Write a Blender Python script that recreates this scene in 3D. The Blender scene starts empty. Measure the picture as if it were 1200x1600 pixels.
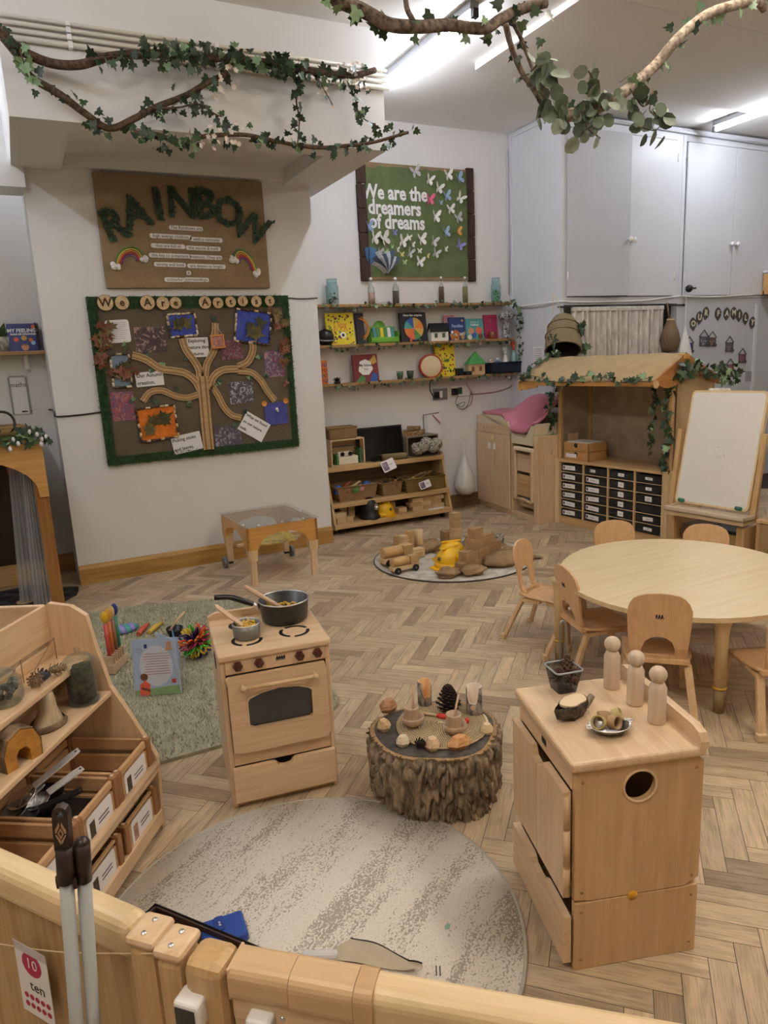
import bpy,bmesh,math,random
from math import sin,cos,pi,radians,atan2,sqrt,hypot
from mathutils import Vector,Matrix,Quaternion,noise as mnoise

random.seed(7)
SC = bpy.context.scene
COL = SC.collection

# ------------------------------------------------------------------ camera
FPX = 1110.0
CAM_H = 1.6
CAM_R = Vector((0.89033207,-0.45270814,-0.04862235))
CAM_U = Vector((0.13805974,0.16666141,0.97630092))
CAM_F = Vector((0.43387591,0.87594481,-0.21088477))
cam_d = bpy.data.cameras.new('camera')
cam = bpy.data.objects.new('camera',cam_d)
COL.objects.link(cam)
cam_d.sensor_fit = 'VERTICAL'
cam_d.sensor_height = 32.0
cam_d.lens = 32.0 * FPX / 1600.0
cam_d.clip_start = 0.02
cam.matrix_world = Matrix(((CAM_R.x,CAM_U.x,-CAM_F.x,0),(CAM_R.y,CAM_U.y,-CAM_F.y,0),(CAM_R.z,CAM_U.z,-CAM_F.z,CAM_H),(0,0,0,1)))
SC.camera = cam

# ------------------------------------------------------------------ view and light
SC.view_settings.view_transform = 'Standard'
SC.view_settings.look = 'None'
SC.view_settings.exposure = 0.5
SC.view_settings.gamma = 1.0
SC.view_settings.use_curve_mapping = False
SC.cycles.use_denoising = True
SC.cycles.max_bounces = 8
SC.cycles.diffuse_bounces = 4
SC.cycles.transparent_max_bounces = 16
SC.cycles.caustics_reflective = False
SC.cycles.caustics_refractive = False
W = bpy.data.worlds.new('world')
SC.world = W
W.use_nodes = True
W.node_tree.nodes['Background'].inputs[0].default_value = (0.75,0.85,1,1)
W.node_tree.nodes['Background'].inputs[1].default_value = 0.02

def area(name,loc,sx,sy,power,col,rot=(0,0,0)):
    d = bpy.data.lights.new(name,'AREA')
    d.shape = 'RECTANGLE'
    d.size,d.size_y,d.energy,d.color = sx,sy,power,col
    o = bpy.data.objects.new(name,d)
    COL.objects.link(o)
    o.location,o.rotation_euler = loc,rot
    return o
COOL = (0.93,0.97,1.0)
WARM = (1.0,0.90,0.76)
TUBE_E = 62.0     # strength of every ceiling tube
# ceiling tubes, the last six unseen and put in to light the room: x, y from, y to, warm or cool (the first two are in the picture)
TUBES = [(2.86,4.15,5.62,'c',1.0),(6.55,3.9,5.36,'c',1.0),(2.86,1.6,3.07,'w',1.45),(2.4,-.9,.57,'w',2.5),
         (6.4,.6,2.07,'w',1.7),(-.75,2.6,4.07,'c',.9),(-.75,-.6,.87,'w',2.2),(-.75,5.0,5.9,'c',1.1)]

# ------------------------------------------------------------------ pixel helpers: where a ray of the photo meets a plane of the room
def ray(x,y):
    return CAM_R * ((x - 600) / FPX) + CAM_U * ((800 - y) / FPX) + CAM_F
O = Vector((0,0,CAM_H))
def F(x,y,z=0.0):
    d = ray(x,y); return O + d * ((z - CAM_H) / d.z)
def FY(x,y,Y):
    d = ray(x,y); return O + d * (Y / d.y)
def FX(x,y,X):
    d = ray(x,y); return O + d * (X / d.x)
def FP(x,y,P,u):
    d = ray(x,y); n = Vector((u[1],-u[0],0)); return O + d * (n.dot(Vector((P[0],P[1],0)) - Vector((0,0,0))) / n.dot(d))

# ------------------------------------------------------------------ materials
def lin(h):
    if isinstance(h,str):
        h = h.lstrip('#'); c = [int(h[i:i + 2],16) / 255 for i in (0,2,4)]
    else:
        c = [v / 255 for v in h]
    return tuple(v / 12.92 if v <= 0.04045 else ((v + 0.055) / 1.055) ** 2.4 for v in c) + (1,)
MATS = {}
def new_mat(name):
    m = bpy.data.materials.new(name); m.use_nodes = True
    return m,m.node_tree,m.node_tree.nodes['Principled BSDF']
def mix_rgb(nt,fac,a,b,mode='MIX'):
    n = nt.nodes.new('ShaderNodeMix'); n.data_type = 'RGBA'; n.blend_type = mode
    for s,v in ((n.inputs['Factor'],fac),(n.inputs['A'],a),(n.inputs['B'],b)):
        if hasattr(v,'node'): nt.links.new(v,s)
        else: s.default_value = v
    return n.outputs['Result']
def noise_tex(nt,vec,scale,detail=3,rough=.55,dist=0):
    n = nt.nodes.new('ShaderNodeTexNoise')
    n.inputs['Scale'].default_value = scale; n.inputs['Detail'].default_value = detail
    n.inputs['Roughness'].default_value = rough; n.inputs['Distortion'].default_value = dist
    if vec is not None: nt.links.new(vec,n.inputs['Vector'])
    return n.outputs['Fac']
def coords(nt,kind='Object',scale=(1,1,1),rot=(0,0,0)):
    t = nt.nodes.new('ShaderNodeTexCoord'); mp = nt.nodes.new('ShaderNodeMapping')
    mp.inputs['Scale'].default_value = scale; mp.inputs['Rotation'].default_value = rot
    nt.links.new(t.outputs[kind],mp.inputs['Vector'])
    return mp.outputs['Vector']
def ramp(nt,fac,stops):
    r = nt.nodes.new('ShaderNodeValToRGB'); nt.links.new(fac,r.inputs['Fac'])
    e = r.color_ramp.elements
    while len(e) < len(stops): e.new(0.5)
    for q,(p,c) in zip(e,stops): q.position = p; q.color = c
    return r.outputs['Color']
def bump(nt,p,h,s=.3,d=.002):
    b = nt.nodes.new('ShaderNodeBump'); b.inputs['Strength'].default_value = s; b.inputs['Distance'].default_value = d
    nt.links.new(h,b.inputs['Height']); nt.links.new(b.outputs['Normal'],p.inputs['Normal'])
def mat(name,col,rough=.55,metal=0,spec=.5,var=.06,vs=18,bmp=0,bs=120,trans=0,alpha=1,emit=0,coat=0,sss=0):
    if name in MATS: return MATS[name]
    m,nt,p = new_mat(name); c = lin(col)
    p.inputs['Roughness'].default_value = rough; p.inputs['Metallic'].default_value = metal
    p.inputs['Specular IOR Level'].default_value = spec
    if coat: p.inputs['Coat Weight'].default_value = coat; p.inputs['Coat Roughness'].default_value = .15
    if trans: p.inputs['Transmission Weight'].default_value = trans
    if alpha < 1: p.inputs['Alpha'].default_value = alpha
    v = coords(nt)
    f = noise_tex(nt,v,vs)
    k = 1 - var; k2 = 1 + var
    nt.links.new(ramp(nt,f,[(.3,(c[0] * k,c[1] * k,c[2] * k,1)),(.7,(min(1,c[0] * k2),min(1,c[1] * k2),min(1,c[2] * k2),1))]),p.inputs['Base Color'])
    if emit:
        p.inputs['Emission Color'].default_value = c; p.inputs['Emission Strength'].default_value = emit
    if bmp: bump(nt,p,noise_tex(nt,v,bs,2),bmp)
    MATS[name] = m
    return m
def wood(name,c1,c2,axis='x',rough=.42,sc=1.0,coat=.15,streak=.5,spec=.45):
    key = name + '_' + axis
    if key in MATS: return MATS[key]
    m,nt,p = new_mat(key)
    lo,hi = 2.2 * sc,34 * sc
    s = {'x': (lo,hi,hi),'y': (hi,lo,hi),'z': (hi,hi,lo)}[axis]
    v = coords(nt,'Object',s)
    f = noise_tex(nt,v,1.0,4,.6,.6)
    s2 = tuple(q * 4 for q in s)
    f2 = noise_tex(nt,coords(nt,'Object',s2),1.0,2)
    f3 = noise_tex(nt,coords(nt,'Object',tuple(q * .18 for q in s)),1.0,2)
    a,b = lin(c1),lin(c2)
    base = ramp(nt,f,[(.30,b),(.62,a)])
    base = mix_rgb(nt,f3,base,mix_rgb(nt,.22,base,b))
    dk = ramp(nt,f2,[(.34,(.72,.66,.58,1)),(.48,(1,1,1,1))])
    nt.links.new(mix_rgb(nt,streak * .5,base,mix_rgb(nt,1.0,base,dk,'MULTIPLY')),p.inputs['Base Color'])
    p.inputs['Roughness'].default_value = rough; p.inputs['Specular IOR Level'].default_value = spec
    if coat: p.inputs['Coat Weight'].default_value = coat; p.inputs['Coat Roughness'].default_value = .25
    bump(nt,p,f2,.06,.001)
    MATS[key] = m
    return m
def glass(name,tint='#ffffff',alpha=.25,rough=.05):
    # thin clear glass or clear plastic: mostly transparent with a glossy skin
    if name in MATS: return MATS[name]
    m,nt,p = new_mat(name)
    p.inputs['Base Color'].default_value = tuple(.35 * v for v in lin(tint)[:3]) + (1,)
    p.inputs['Roughness'].default_value = rough
    tr = nt.nodes.new('ShaderNodeBsdfTransparent'); tr.inputs[0].default_value = tuple(.35 + .65 * v for v in lin(tint)[:3]) + (1,)
    mx = nt.nodes.new('ShaderNodeMixShader'); fr = nt.nodes.new('ShaderNodeLayerWeight'); fr.inputs[0].default_value = .35
    ad = nt.nodes.new('ShaderNodeMath'); ad.operation = 'MULTIPLY_ADD'; ad.inputs[1].default_value = .5; ad.inputs[2].default_value = alpha * .22
    ad.use_clamp = True
    nt.links.new(fr.outputs['Facing'],ad.inputs[0]); nt.links.new(ad.outputs[0],mx.inputs[0])
    nt.links.new(tr.outputs[0],mx.inputs[1]); nt.links.new(p.outputs[0],mx.inputs[2])
    nt.links.new(mx.outputs[0],nt.nodes['Material Output'].inputs['Surface'])
    MATS[name] = m
    return m
def weave(name,c1,c2,sc=260,axis=('x','z'),rough=.9,bmp=.5,blotch=.25):
    # woven cloth: two crossing fine waves
    if name in MATS: return MATS[name]
    m,nt,p = new_mat(name)
    ix = {'x': 'X','y': 'Y','z': 'Z'}
    outs = []
    for a in axis:
        w = nt.nodes.new('ShaderNodeTexWave'); w.bands_direction = ix[a]; w.inputs['Scale'].default_value = sc / 6.28
        w.inputs['Distortion'].default_value = 1.6; w.inputs['Detail'].default_value = 2; w.inputs['Detail Scale'].default_value = 1.2
        nt.links.new(coords(nt),w.inputs['Vector']); outs.append(w.outputs['Fac'])
    mu = nt.nodes.new('ShaderNodeMath'); mu.operation = 'MULTIPLY'
    nt.links.new(outs[0],mu.inputs[0]); nt.links.new(outs[1],mu.inputs[1])
    big = noise_tex(nt,coords(nt,'Object',(1,1,1)),9,4)
    base = ramp(nt,mu.outputs[0],[(.02,lin(c2)),(.55,lin(c1))])
    base = mix_rgb(nt,blotch,base,mix_rgb(nt,1.0,base,ramp(nt,big,[(.3,(.45,.45,.45,1)),(.7,(1.3,1.3,1.3,1))]),'MULTIPLY'))
    nt.links.new(base,p.inputs['Base Color'])
    p.inputs['Roughness'].default_value = rough; p.inputs['Specular IOR Level'].default_value = .15
    bump(nt,p,mu.outputs[0],bmp,.0015)
    MATS[name] = m
    return m
def speckle(name,c1,c2,sc=60,lo=.45,hi=.55,rough=.8,stretch=(1,1,1),bmp=.2,c3=None):
    if name in MATS: return MATS[name]
    m,nt,p = new_mat(name)
    f = noise_tex(nt,coords(nt,'Object',stretch),sc,4,.6)
    st = [(lo,lin(c1)),(hi,lin(c2))]
    if c3: st.append((min(1,hi + .1),lin(c3)))
    nt.links.new(ramp(nt,f,st),p.inputs['Base Color'])
    p.inputs['Roughness'].default_value = rough; p.inputs['Specular IOR Level'].default_value = .25
    if bmp: bump(nt,p,f,bmp,.004)
    MATS[name] = m
    return m

# ------------------------------------------------------------------ mesh builder
I4 = Matrix.Identity(4)
def T(x=0,y=0,z=0): return Matrix.Translation((x,y,z))
def RX(d): return Matrix.Rotation(radians(d),4,'X')
def RY(d): return Matrix.Rotation(radians(d),4,'Y')
def RZ(d): return Matrix.Rotation(radians(d),4,'Z')
def SCL(x,y,z): return Matrix.Diagonal((x,y,z,1))
_bevel_cache = {}
class MB:
    def __init__(s): s.v,s.f,s.m,s.s = [],[],[],[]
    def add(s,vs,fs,mi=0,smooth=False,M=None,fn=None):
        n = len(s.v)
        for q in vs:
            q = Vector(q)
            if fn: q = Vector(fn(q))
            if M is not None: q = M @ q
            s.v.append(q)
        for i,f in enumerate(fs):
            s.f.append([n + k for k in f]); s.m.append(mi[i] if isinstance(mi,(list,tuple)) else mi); s.s.append(smooth)
        return s
    def box(s,x0,x1,y0,y1,z0,z1,b=0,mi=0,M=None,fn=None,seg=2):
        if x1 < x0: x0,x1 = x1,x0
        if y1 < y0: y0,y1 = y1,y0
        if z1 < z0: z0,z1 = z1,z0
        if not b:
            vs = [(x,y,z) for z in (z0,z1) for y in (y0,y1) for x in (x0,x1)]
            return s.add(vs,[(0,2,3,1),(4,5,7,6),(0,1,5,4),(2,6,7,3),(0,4,6,2),(1,3,7,5)],mi,False,M,fn)
        d = (round(x1 - x0,5),round(y1 - y0,5),round(z1 - z0,5),b,seg)
        if d not in _bevel_cache:
            bm = bmesh.new(); bmesh.ops.create_cube(bm,size=1)
            for v in bm.verts: v.co = Vector((v.co.x * d[0],v.co.y * d[1],v.co.z * d[2]))
            bmesh.ops.bevel(bm,geom=list(bm.edges),offset=min(b,min(d[:3]) * .49),segments=seg,profile=.5,affect='EDGES')
            bm.verts.index_update()
            _bevel_cache[d] = ([v.co.copy() for v in bm.verts],[[v.index for v in f.verts] for f in bm.faces]); bm.free()
        vs,fs = _bevel_cache[d]
        c = Vector(((x0 + x1) / 2,(y0 + y1) / 2,(z0 + z1) / 2))
        return s.add([v + c for v in vs],fs,mi,False,M,fn)
    def cbox(s,c,d,b=0,mi=0,M=None,fn=None):
        return s.box(c[0] - d[0] / 2,c[0] + d[0] / 2,c[1] - d[1] / 2,c[1] + d[1] / 2,c[2] - d[2] / 2,c[2] + d[2] / 2,b,mi,M,fn)
    def tube(s,pts,r,n=8,mi=0,cap=True,M=None,smooth=True):
        pts = [Vector(p) for p in pts]
        rs = r if isinstance(r,(list,tuple)) else [r] * len(pts)
        vs,fs = [],[]
        t0 = (pts[1] - pts[0]).normalized()
        a = t0.orthogonal().normalized()
        for i,p in enumerate(pts):
            t = (pts[min(i + 1,len(pts) - 1)] - pts[max(i - 1,0)])
            t = t.normalized() if t.length > 1e-9 else t0
            a = (a - t * a.dot(t))
            a = a.normalized() if a.length > 1e-6 else t.orthogonal().normalized()
            b = t.cross(a)
            for k in range(n):
                w = 2 * pi * k / n
                vs.append(p + (a * cos(w) + b * sin(w)) * rs[i])
        for i in range(len(pts) - 1):
            for k in range(n):
                fs.append((i * n + k,i * n + (k + 1) % n,(i + 1) * n + (k + 1) % n,(i + 1) * n + k))
        s.add(vs,fs,mi,smooth,M)
        if cap:
            m = len(s.v) - len(vs)
            s.f.append([m + k for k in range(n)][::-1]); s.m.append(mi); s.s.append(False)
            s.f.append([m + (len(pts) - 1) * n + k for k in range(n)]); s.m.append(mi); s.s.append(False)
        return s
    def cyl(s,p0,p1,r0,r1=None,n=16,mi=0,M=None,cap=True):
        return s.tube([p0,p1],[r0,r0 if r1 is None else r1],n,mi,cap,M)
    def lathe(s,prof,n=24,mi=0,M=None,fn=None,smooth=True,a0=0,a1=2 * pi):
        vs,fs = [],[]
        full = abs(a1 - a0 - 2 * pi) < 1e-6
        cols = n if full else n + 1
        for r,z in prof:
            for k in range(cols):
                w = a0 + (a1 - a0) * k / n
                vs.append((r * cos(w),r * sin(w),z))
        for i in range(len(prof) - 1):
            for k in range(n):
                k2 = (k + 1) % cols
                fs.append((i * cols + k,i * cols + k2,(i + 1) * cols + k2,(i + 1) * cols + k))
        return s.add(vs,fs,mi,smooth,M,fn)
    def prism(s,poly,h,mi=0,M=None,fn=None,z0=0):
        n = len(poly)
        vs = [(x,y,z0) for x,y in poly] + [(x,y,z0 + h) for x,y in poly]
        a = sum(poly[i][0] * poly[(i + 1) % n][1] - poly[(i + 1) % n][0] * poly[i][1] for i in range(n))
        fs = [tuple(range(n))[::-1],tuple(range(n,2 * n))] + [(i,(i + 1) % n,n + (i + 1) % n,n + i) for i in range(n)]
        if a < 0: fs = [f[::-1] for f in fs]
        return s.add(vs,fs,mi,False,M,fn)
    def ring(s,outer,inner,h,mi=0,M=None,fn=None,z0=0):
        # a plate with a hole: outer and inner loops of the same length
        n = len(outer)
        vs = [(x,y,z0) for x,y in outer] + [(x,y,z0) for x,y in inner] + [(x,y,z0 + h) for x,y in outer] + [(x,y,z0 + h) for x,y in inner]
        fs = []
        for i in range(n):
            j = (i + 1) % n
            fs += [(j,i,n + i,n + j),(2 * n + i,2 * n + j,3 * n + j,3 * n + i),(i,j,2 * n + j,2 * n + i),(n + j,n + i,3 * n + i,3 * n + j)]
        return s.add(vs,fs,mi,False,M,fn)
    def ball(s,c,r,n=12,mi=0,M=None,sc=(1,1,1),fn=None):
        m = max(4,n // 2)
        prof = [(sin(pi * i / m) * r,-cos(pi * i / m) * r) for i in range(m + 1)]
        prof[0] = (1e-5,-r); prof[-1] = (1e-5,r)
        MM = T(*c) @ SCL(*sc)
        return s.lathe(prof,n,mi,MM if M is None else M @ MM,fn)
    def torus(s,c,R,r,n=24,k=8,mi=0,M=None,a0=0,a1=2 * pi):
        full = abs(a1 - a0 - 2 * pi) < 1e-6
        pts = [Vector(c) + Vector((R * cos(a0 + (a1 - a0) * i / n),R * sin(a0 + (a1 - a0) * i / n),0)) for i in range(n + 1)]
        return s.tube(pts,r,k,mi,not full,M)
    def leaf(s,p,d,up,size,mi=0,kind='ivy',fold=.12):
        d = Vector(d).normalized(); up = Vector(up); up = up - d * up.dot(d)
        up = up.normalized() if up.length > 1e-5 else d.orthogonal().normalized()
        sd = d.cross(up)
        pts = LEAF[kind]
        vs = []
        for x,y in pts:
            vs.append(Vector(p) + (sd * x + d * y + up * (fold * abs(x) - .15 * max(0,y - .5) ** 2)) * size)
        vs.append(Vector(p) + (d * .35 - up * .02) * size)
        c = len(pts)
        return s.add(vs,[(i,(i + 1) % c,c) for i in range(c)],mi,True)
    def text(s,txt,size,M,mi=0,ext=.002,align='CENTER',bold=0.0):
        vs,fs = text_mesh(txt,size,ext,align,bold)
        return s.add(vs,fs,mi,False,M)
    def build(s,name,mats,parent=None,loc=None,rz=0):
        me = bpy.data.meshes.new(name)
        me.from_pydata(s.v,[],s.f)
        for m in (mats if isinstance(mats,(list,tuple)) else [mats]): me.materials.append(m)
        me.polygons.foreach_set('material_index',s.m)
        me.polygons.foreach_set('use_smooth',s.s)
        me.update()
        o = bpy.data.objects.new(name,me); COL.objects.link(o)
        if parent is not None: o.parent = parent
        if loc is not None: o.location = loc
        if rz: o.rotation_euler = (0,0,rz)
        return o
LEAF = {
    'ivy': [(0,0),(.2,-.12),(.52,.08),(.3,.3),(.34,.6),(.13,.58),(0,1),(-.13,.58),(-.34,.6),(-.3,.3),(-.52,.08),(-.2,-.12)],
    'round': [(0,0),(.3,.12),(.46,.42),(.38,.75),(.1,.97),(-.1,.97),(-.38,.75),(-.46,.42),(-.3,.12)],
    'long': [(0,0),(.14,.25),(.17,.5),(.1,.8),(0,1),(-.1,.8),(-.17,.5),(-.14,.25)],
    'petal': [(0,0),(.3,.3),(.34,.7),(0,1),(-.34,.7),(-.3,.3)],
    'maple': [(0,0),(.15,.1),(.5,-.05),(.38,.18),(.62,.4),(.34,.42),(.3,.62),(.15,.55),(0,1),(-.15,.55),(-.3,.62),(-.34,.42),(-.62,.4),(-.38,.18),(-.5,-.05),(-.15,.1)],
}
_text_cache = {}
def text_mesh(txt,size,ext,align,bold):
    k = (txt,size,ext,align,bold)
    if k in _text_cache: return _text_cache[k]
    c = bpy.data.curves.new('lettering','FONT'); c.body = txt; c.size = size; c.extrude = ext; c.align_x = align; c.align_y = 'CENTER'
    c.resolution_u = 2; c.offset = bold
    o = bpy.data.objects.new('lettering',c); COL.objects.link(o)
    dg = bpy.context.evaluated_depsgraph_get(); me = bpy.data.meshes.new_from_object(o.evaluated_get(dg))
    r = ([v.co.copy() for v in me.vertices],[list(p.vertices) for p in me.polygons])
    bpy.data.objects.remove(o); bpy.data.meshes.remove(me); bpy.data.curves.remove(c)
    _text_cache[k] = r
    return r
def thing(name,label,cat,loc=(0,0,0),rz=0,group=None):
    o = bpy.data.objects.new(name,None); COL.objects.link(o)
    o.empty_display_size = .05
    o.location = loc; o.rotation_euler = (0,0,rz)
    o['label'] = label; o['category'] = cat
    if group: o['group'] = group
    return o
def tag(o,label,cat,group=None):
    o['label'] = label; o['category'] = cat
    if group: o['group'] = group
    return o
def plabel(o,label): o['label'] = label; return o
def struct(mb,name,m,parent=None):
    o = mb.build(name,m,parent)
    if parent is None: o['kind'] = 'structure'
    return o
def dup(root,loc=None,rz=None,label=None,group=None,scale=None):
    r = root.copy(); COL.objects.link(r)
    if loc is not None: r.location = loc
    if rz is not None: r.rotation_euler = (0,0,rz)
    if label: r['label'] = label
    if group: r['group'] = group
    if scale: r.scale = (scale,) * 3
    for ch in list(root.children):
        c = ch.copy(); COL.objects.link(c); c.parent = r
        for g in list(ch.children):
            d = g.copy(); COL.objects.link(d); d.parent = c
    return r
def circle(r,n,cx=0,cy=0,a0=0): return [(cx + r * cos(a0 + 2 * pi * i / n),cy + r * sin(a0 + 2 * pi * i / n)) for i in range(n)]
def rect_loop(x0,x1,y0,y1,n,cx,cy,a0=0):
    # points on a rectangle at the same angles as circle() about (cx, cy)
    out = []
    for i in range(n):
        w = a0 + 2 * pi * i / n; c,s_ = cos(w),sin(w)
        t = 1e9
        if c > 1e-9: t = min(t,(x1 - cx) / c)
        if c < -1e-9: t = min(t,(x0 - cx) / c)
        if s_ > 1e-9: t = min(t,(y1 - cy) / s_)
        if s_ < -1e-9: t = min(t,(y0 - cy) / s_)
        out.append((cx + c * t,cy + s_ * t))
    return out
def rrect(x0,x1,y0,y1,r,k=4):
    out = []
    for cx,cy,a in ((x1 - r,y1 - r,0),(x0 + r,y1 - r,90),(x0 + r,y0 + r,180),(x1 - r,y0 + r,270)):
        for i in range(k + 1):
            w = radians(a + 90 * i / k); out.append((cx + r * cos(w),cy + r * sin(w)))
    return out
def smooth_path(pts,k=6):
    pts = [Vector(p) for p in pts]; out = []
    P = [pts[0] * 2 - pts[1]] + pts + [pts[-1] * 2 - pts[-2]]
    for i in range(1,len(P) - 2):
        a,b,c,d = P[i - 1],P[i],P[i + 1],P[i + 2]
        for j in range(k):
            t = j / k
            out.append(.5 * ((2 * b) + (c - a) * t + (2 * a - 5 * b + 4 * c - d) * t * t + (3 * b - a - 3 * c + d) * t ** 3))
    out.append(pts[-1])
    return out
def rnd(a,b): return random.uniform(a,b)
# matrices that stand a local XY drawing up: local x -> right, local y -> up, local z -> towards the room
def wallM(x,y,z): return Matrix(((1,0,0,x),(0,0,-1,y),(0,1,0,z),(0,0,0,1)))

# ---- palette
WALLW = mat('wall_paint','#e3e2e2',.75,var=.02,vs=3,bmp=.05,bs=60,spec=.25)
CUPW = mat('cupboard_paint','#d4d8df',.4,var=.02,vs=4,spec=.4)
CUPG = mat('grey_panel_shaded_door','#bfc3cb',.45,var=.02,vs=4,spec=.4)  # grey of the lower panel; on the cupboard door it stands in for shade
CEILW = mat('ceiling_paint','#efedea',.85,var=.02,vs=3,spec=.2)
WHITE = mat('white_plastic','#efeeee',.4,var=.01)
PAPER = mat('white_paper','#eceaec',.8,var=.02,spec=.2)
BLACK = mat('black_plastic','#111113',.35,var=.05)
DARK = mat('dark_brown_inside_shade','#2a211b',.8,var=.1)  # dark brown; also stands in for shade inside holes and the basket
STEEL = mat('polished_steel','#ececee',.32,metal=1,var=.02)
GREYM = mat('grey_metal','#9a9da0',.4,metal=.8,var=.04)
BE = {a: wood('beech','#e0c5a2','#d1b08a',a) for a in 'xyz'}
BIRCH = {a: wood('birch_ply','#e5cda4','#d6ba8c',a,streak=.3) for a in 'xyz'}
PINE = {a: wood('pine_board','#d3b384','#bb9563',a,sc=.8) for a in 'xyz'}
TOFF = {a: wood('toffee_veneer','#d8a35c','#c68f49',a,streak=.35) for a in 'xyz'}
PALEW = {a: wood('pale_block_wood','#dcc39a','#c4a577',a,coat=0,rough=.65) for a in 'xyz'}
RAWW = {a: wood('raw_wood','#d8bda0','#c2a283',a,coat=0,rough=.7) for a in 'xyz'}
OLDW = {a: wood('aged_wood','#a98d66','#8a6c47',a,coat=0,rough=.7) for a in 'xyz'}
CRATEW = {a: wood('crate_plywood','#cfa87e','#b58f68',a,coat=.05) for a in 'xyz'}
BARK = speckle('rough_bark','#43362a','#9a8266',14,.35,.62,.95,(1,1,.35),.6)
GREYBARK = speckle('grey_bark','#4d463e','#a09587',40,.38,.6,.9,(1,1,.6),.5)
BRANCHM = speckle('branch_bark','#3d3028','#6e5a49',50,.35,.65,.9,(1,1,1),.4)
IVYM = [mat('ivy_leaf_a','#273c27',.45,var=.25,vs=30),mat('ivy_leaf_b','#3b5536',.45,var=.25,vs=30),mat('ivy_leaf_c','#7d9a72',.5,var=.2,vs=30)]
EUCM = [mat('eucalyptus_a','#5f6e5a',.6,var=.15,vs=40),mat('eucalyptus_b','#4a5a48',.6,var=.15,vs=40),mat('eucalyptus_c','#97a394',.6,var=.15,vs=40)]
STEMM = mat('vine_stem_green','#5b5a38',.7,var=.2)
BLOSSOM = mat('blossom','#ebe0d6',.7,var=.06,vs=60)
BURLAP = weave('burlap','#b09a7a','#806b50',330)
WICKER = weave('wicker','#bd9c74','#80653f',420,bmp=1.0)
TYPE = mat('printed_ink','#2b2728',.8,var=.02)

def garland(name,label,cat,pts,n,size=.035,r=.003,spread=.03,kinds=((0,.45),(1,.35),(2,.2)),group=None,stem=None,hang=.6,flowers=0,leafmats=None,kind='ivy',out=(0,-1,0),fl_at=None):
    path = smooth_path(pts,6)
    root = thing(name,label,cat,path[0],0,group)
    o = path[0]
    s = MB()
    rr = [r * (1 - .3 * i / len(path)) for i in range(len(path))]
    s.tube([p - o for p in path],rr,6)
    s.build('vine_stem',stem or STEMM,root)
    lv = MB()
    tot = len(path) - 1
    for i in range(n):
        t = (i + random.random()) / n * tot
        k = min(int(t),tot - 1); p = path[k].lerp(path[k + 1],t - k)
        off = Vector((rnd(-1,1),rnd(-1,1),rnd(-1,1))) * spread
        d = Vector((rnd(-1,1),rnd(-1,1),rnd(-1,1) - hang)).normalized()
        u = Vector(out) + Vector((rnd(-.6,.6),rnd(-.6,.6),rnd(-.3,.6)))
        x = random.random(); acc = 0; mi = 0
        for a,w in kinds:
            acc += w
            if x < acc: mi = a; break
        lv.leaf(p + off - o,d,u,size * rnd(.65,1.15),mi,kind)
    lv.build('leaves',leafmats or IVYM,root)
    if flowers:
        fl = MB()
        for i in range(flowers):
            t = (fl_at[0] + (fl_at[1] - fl_at[0]) * random.random() if fl_at else random.random()) * tot
            k = min(int(t),tot - 1); p = path[k].lerp(path[k + 1],t - k) + Vector((rnd(-1,1),rnd(-1,1),rnd(-1,1))) * spread * 1.2
            ax = Vector((rnd(-.7,.7),-1,rnd(-.7,.7))).normalized(); e = ax.orthogonal().normalized()
            for q in range(5):
                dd = Quaternion(ax,q * 2 * pi / 5) @ e + ax * .3
                fl.leaf(p - o,dd,ax,size * .32,0,'petal')
        fl.build('blossom',BLOSSOM,root)
    return root
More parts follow.
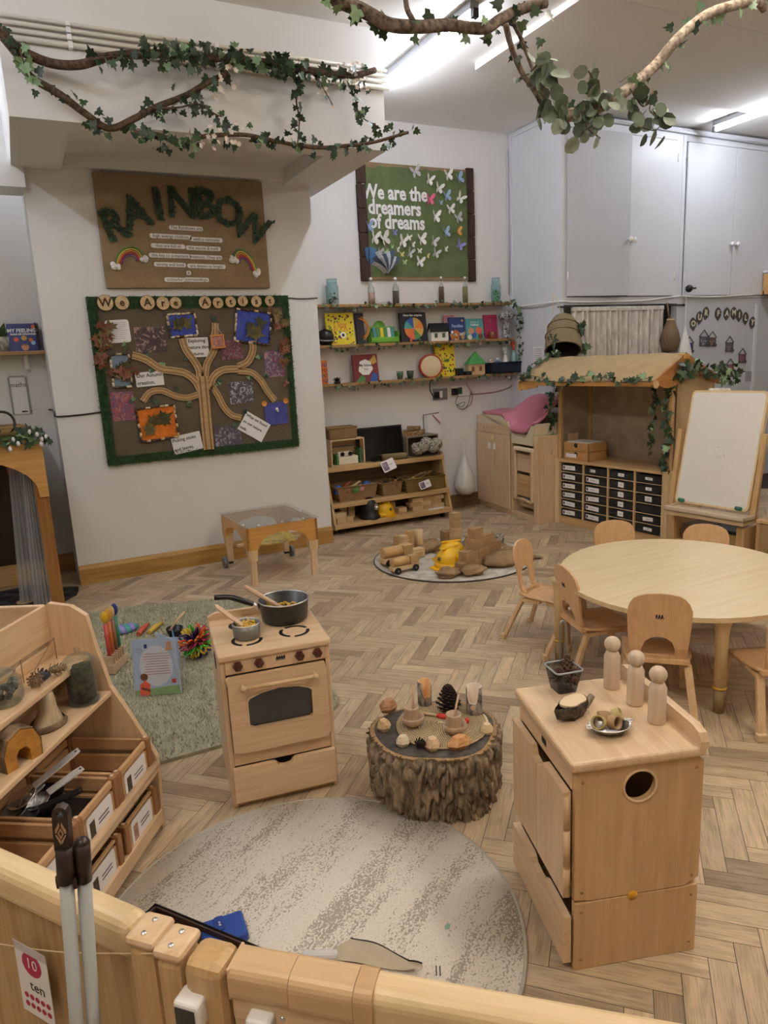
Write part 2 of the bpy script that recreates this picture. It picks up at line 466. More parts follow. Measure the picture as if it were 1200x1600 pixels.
# =================================================================== ROOM
def build_floor():
    L,Wd = .331,.0707
    c = sqrt(.5)
    me_v,me_f,uv,col = [],[],[],[]
    pal = ['#c6b295','#bfab8e','#b8a388','#cab699','#ae997e','#c1ac90','#cdb99d','#bba78b','#a49078','#c3af92']
    g = .0009
    x0,x1,y0,y1 = -1.5,7.2,-1.6,6.4
    ox,oy = 1.741,1.254
    def add(a,b,w,h,vert):
        # axis-aligned plank, turned by -45 degrees onto the room's axes
        cs = [(a + g,b + g),(a + w - g,b + g),(a + w - g,b + h - g),(a + g,b + h - g)]
        pts = [(ox + (p + q) * c,oy + (q - p) * c) for p,q in cs]
        mx = sum(p[0] for p in pts) / 4; my = sum(p[1] for p in pts) / 4
        if not (x0 < mx < x1 and y0 < my < y1): return
        n = len(me_v)
        me_v.extend([(min(max(p[0],-1.55),8.6),min(max(p[1],-2.5),6.36),0) for p in pts]); me_f.append((n,n + 1,n + 2,n + 3))
        u0,v0 = rnd(0,40),rnd(0,40)
        if vert: uv.extend([(u0,v0),(u0,v0 + Wd),(u0 + L,v0 + Wd),(u0 + L,v0)])
        else: uv.extend([(u0,v0),(u0 + L,v0),(u0 + L,v0 + Wd),(u0,v0 + Wd)])
        t = lin(random.choice(pal)); k = rnd(.92,1.08)
        col.extend([(t[0] * k,t[1] * k,t[2] * k,1)] * 4)
    for m in range(-30,31):
        for k in range(-220,221):
            bx,by = k * Wd - m * L,k * Wd + m * L
            if abs(bx) + abs(by) > 16: continue
            add(bx,by,L,Wd,False)
            add(bx - Wd,by,Wd,L,True)
    n = len(me_v)
    me_v.extend([(-1.6,-2.6,-.0012),(8.7,-2.6,-.0012),(8.7,6.5,-.0012),(-1.6,6.5,-.0012)]); me_f.append((n,n + 1,n + 2,n + 3))
    uv.extend([(0,0)] * 4); col.extend([(.035,.024,.016,1)] * 4)
    me = bpy.data.meshes.new('floor'); me.from_pydata(me_v,[],me_f)
    me.uv_layers.new(name='UVMap')
    me.uv_layers['UVMap'].data.foreach_set('uv',[a for q in uv for a in q])
    me.color_attributes.new('tone','FLOAT_COLOR','CORNER')
    me.color_attributes['tone'].data.foreach_set('color',[a for q in col for a in q])
    m,nt,p = new_mat('herringbone_oak')
    at = nt.nodes.new('ShaderNodeAttribute'); at.attribute_name = 'tone'
    u = nt.nodes.new('ShaderNodeUVMap'); u.uv_map = 'UVMap'
    def mp(s):
        q = nt.nodes.new('ShaderNodeMapping'); q.inputs['Scale'].default_value = s; nt.links.new(u.outputs[0],q.inputs[0]); return q.outputs[0]
    f1 = noise_tex(nt,mp((5,60,1)),1,4,.65,1.2)
    f2 = noise_tex(nt,mp((10,300,1)),1,3,.6)
    f3 = noise_tex(nt,mp((7,20,1)),1,2)
    g1 = ramp(nt,f1,[(.33,(.74,.71,.68,1)),(.5,(1,1,1,1)),(.7,(1.1,1.08,1.04,1))])
    g2 = ramp(nt,f2,[(.38,(.76,.73,.70,1)),(.52,(1,1,1,1))])
    g3 = ramp(nt,f3,[(.3,(.86,.86,.86,1)),(.7,(1.1,1.1,1.1,1))])
    b = mix_rgb(nt,1.0,at.outputs['Color'],g1,'MULTIPLY'); b = mix_rgb(nt,.8,b,mix_rgb(nt,1.0,b,g2,'MULTIPLY')); b = mix_rgb(nt,1.0,b,g3,'MULTIPLY')
    nt.links.new(b,p.inputs['Base Color']); p.inputs['Roughness'].default_value = .5; p.inputs['Specular IOR Level'].default_value = .35
    bump(nt,p,f2,.12,.001)
    me.materials.append(m)
    o = bpy.data.objects.new('floor',me); COL.objects.link(o); o['kind'] = 'structure'
build_floor()

FARW = mat('unseen_wall_low_bounce','#a9a297',.8,var=.04,vs=2)  # unseen walls toned down to cut the bounce light
struct(MB().box(-1.6,8.7,-2.6,6.5,3.75,3.85),'ceiling',CEILW)
struct(MB().box(-1.6,8.7,6.35,6.5,0,3.75),'wall_back',WALLW)
struct(MB().box(-1.6,-1.5,-2.5,6.35,0,3.75),'wall_left',FARW)
struct(MB().box(8.6,8.7,-2.5,6.35,0,3.75),'wall_right',FARW)
struct(MB().box(-1.6,8.7,-2.6,-2.5,0,3.75),'wall_front',FARW)
struct(MB().box(.22,2.34,5.8,6.35,0,3.1),'wall_chimney',WALLW)
bm_ = MB()
bm_.box(.16,2.49,4.713,6.35,3.1,3.75)
bm_.box(.16,2.49,4.713,4.95,3.0,3.1); bm_.box(.16,.475,4.95,5.8,3.0,3.1); bm_.box(2.115,2.49,4.95,6.35,3.0,3.1); bm_.box(.475,2.115,5.74,5.8,3.02,3.1)
struct(bm_,'ceiling_beam',WALLW)
struct(MB().box(-1.5,.235,5.72,6.0,2.86,3.02),'ceiling_bracket',WALLW)
struct(MB().box(3.42,8.6,3.74,4.97,3.705,3.75),'trim_1',CEILW)
struct(MB().box(3.42,8.6,-2.5,3.70,3.69,3.75),'trim_2',CEILW)
SKIRT = wood('skirting_wood','#bd9350','#9c7438','x')
sk = MB(); sk.prism([(0,0),(.022,0),(.022,.12),(.012,.145),(0,.15)],2.12,M=Matrix(((0,0,1,.22),(-1,0,0,5.8),(0,1,0,0),(0,0,0,1))))
struct(sk,'baseboard_chimney',SKIRT)
struct(MB().box(2.34,4.76,6.325,6.35,0,.14),'baseboard_back',wood('dark_skirting','#7d6142','#5f4830','x'))
struct(MB().box(-1.5,.22,6.325,6.35,0,.14),'baseboard_alcove',SKIRT)
# white boxed corner carrying the high cupboards
struct(MB().box(4.76,4.80,5.56,6.35,0,3.75),'wall_boxing',CUPW)
t_ = MB()
t_.box(4.745,4.765,6.30,6.34,2.0,3.73,.004); t_.box(4.745,4.77,5.60,6.34,3.70,3.74,.004)
struct(t_,'trim_3',CUPW)
struct(MB().box(6.42,8.6,5.58,5.64,0,2.068),'wall_panel',CUPG)
pt = MB(); pt.box(6.34,6.42,5.56,5.64,0,2.068); pt.box(7.62,7.66,5.565,5.585,0,2.0)
struct(pt,'trim_4',CUPW)
rail = MB(); rail.box(4.80,6.36,5.57,5.62,2.02,2.07)
struct(rail,'trim_5',CUPW)

def cupboard(name,label,x0,x1,doors,seen):
    r = thing(name,label,'cupboard',(x0,5.58,2.07))
    b = MB(); w = x1 - x0
    b.box(0,w,.02,.76,0,.02); b.box(0,.02,.02,.76,0,1.66); b.box(w - .02,w,.02,.76,0,1.66)
    b.box(0,w,.74,.76,0,1.66); b.box(0,w,.02,.76,1.63,1.66)
    b.build('carcass',CUPW,r)
    f = MB(); f.box(-.0,.05,-.01,.02,0,1.66,.003); f.box(w - .09,w,-.01,.02,0,1.66,.003); f.box(.05,w - .08,-.01,.02,1.54,1.66,.003); f.box(.05,w - .08,-.01,.02,0,.025,.003)
    f.build('face_frame',CUPW,r)
    for (a,c_,hinge,ang,kn,m) in doors:
        d = MB(); wd = c_ - a
        pts_x = 0 if hinge == 'l' else -wd
        d.box(pts_x,pts_x + wd,-.018,0,0,1.5,.003)
        o = d.build('door',m,r); o.location = (a - x0 if hinge == 'l' else c_ - x0,-.012,.03); o.rotation_euler = (0,0,radians(ang))
        k = MB(); kx = kn - (a if hinge == 'l' else c_)
        k.lathe([(.008,0),(.012,.02),(.024,.03),(.027,.042),(.018,.052),(.0001,.055)],12,M=T(kx,-.018,.53) @ RX(90))
        k.build('knob',WHITE,o)
        for hz in (.15,1.3):
            h = MB(); h.cyl((0,-.02,hz),(0,-.02,hz + .08),.006,n=8); h.build('hinge',WHITE,o)
    return r
cupboard('high_cupboard','pale painted cupboard above the grey curtain with its left door slightly ajar',4.80,6.36,
         [(4.84,5.595,'l',-3.5,5.57,CUPG),(5.61,6.27,'r',0,5.66,CUPW)],1)  # left door's shade put in as a greyer colour
cupboard('high_cupboard','wide pale blue grey cupboard over the grey panel with wall letters',6.362,8.55,
         [(6.416,7.14,'l',0,7.10,CUPW),(7.15,8.0,'r',0,7.19,CUPW)],1)

# heating pipes on the beam, each its own run
for i,(z,r,lab) in enumerate(((3.495,.010,'topmost thin cream pipe along the ceiling beam'),(3.462,.0115,'second cream pipe from the top along the ceiling beam'),
                             (3.426,.0115,'third cream pipe from the top along the ceiling beam'),(3.388,.015,'lowest and thickest cream pipe along the ceiling beam'))):
    m = MB(); m.cyl((.165,4.69,z),(2.505 + .01 * (i == 3),4.69,z),r,n=10)
    r_ = thing('heating_pipe',lab,'pipe',(0,0,0),0,'pipes along the beam')
    m.build('pipe_run',mat('cream_pipe','#d8d0c2',.45,var=.03),r_)
    for x in (.52,1.35,2.2):
        k = MB(); k.box(x - .012,x + .012,4.675,4.713,z - r - .003,z + r + .003,.003); k.build('pipe_clip',WHITE,r_)
pr = MB(); pr.cyl((4.80,5.55,3.70),(8.55,5.55,3.66),.012,n=8); pr.cbox((5.83,5.55,3.69),(.05,.05,.07),.01)
tag(pr.build('conduit_pipe',CUPW),'white conduit pipe with round box under the ceiling above the cupboards','pipe')
vp = MB(); vp.cyl((4.73,6.335,2.2),(4.73,6.335,3.6),.008,n=8)
tag(vp.build('conduit_pipe',CUPW),'thin vertical white conduit in the back corner beside the cupboards','pipe')

# fluorescent tubes: two in view, the others unseen and added for their light
def tube_lamp(label,x,y0,y1,z=3.75,side=1,warm='c',k=1.0):
    r = thing('fluorescent_lamp',label,'ceiling light',(x,(y0 + y1) / 2,z),0,'fluorescent ceiling lights')
    h = (y1 - y0) / 2
    b = MB(); b.box(-.035,.035,-h,h,-.05,0,.006)
    b.build('fitting',mat('lamp_fitting','#8e8f92',.4,metal=.5),r)
    for s in (-1,1):
        e = MB(); e.box(-.02,.02,s * h - .02,s * h + .02,-.10,-.045,.005); e.build('end_cap',BLACK if side > 0 else GREYM,r)
    t = MB(); t.cyl((.0,-h + .02,-.082),(.0,h - .02,-.082),.017,n=8)
    t.build('tube',mat('lit_tube_%s_%g' % (warm,k),'#f1f6ff' if warm == 'c' else '#fff3e2',.4,var=.0,emit=TUBE_E * k),r)
LAMPLAB = ('lit fluorescent tube on the ceiling behind the leafy branch near the beam','lit fluorescent tube at the right edge of the ceiling over the cupboards',
           'added unseen tube light on the ceiling nearer than the one by the beam','added unseen tube light on the ceiling behind the camera',
           'added unseen tube light on the ceiling to the right of the camera','unseen tube light on the ceiling left of the beam','added unseen tube light on the ceiling above the gate','short unseen tube light added to brighten the left alcove')  # all but the first two are unseen, the alcove one added to brighten it
for i,(x,y0,y1,wc,k) in enumerate(TUBES):
    tube_lamp(LAMPLAB[i],x,y0,y1,3.69 if x > 3.4 and y1 < 3.7 else 3.75,0 if i == 1 else 1,wc,k)

# cables on the walls
def cable(label,pts,r=.004,m=BLACK,name='cable'):
    o = MB().tube(smooth_path(pts,5),r,6).build(name,m); return tag(o,label,'cable')
cable('black cable running from the left alcove along the chimney breast to the artist board',[(.0,6.34,1.33),(.205,6.34,1.33),(.215,5.9,1.32),(.222,5.795,1.30),(.4,5.795,1.30),(.60,5.795,1.315)],.006)
cable('black cable leaving the artist board at its top right corner',[(2.06,5.795,2.13),(2.2,5.795,2.12),(2.345,5.795,2.125)],.005)
cable('white cable draped along the back wall and under the high cupboards',[FY(803,469,6.345),FY(830,474,6.345),Vector((4.755,6.2,2.06)),Vector((4.75,5.58,2.055)),FY(900,472,5.555),FY(1000,470,5.555),FY(1060,463,5.555),FY(1110,464,5.555),FY(1180,460,5.555)],.008,WHITE)
# =================================================================== WALL DISPLAYS
def leafy_text(ch,size,M,n=170,leaf=.022):
    # letter shape covered with little dark leaves
    m = MB(); vs,fs = text_mesh(ch,size,.004,'CENTER',size * .03)
    m.add([v * 1.0 for v in vs],fs,0,False,M)
    tris = []
    for f in fs:
        a = vs[f[0]]
        for i in range(1,len(f) - 1):
            b,c = vs[f[i]],vs[f[i + 1]]; nrm = (b - a).cross(c - a)
            if nrm.length > 1e-9 and nrm.normalized().z > .9: tris.append((a,b,c,nrm.length))
    tot = sum(t[3] for t in tris)
    for _ in range(n):
        x = random.random() * tot
        for a,b,c,w in tris:
            x -= w
            if x <= 0: break
        u,v = random.random(),random.random()
        if u + v > 1: u,v = 1 - u,1 - v
        p = M @ (a + (b - a) * u + (c - a) * v + Vector((0,0,rnd(.003,.012))))
        ang = rnd(0,2 * pi); d = M.to_3x3() @ Vector((cos(ang),sin(ang),rnd(.1,.7)))
        m.leaf(p,d,M.to_3x3() @ Vector((0,0,1)),leaf * rnd(.8,1.2),random.choice((0,0,1)),'ivy')
    return m
def photo_mat(name,cols,sc=9):
    if name in MATS: return MATS[name]
    m,nt,p = new_mat(name)
    f = noise_tex(nt,coords(nt),sc * 2.2,5,.7,1.5)
    n = len(cols)
    nt.links.new(ramp(nt,f,[(.28 + .44 * i / max(1,n - 1),lin(c)) for i,c in enumerate(cols)]),p.inputs['Base Color'])
    p.inputs['Roughness'].default_value = .35
    MATS[name] = m
    return m
PH = [photo_mat('photo_print_a',['#1d1a1e','#5d464a','#2b2628','#c0a094','#382e32'],10),
      photo_mat('photo_print_b',['#22202c','#3c4258','#8a3c3c','#7f8aa0','#2b2430'],11),
      photo_mat('photo_print_c',['#2a2028','#a04848','#40507a','#c8a098','#4a2830'],10),
      photo_mat('photo_print_d',['#2c2a34','#5b5666','#3a3644','#c8c4cc','#4a4552'],9),
      photo_mat('photo_print_e',['#3f3846','#5d5466','#4a4352','#a8a0ac','#565060'],9),
      photo_mat('photo_print_f',['#8a3f35','#b8563e','#4a4a78','#d08060','#702e30'],9)]

# ---- RAINBOW sign
SX,SZ,SY = .676,2.203,5.8
sign = thing('rainbow_sign','brown burlap sign reading RAINBOW in dark green leafy letters','sign',(SX,SY,SZ))
b = MB(); b.box(0,1.252,-.04,-.002,0,.80,.008)
b.build('burlap_panel',BURLAP,sign)
def sp(x,y,Y=5.755): return FY(x,y,Y) - Vector((SX,SY,SZ))
for ch,x,y,a in (('R',179,353,17),('A',212,333,14),('I',247,321,5),('N',284,319,-2),('B',321,321,-2),('O',357,334,-7),('W',391,357,-22)):
    p = sp(x,y)
    leafy_text(ch,.30,wallM(p.x,-.043,p.z) @ RZ(a) @ SCL(.95,1,1),170,.019).build('ivy_letter',[IVYM[0],IVYM[1]],sign)
strips = [('The Rainbows are',291,356.5,1.0),('high energy children',267,369.5,1),('with a curiosity',322.5,374.5,1),('that are full of',263,384.5,1),('the secret & hold',318,388,1),
          ('the key to a mystery',266,399.5,1),('memory. They are',322,402,1),('strong and loud',266,413.5,1),('are drawn to bright',323,416,1),('&',295,426.5,1),('colourful',273,437,1),('surroundings',307,437,1)]
for tx,x,y,k in strips:
    p = sp(x,y); w = .0145 * len(tx) + .02
    s = MB(); s.prism(rrect(-w / 2,w / 2,-.016,.016,.012,3),.002,M=wallM(p.x,-.042,p.z) @ RZ(-1))
    so = s.build('text_strip',PAPER,sign)
    MB().text(tx,.032,wallM(p.x,-.0445,p.z) @ RZ(-1),ext=.0004).build('lettering',TYPE,so)
YARN = [mat('yarn_red','#b8434a',.9),mat('yarn_orange','#d58a48',.9),mat('yarn_yellow','#d8c060',.9),mat('yarn_green','#5f8f58',.9),mat('yarn_purple','#7a5590',.9)]
COTTON = mat('cotton_wool','#e9e7e6',.95,bmp=.6,bs=160)
for (xa,ya),(xb,yb),(xt,yt) in (((180,415),(225,406),(201,386)),((365,405),(402,427),(382,392))):
    A,B_,Tp = sp(xa,ya),sp(xb,yb),sp(xt,yt)
    m = MB()
    for i in range(5):
        k = 1 - i * .13; mid = (A + B_) / 2
        pts = []
        for j in range(13):
            w = pi * j / 12; q = mid + (A - mid) * cos(w) * k + (Tp - mid) * sin(w) * k
            pts.append(Vector((q.x,-.046,q.z)))
        m.tube(pts,.0055,5,i)
    ro = m.build('yarn_rainbow',[YARN[3],YARN[2],YARN[1],YARN[0],YARN[4]],sign)
    for e in (A,B_):
        c = MB()
        for _ in range(7): c.ball((e.x + rnd(-.025,.025),-.052 + rnd(-.006,.006),e.z + rnd(-.018,.018)),rnd(.014,.022),8)
        c.build('cotton_cloud',COTTON,ro)
for x,y in ((160,268),(387,284)):
    p = sp(x,y); m = MB(); m.cyl((p.x,-.005,.79),(p.x,-.005,.825),.004,n=6); m.build('hanging_hook',GREYM,sign)

# ---- WE ARE ARTIST board
AX,AZ = .527,.90
board = thing('art_display_board','grassy edged burlap board with a wooden track tree and autumn pictures','display board',(AX,5.8,AZ))
BW,BH = 1.55,1.245
b = MB(); b.box(.03,BW - .03,-.022,-.002,.03,BH - .03)
b.build('burlap_backing',weave('grey_burlap','#857968','#554b3f',300),board)
gm = [mat('grass_dark','#24451f',.6,var=.2),mat('grass_mid','#335c2a',.6,var=.2)]
def grass(name,polyrects,dens,parent,h=.018,mats_=None,Mx=None):
    m = MB()
    for (x0,x1,z0,z1) in polyrects:
        m.box(x0,x1,-.028,-.002,z0,z1,0,0,Mx)
        n = int((x1 - x0) * (z1 - z0) * dens)
        for _ in range(n):
            x,z = rnd(x0,x1),rnd(z0,z1); a = rnd(0,2 * pi); ln = h * rnd(.6,1.2)
            d = Vector((cos(a) * .75,-rnd(.5,1),sin(a) * .75 - .15)).normalized() * ln
            s = Vector((-sin(a),0,cos(a))) * .0022
            p = Vector((x,-.027,z))
            m.add([p - s,p + s,p + d],[(0,1,2)],random.choice((0,1)),False,Mx)
    return m.build(name,mats_ or gm,parent)
gb = .065
grass('grass_border',[(0,BW,0,gb),(0,BW,BH - gb - .02,BH),(0,gb,gb,BH - gb),(BW - gb * .8,BW,gb,BH - gb)],26000,board,.026)
def z4(x,y,Y=5.775):
    p = FY(120 + x / 3.243,440 + y / 3.243,Y); return Vector((p.x - AX,0,p.z - AZ))
SLICE = speckle('wood_slice_face','#d9c19a','#c3a377',60,.4,.6,.7)
BURNT = mat('burnt_letter','#4a2f1c',.8)
for ch,x,y,r in (('W',144,108,37),('e',229,107,33),('A',358,107,35),('r',436,110,32),('e',500,108,29),('A',649,106,32),('r',715,108,28),('t',779,103,28),('i',840,99,27),('s',909,101,29),('t',977,98,27)):
    p = z4(x,y,5.76); rr = r / 3.243 / 205
    m = MB(); m.lathe([(.0001,0),(rr * .9,0),(rr,.004),(rr,.016),(.0001,.016)],20,M=wallM(p.x,-.030,p.z),smooth=False)
    so = m.build('wood_slice',SLICE,board)
    k = MB(); k.torus((0,0,.013),rr,.0035,20,5,M=wallM(p.x,-.030,p.z)); k.build('bark_rim',BRANCHM,so)
    MB().text(ch,rr * 1.5,wallM(p.x,-.047,p.z),ext=.001,bold=.002).build('letter',BURNT,so)
def flat(x0,y0,x1,y1,a=0,yoff=-.024,th=.002,rad=.004):
    A,C = z4(x0,y0),z4(x1,y1); c = (A + C) / 2; w,h = abs(C.x - A.x),abs(C.z - A.z)
    M = wallM(c.x,yoff,c.z) @ RZ(a)
    m = MB(); m.prism(rrect(-w / 2,w / 2,-h / 2,h / 2,rad,3),th,M=M)
    return m,M,w,h
for (r4,k,a) in (((288,232,462,355),0,0),((725,297,845,392),1,3),((945,355,1055,480),2,0),((768,510,898,612),3,1),((695,735,838,840),4,2),((165,562,300,700),5,0)):
    flat(*r4,a)[0].build('photograph',PH[k],board)
m,M,w,h = flat(140,195,276,308,2,rad=.02)
o = m.build('typed_notice',PAPER,board)
t = MB()
for i in range(9): t.box(-w * .38,w * rnd(.2,.4),h * .36 - i * h * .085,h * .36 - i * h * .085 + .002,.0022,.0026,M=M)
t.build('lettering',mat('faint_ink','#8b8890',.8),o)
for lines,r4,a,sz in ((('Exploring','nature thro','Autumn'),(555,285,672,380),0,.037),(('Our Autumn','creation.'),(293,460,443,525),2,.039),(('Picking sticks','and leaves.'),(478,778,637,855),8,.037),(('What we found','on our nature','walk.'),(825,690,970,780),-34,.033)):
    m,M,w,h = flat(*r4,a,-.03)
    o = m.build('caption_card',PAPER,board)
    t = MB()
    for i,ln in enumerate(lines):
        t.text(ln,sz,M @ T(-w / 2 + .008,h * (.5 - (i + .5) / len(lines)),.0026) @ SCL(.95,1,1),ext=.0004,align='LEFT',bold=.0006)
    t.build('lettering',TYPE,o)
PAINTB = photo_mat('blue_paint',['#22308a','#2c3fae','#3f57bc','#26358f'],6)
PAINTG = photo_mat('grey_blue_paint',['#5b7590','#7f97ae','#6a8298','#93a9bb'],5)
PAINTO = photo_mat('orange_paint',['#e0791d','#ee8a26','#d66c1a','#f29a3a'],4)
PAINTP = photo_mat('violet_paint',['#3b3f86','#474c98','#5b5fa8'],4)
LEAFD = [mat('dry_leaf_a','#6b6136',.7,var=.25,vs=40),mat('dry_leaf_b','#8d5a3c',.7,var=.25,vs=40),mat('dry_leaf_c','#4b4a2c',.7,var=.25,vs=40)]
BEAD = [PALEW['x'],BRANCHM,mat('pale_bead','#e4d6bd',.6)]
for r4,a,pm,leafs in (((458,165,608,275),3,PAINTB,3),((795,150,985,308),-8,PAINTB,6),((165,370,280,530),0,PAINTG,4),((303,642,512,790),3,PAINTO,6),((948,617,1070,718),3,PAINTP,0)):
    m,M,w,h = flat(*r4,a,-.026,.004,.002)
    o = m.build('leaf_painting',pm,board)
    if pm is not PAINTP:
        f = MB(); step = .034
        for (xa,ya,xb,yb) in ((-w / 2,-h / 2,w / 2,-h / 2),(w / 2,-h / 2,w / 2,h / 2),(w / 2,h / 2,-w / 2,h / 2),(-w / 2,h / 2,-w / 2,-h / 2)):
            n = int(hypot(xb - xa,yb - ya) / step)
            for i in range(n):
                k0,k1 = (i + .08) / n,(i + .92) / n
                q0 = (xa + (xb - xa) * k0 + rnd(-.004,.004),ya + (yb - ya) * k0 + rnd(-.004,.004),.012); q1 = (xa + (xb - xa) * k1,ya + (yb - ya) * k1,.012)
                f.cyl(q0,q1,rnd(.007,.010),n=7,mi=random.choice((0,1,1,2)),M=M)
        f.build('twig_frame',BEAD,o)
        l = MB()
        for _ in range(leafs):
            an = rnd(0,2 * pi); p = M @ Vector((rnd(-w * .2,w * .1),rnd(-h * .2,h * .15),.008))
            l.leaf(p,M.to_3x3() @ Vector((cos(an),sin(an),.3)),M.to_3x3() @ Vector((0,0,1)),rnd(.07,.12),random.choice((0,2)),'maple')
        l.build('pressed_leaves',LEAFD,o)
    else:
        for sx in (-1,1):
            l = MB()
            for q in range(7):
                an = q * 2 * pi / 7; l.leaf(M @ Vector((sx * w * .48,h * .52,.006)),M.to_3x3() @ Vector((cos(an),sin(an),.4)),M.to_3x3() @ Vector((0,0,1)),.028,0,'petal')
            l.build('paper_flower',mat('orange_flower','#d98a3a',.7),o)
        l = MB(); l.ball((w * .05,h * .2,.006),.014,8,M=M); l.ball((w * .08,h * .1,.006),.01,8,M=M); l.build('cotton_dab',COTTON,o)
# little framed picture hung on string
m,M,w,h = flat(675,275,742,335,3,-.05,.006,.002)
o = m.build('hanging_picture',photo_mat('photo_print_g',['#b86a48','#d9a08c','#8a5a60','#e0b8a0'],12),board)
f = MB()
for q in ((-w / 2,0,.012,h + .01),(w / 2,0,.012,h + .01),(0,-h / 2,w + .02,.012),(0,h / 2,w + .02,.012)): f.cbox((q[0],q[1],.006),(q[2],q[3],.012),.002,M=M)
f.build('stick_frame',mat('orange_wood','#d99050',.6),o)
f = MB(); f.tube([M @ Vector((-w / 2,h / 2,.006)),M @ Vector((0,h * 1.45,.0)),M @ Vector((w / 2,h / 2,.006))],.003,5); f.build('string',mat('string','#d8c39a',.9),o)
# wooden train track tree
TRACK = wood('track_wood','#c8a878','#b08f60','x',coat=.05)
GROOVE_SHADE = mat('track_groove_shade','#7d6243',.8)  # dark raised strips stand in for shade in the track grooves
def track(pts,w,y=-.026,lift=0):
    P = smooth_path([z4(*p) for p in pts],6); m = MB()
    for (o0,o1,d,mi) in ((-1,1,.012,0),(-.62,-.38,.0128,1),(.38,.62,.0128,1)):
        vs = []
        for i,p in enumerate(P):
            t = (P[min(i + 1,len(P) - 1)] - P[max(i - 1,0)]).normalized(); nn = Vector((t.z,0,-t.x))
            for k in (o0,o1):
                q = p + nn * k * w / 2
                vs += [(q.x,y - lift,q.z),(q.x,y - d - lift,q.z)]
        fs = []
        for i in range(len(P) - 1):
            a = i * 4; c = a + 4
            fs += [(a + 1,a + 3,c + 3,c + 1),(a,a + 1,c + 1,c),(a + 3,a + 2,c + 2,c + 3)]
        fs += [(0,2,3,1),(4 * len(P) - 4,4 * len(P) - 3,4 * len(P) - 1,4 * len(P) - 2)]
        m.add(vs,fs,mi)
    return m.build('track_piece',[TRACK,GROOVE_SHADE],board)
tw = .056
track([(633,480),(645,600),(655,720),(668,850)],.085,lift=.002)
track([(280,372),(350,395),(420,440),(490,452)],tw); track([(490,452),(550,465),(600,505),(630,565)],tw)
track([(333,607),(370,562),(430,552),(500,580),(560,588),(620,570)],tw * .85)
track([(532,288),(552,345),(592,400),(617,445),(622,485)],tw); track([(700,210),(698,300),(690,355),(657,420),(648,485)],tw * .95)
track([(888,300),(890,350),(865,405),(815,432)],tw); track([(815,442),(740,448),(692,482),(667,545)],tw)
track([(815,452),(880,460),(930,500),(962,552),(1003,604)],tw * .9); track([(682,528),(712,572),(742,632),(782,675),(832,690)],tw * .9)
# dried leaf clusters and small green leaves
for pts,n,sz in (([(135,240),(150,260),(160,240)],9,.09),([(120,310),(140,350),(120,380)],12,.085),([(150,420),(200,450),(260,455)],12,.08),([(1000,150),(1020,180)],8,.085),([(1030,230),(1045,310),(1040,350)],12,.075),([(1040,420),(1055,520)],7,.055)):
    l = MB(); P = [z4(*p) for p in pts]
    for i in range(n):
        p = random.choice(P) + Vector((rnd(-.03,.03),rnd(-.05,-.03),rnd(-.03,.03)))
        an = rnd(0,2 * pi); l.leaf(p,(cos(an),-.4,sin(an)),(0,-1,.2),sz * rnd(.7,1.1),random.choice((0,1,1)),'maple',.3)
    l.build('dried_leaf_cluster',[mat('autumn_leaf_a','#7a6a45',.8,var=.25),mat('autumn_leaf_b','#80503a',.8,var=.25)],board)
for x,y in ((360,375),(440,415),(378,448),(500,545),(400,605),(285,600),(570,620),(715,500),(700,520),(880,485),(950,480),(915,375),(800,722),(855,668),(240,330),(690,185),(550,385)):
    l = MB(); p = z4(x,y)
    for _ in range(2):
        an = rnd(0,2 * pi); l.leaf(p + Vector((rnd(-.015,.015),-.03,rnd(-.01,.01))),(cos(an),-.3,sin(an)),(0,-1,.2),.04,random.choice((0,1,2)),'ivy')
    l.build('small_ivy_leaf',IVYM,board)

# ---- WE ARE THE DREAMERS board
DX,DZ = 3.035,2.335
dream = thing('dreamers_board','green felt board reading We are the dreamers of dreams with paper butterflies','display board',(DX,6.35,DZ))
b = MB(); b.box(0,1.25,-.02,-.003,0,1.04)
b.build('burlap_backing',BURLAP,dream)
GREENF = weave('green_felt','#79885f','#5b6a45',260,blotch=.35)
nseg = 24; vs = []
for i in range(nseg + 1):
    x = .03 + 1.19 * i / nseg; vs += [(x,-.024,.03 + rnd(-.004,.004)),(x,-.024,1.0 + .02 * i / nseg + rnd(-.012,.012))]
m = MB(); m.add(vs,[(2 * i,2 * i + 2,2 * i + 3,2 * i + 1) for i in range(nseg)]); m.build('green_cloth',GREENF,dream)
BARKB = wood('dark_bark_strip','#4d3830','#2e211c','z',coat=0,rough=.9)
for x0,x1 in ((-.015,.075),(1.185,1.27)):
    for i in range(5):
        z0 = -.01 + i * .215; m = MB(); m.box(x0 + rnd(-.004,.004),x1 + rnd(-.004,.004),-.04,-.003,z0,z0 + .208,.006); m.build('bark_strip',BARKB,dream)
def z5(x,y): 
    p = FY(560 + x / 6.316,245 + y / 6.316,6.32); return Vector((p.x - DX,0,p.z - DZ))
for tx,x,y,sz in (('We are the',368,362,.178),('dreamers',362,510,.178),('of dreams',388,650,.178)):
    p = z5(x,y); m = MB(); m.text(tx,sz,wallM(p.x,-.028,p.z) @ SCL(.83,1,1),ext=.002,bold=.005); m.build('lettering',PAPER,dream)
BF = {'w': mat('butterfly_white','#e2e0da',.7,var=.12,vs=90),'b': mat('butterfly_blue','#9db4d6',.7,var=.15,vs=90),'p': mat('butterfly_pink','#d95f85',.7,var=.1),'o': mat('butterfly_orange','#dca04a',.7),'g': mat('butterfly_grey','#b9b8b8',.7,var=.3,vs=90),'y': mat('butterfly_yellow','#d8cf80',.7),'v': mat('butterfly_violet','#8a86c4',.7,var=.2,vs=80),'l': mat('butterfly_green','#a8c890',.7)}
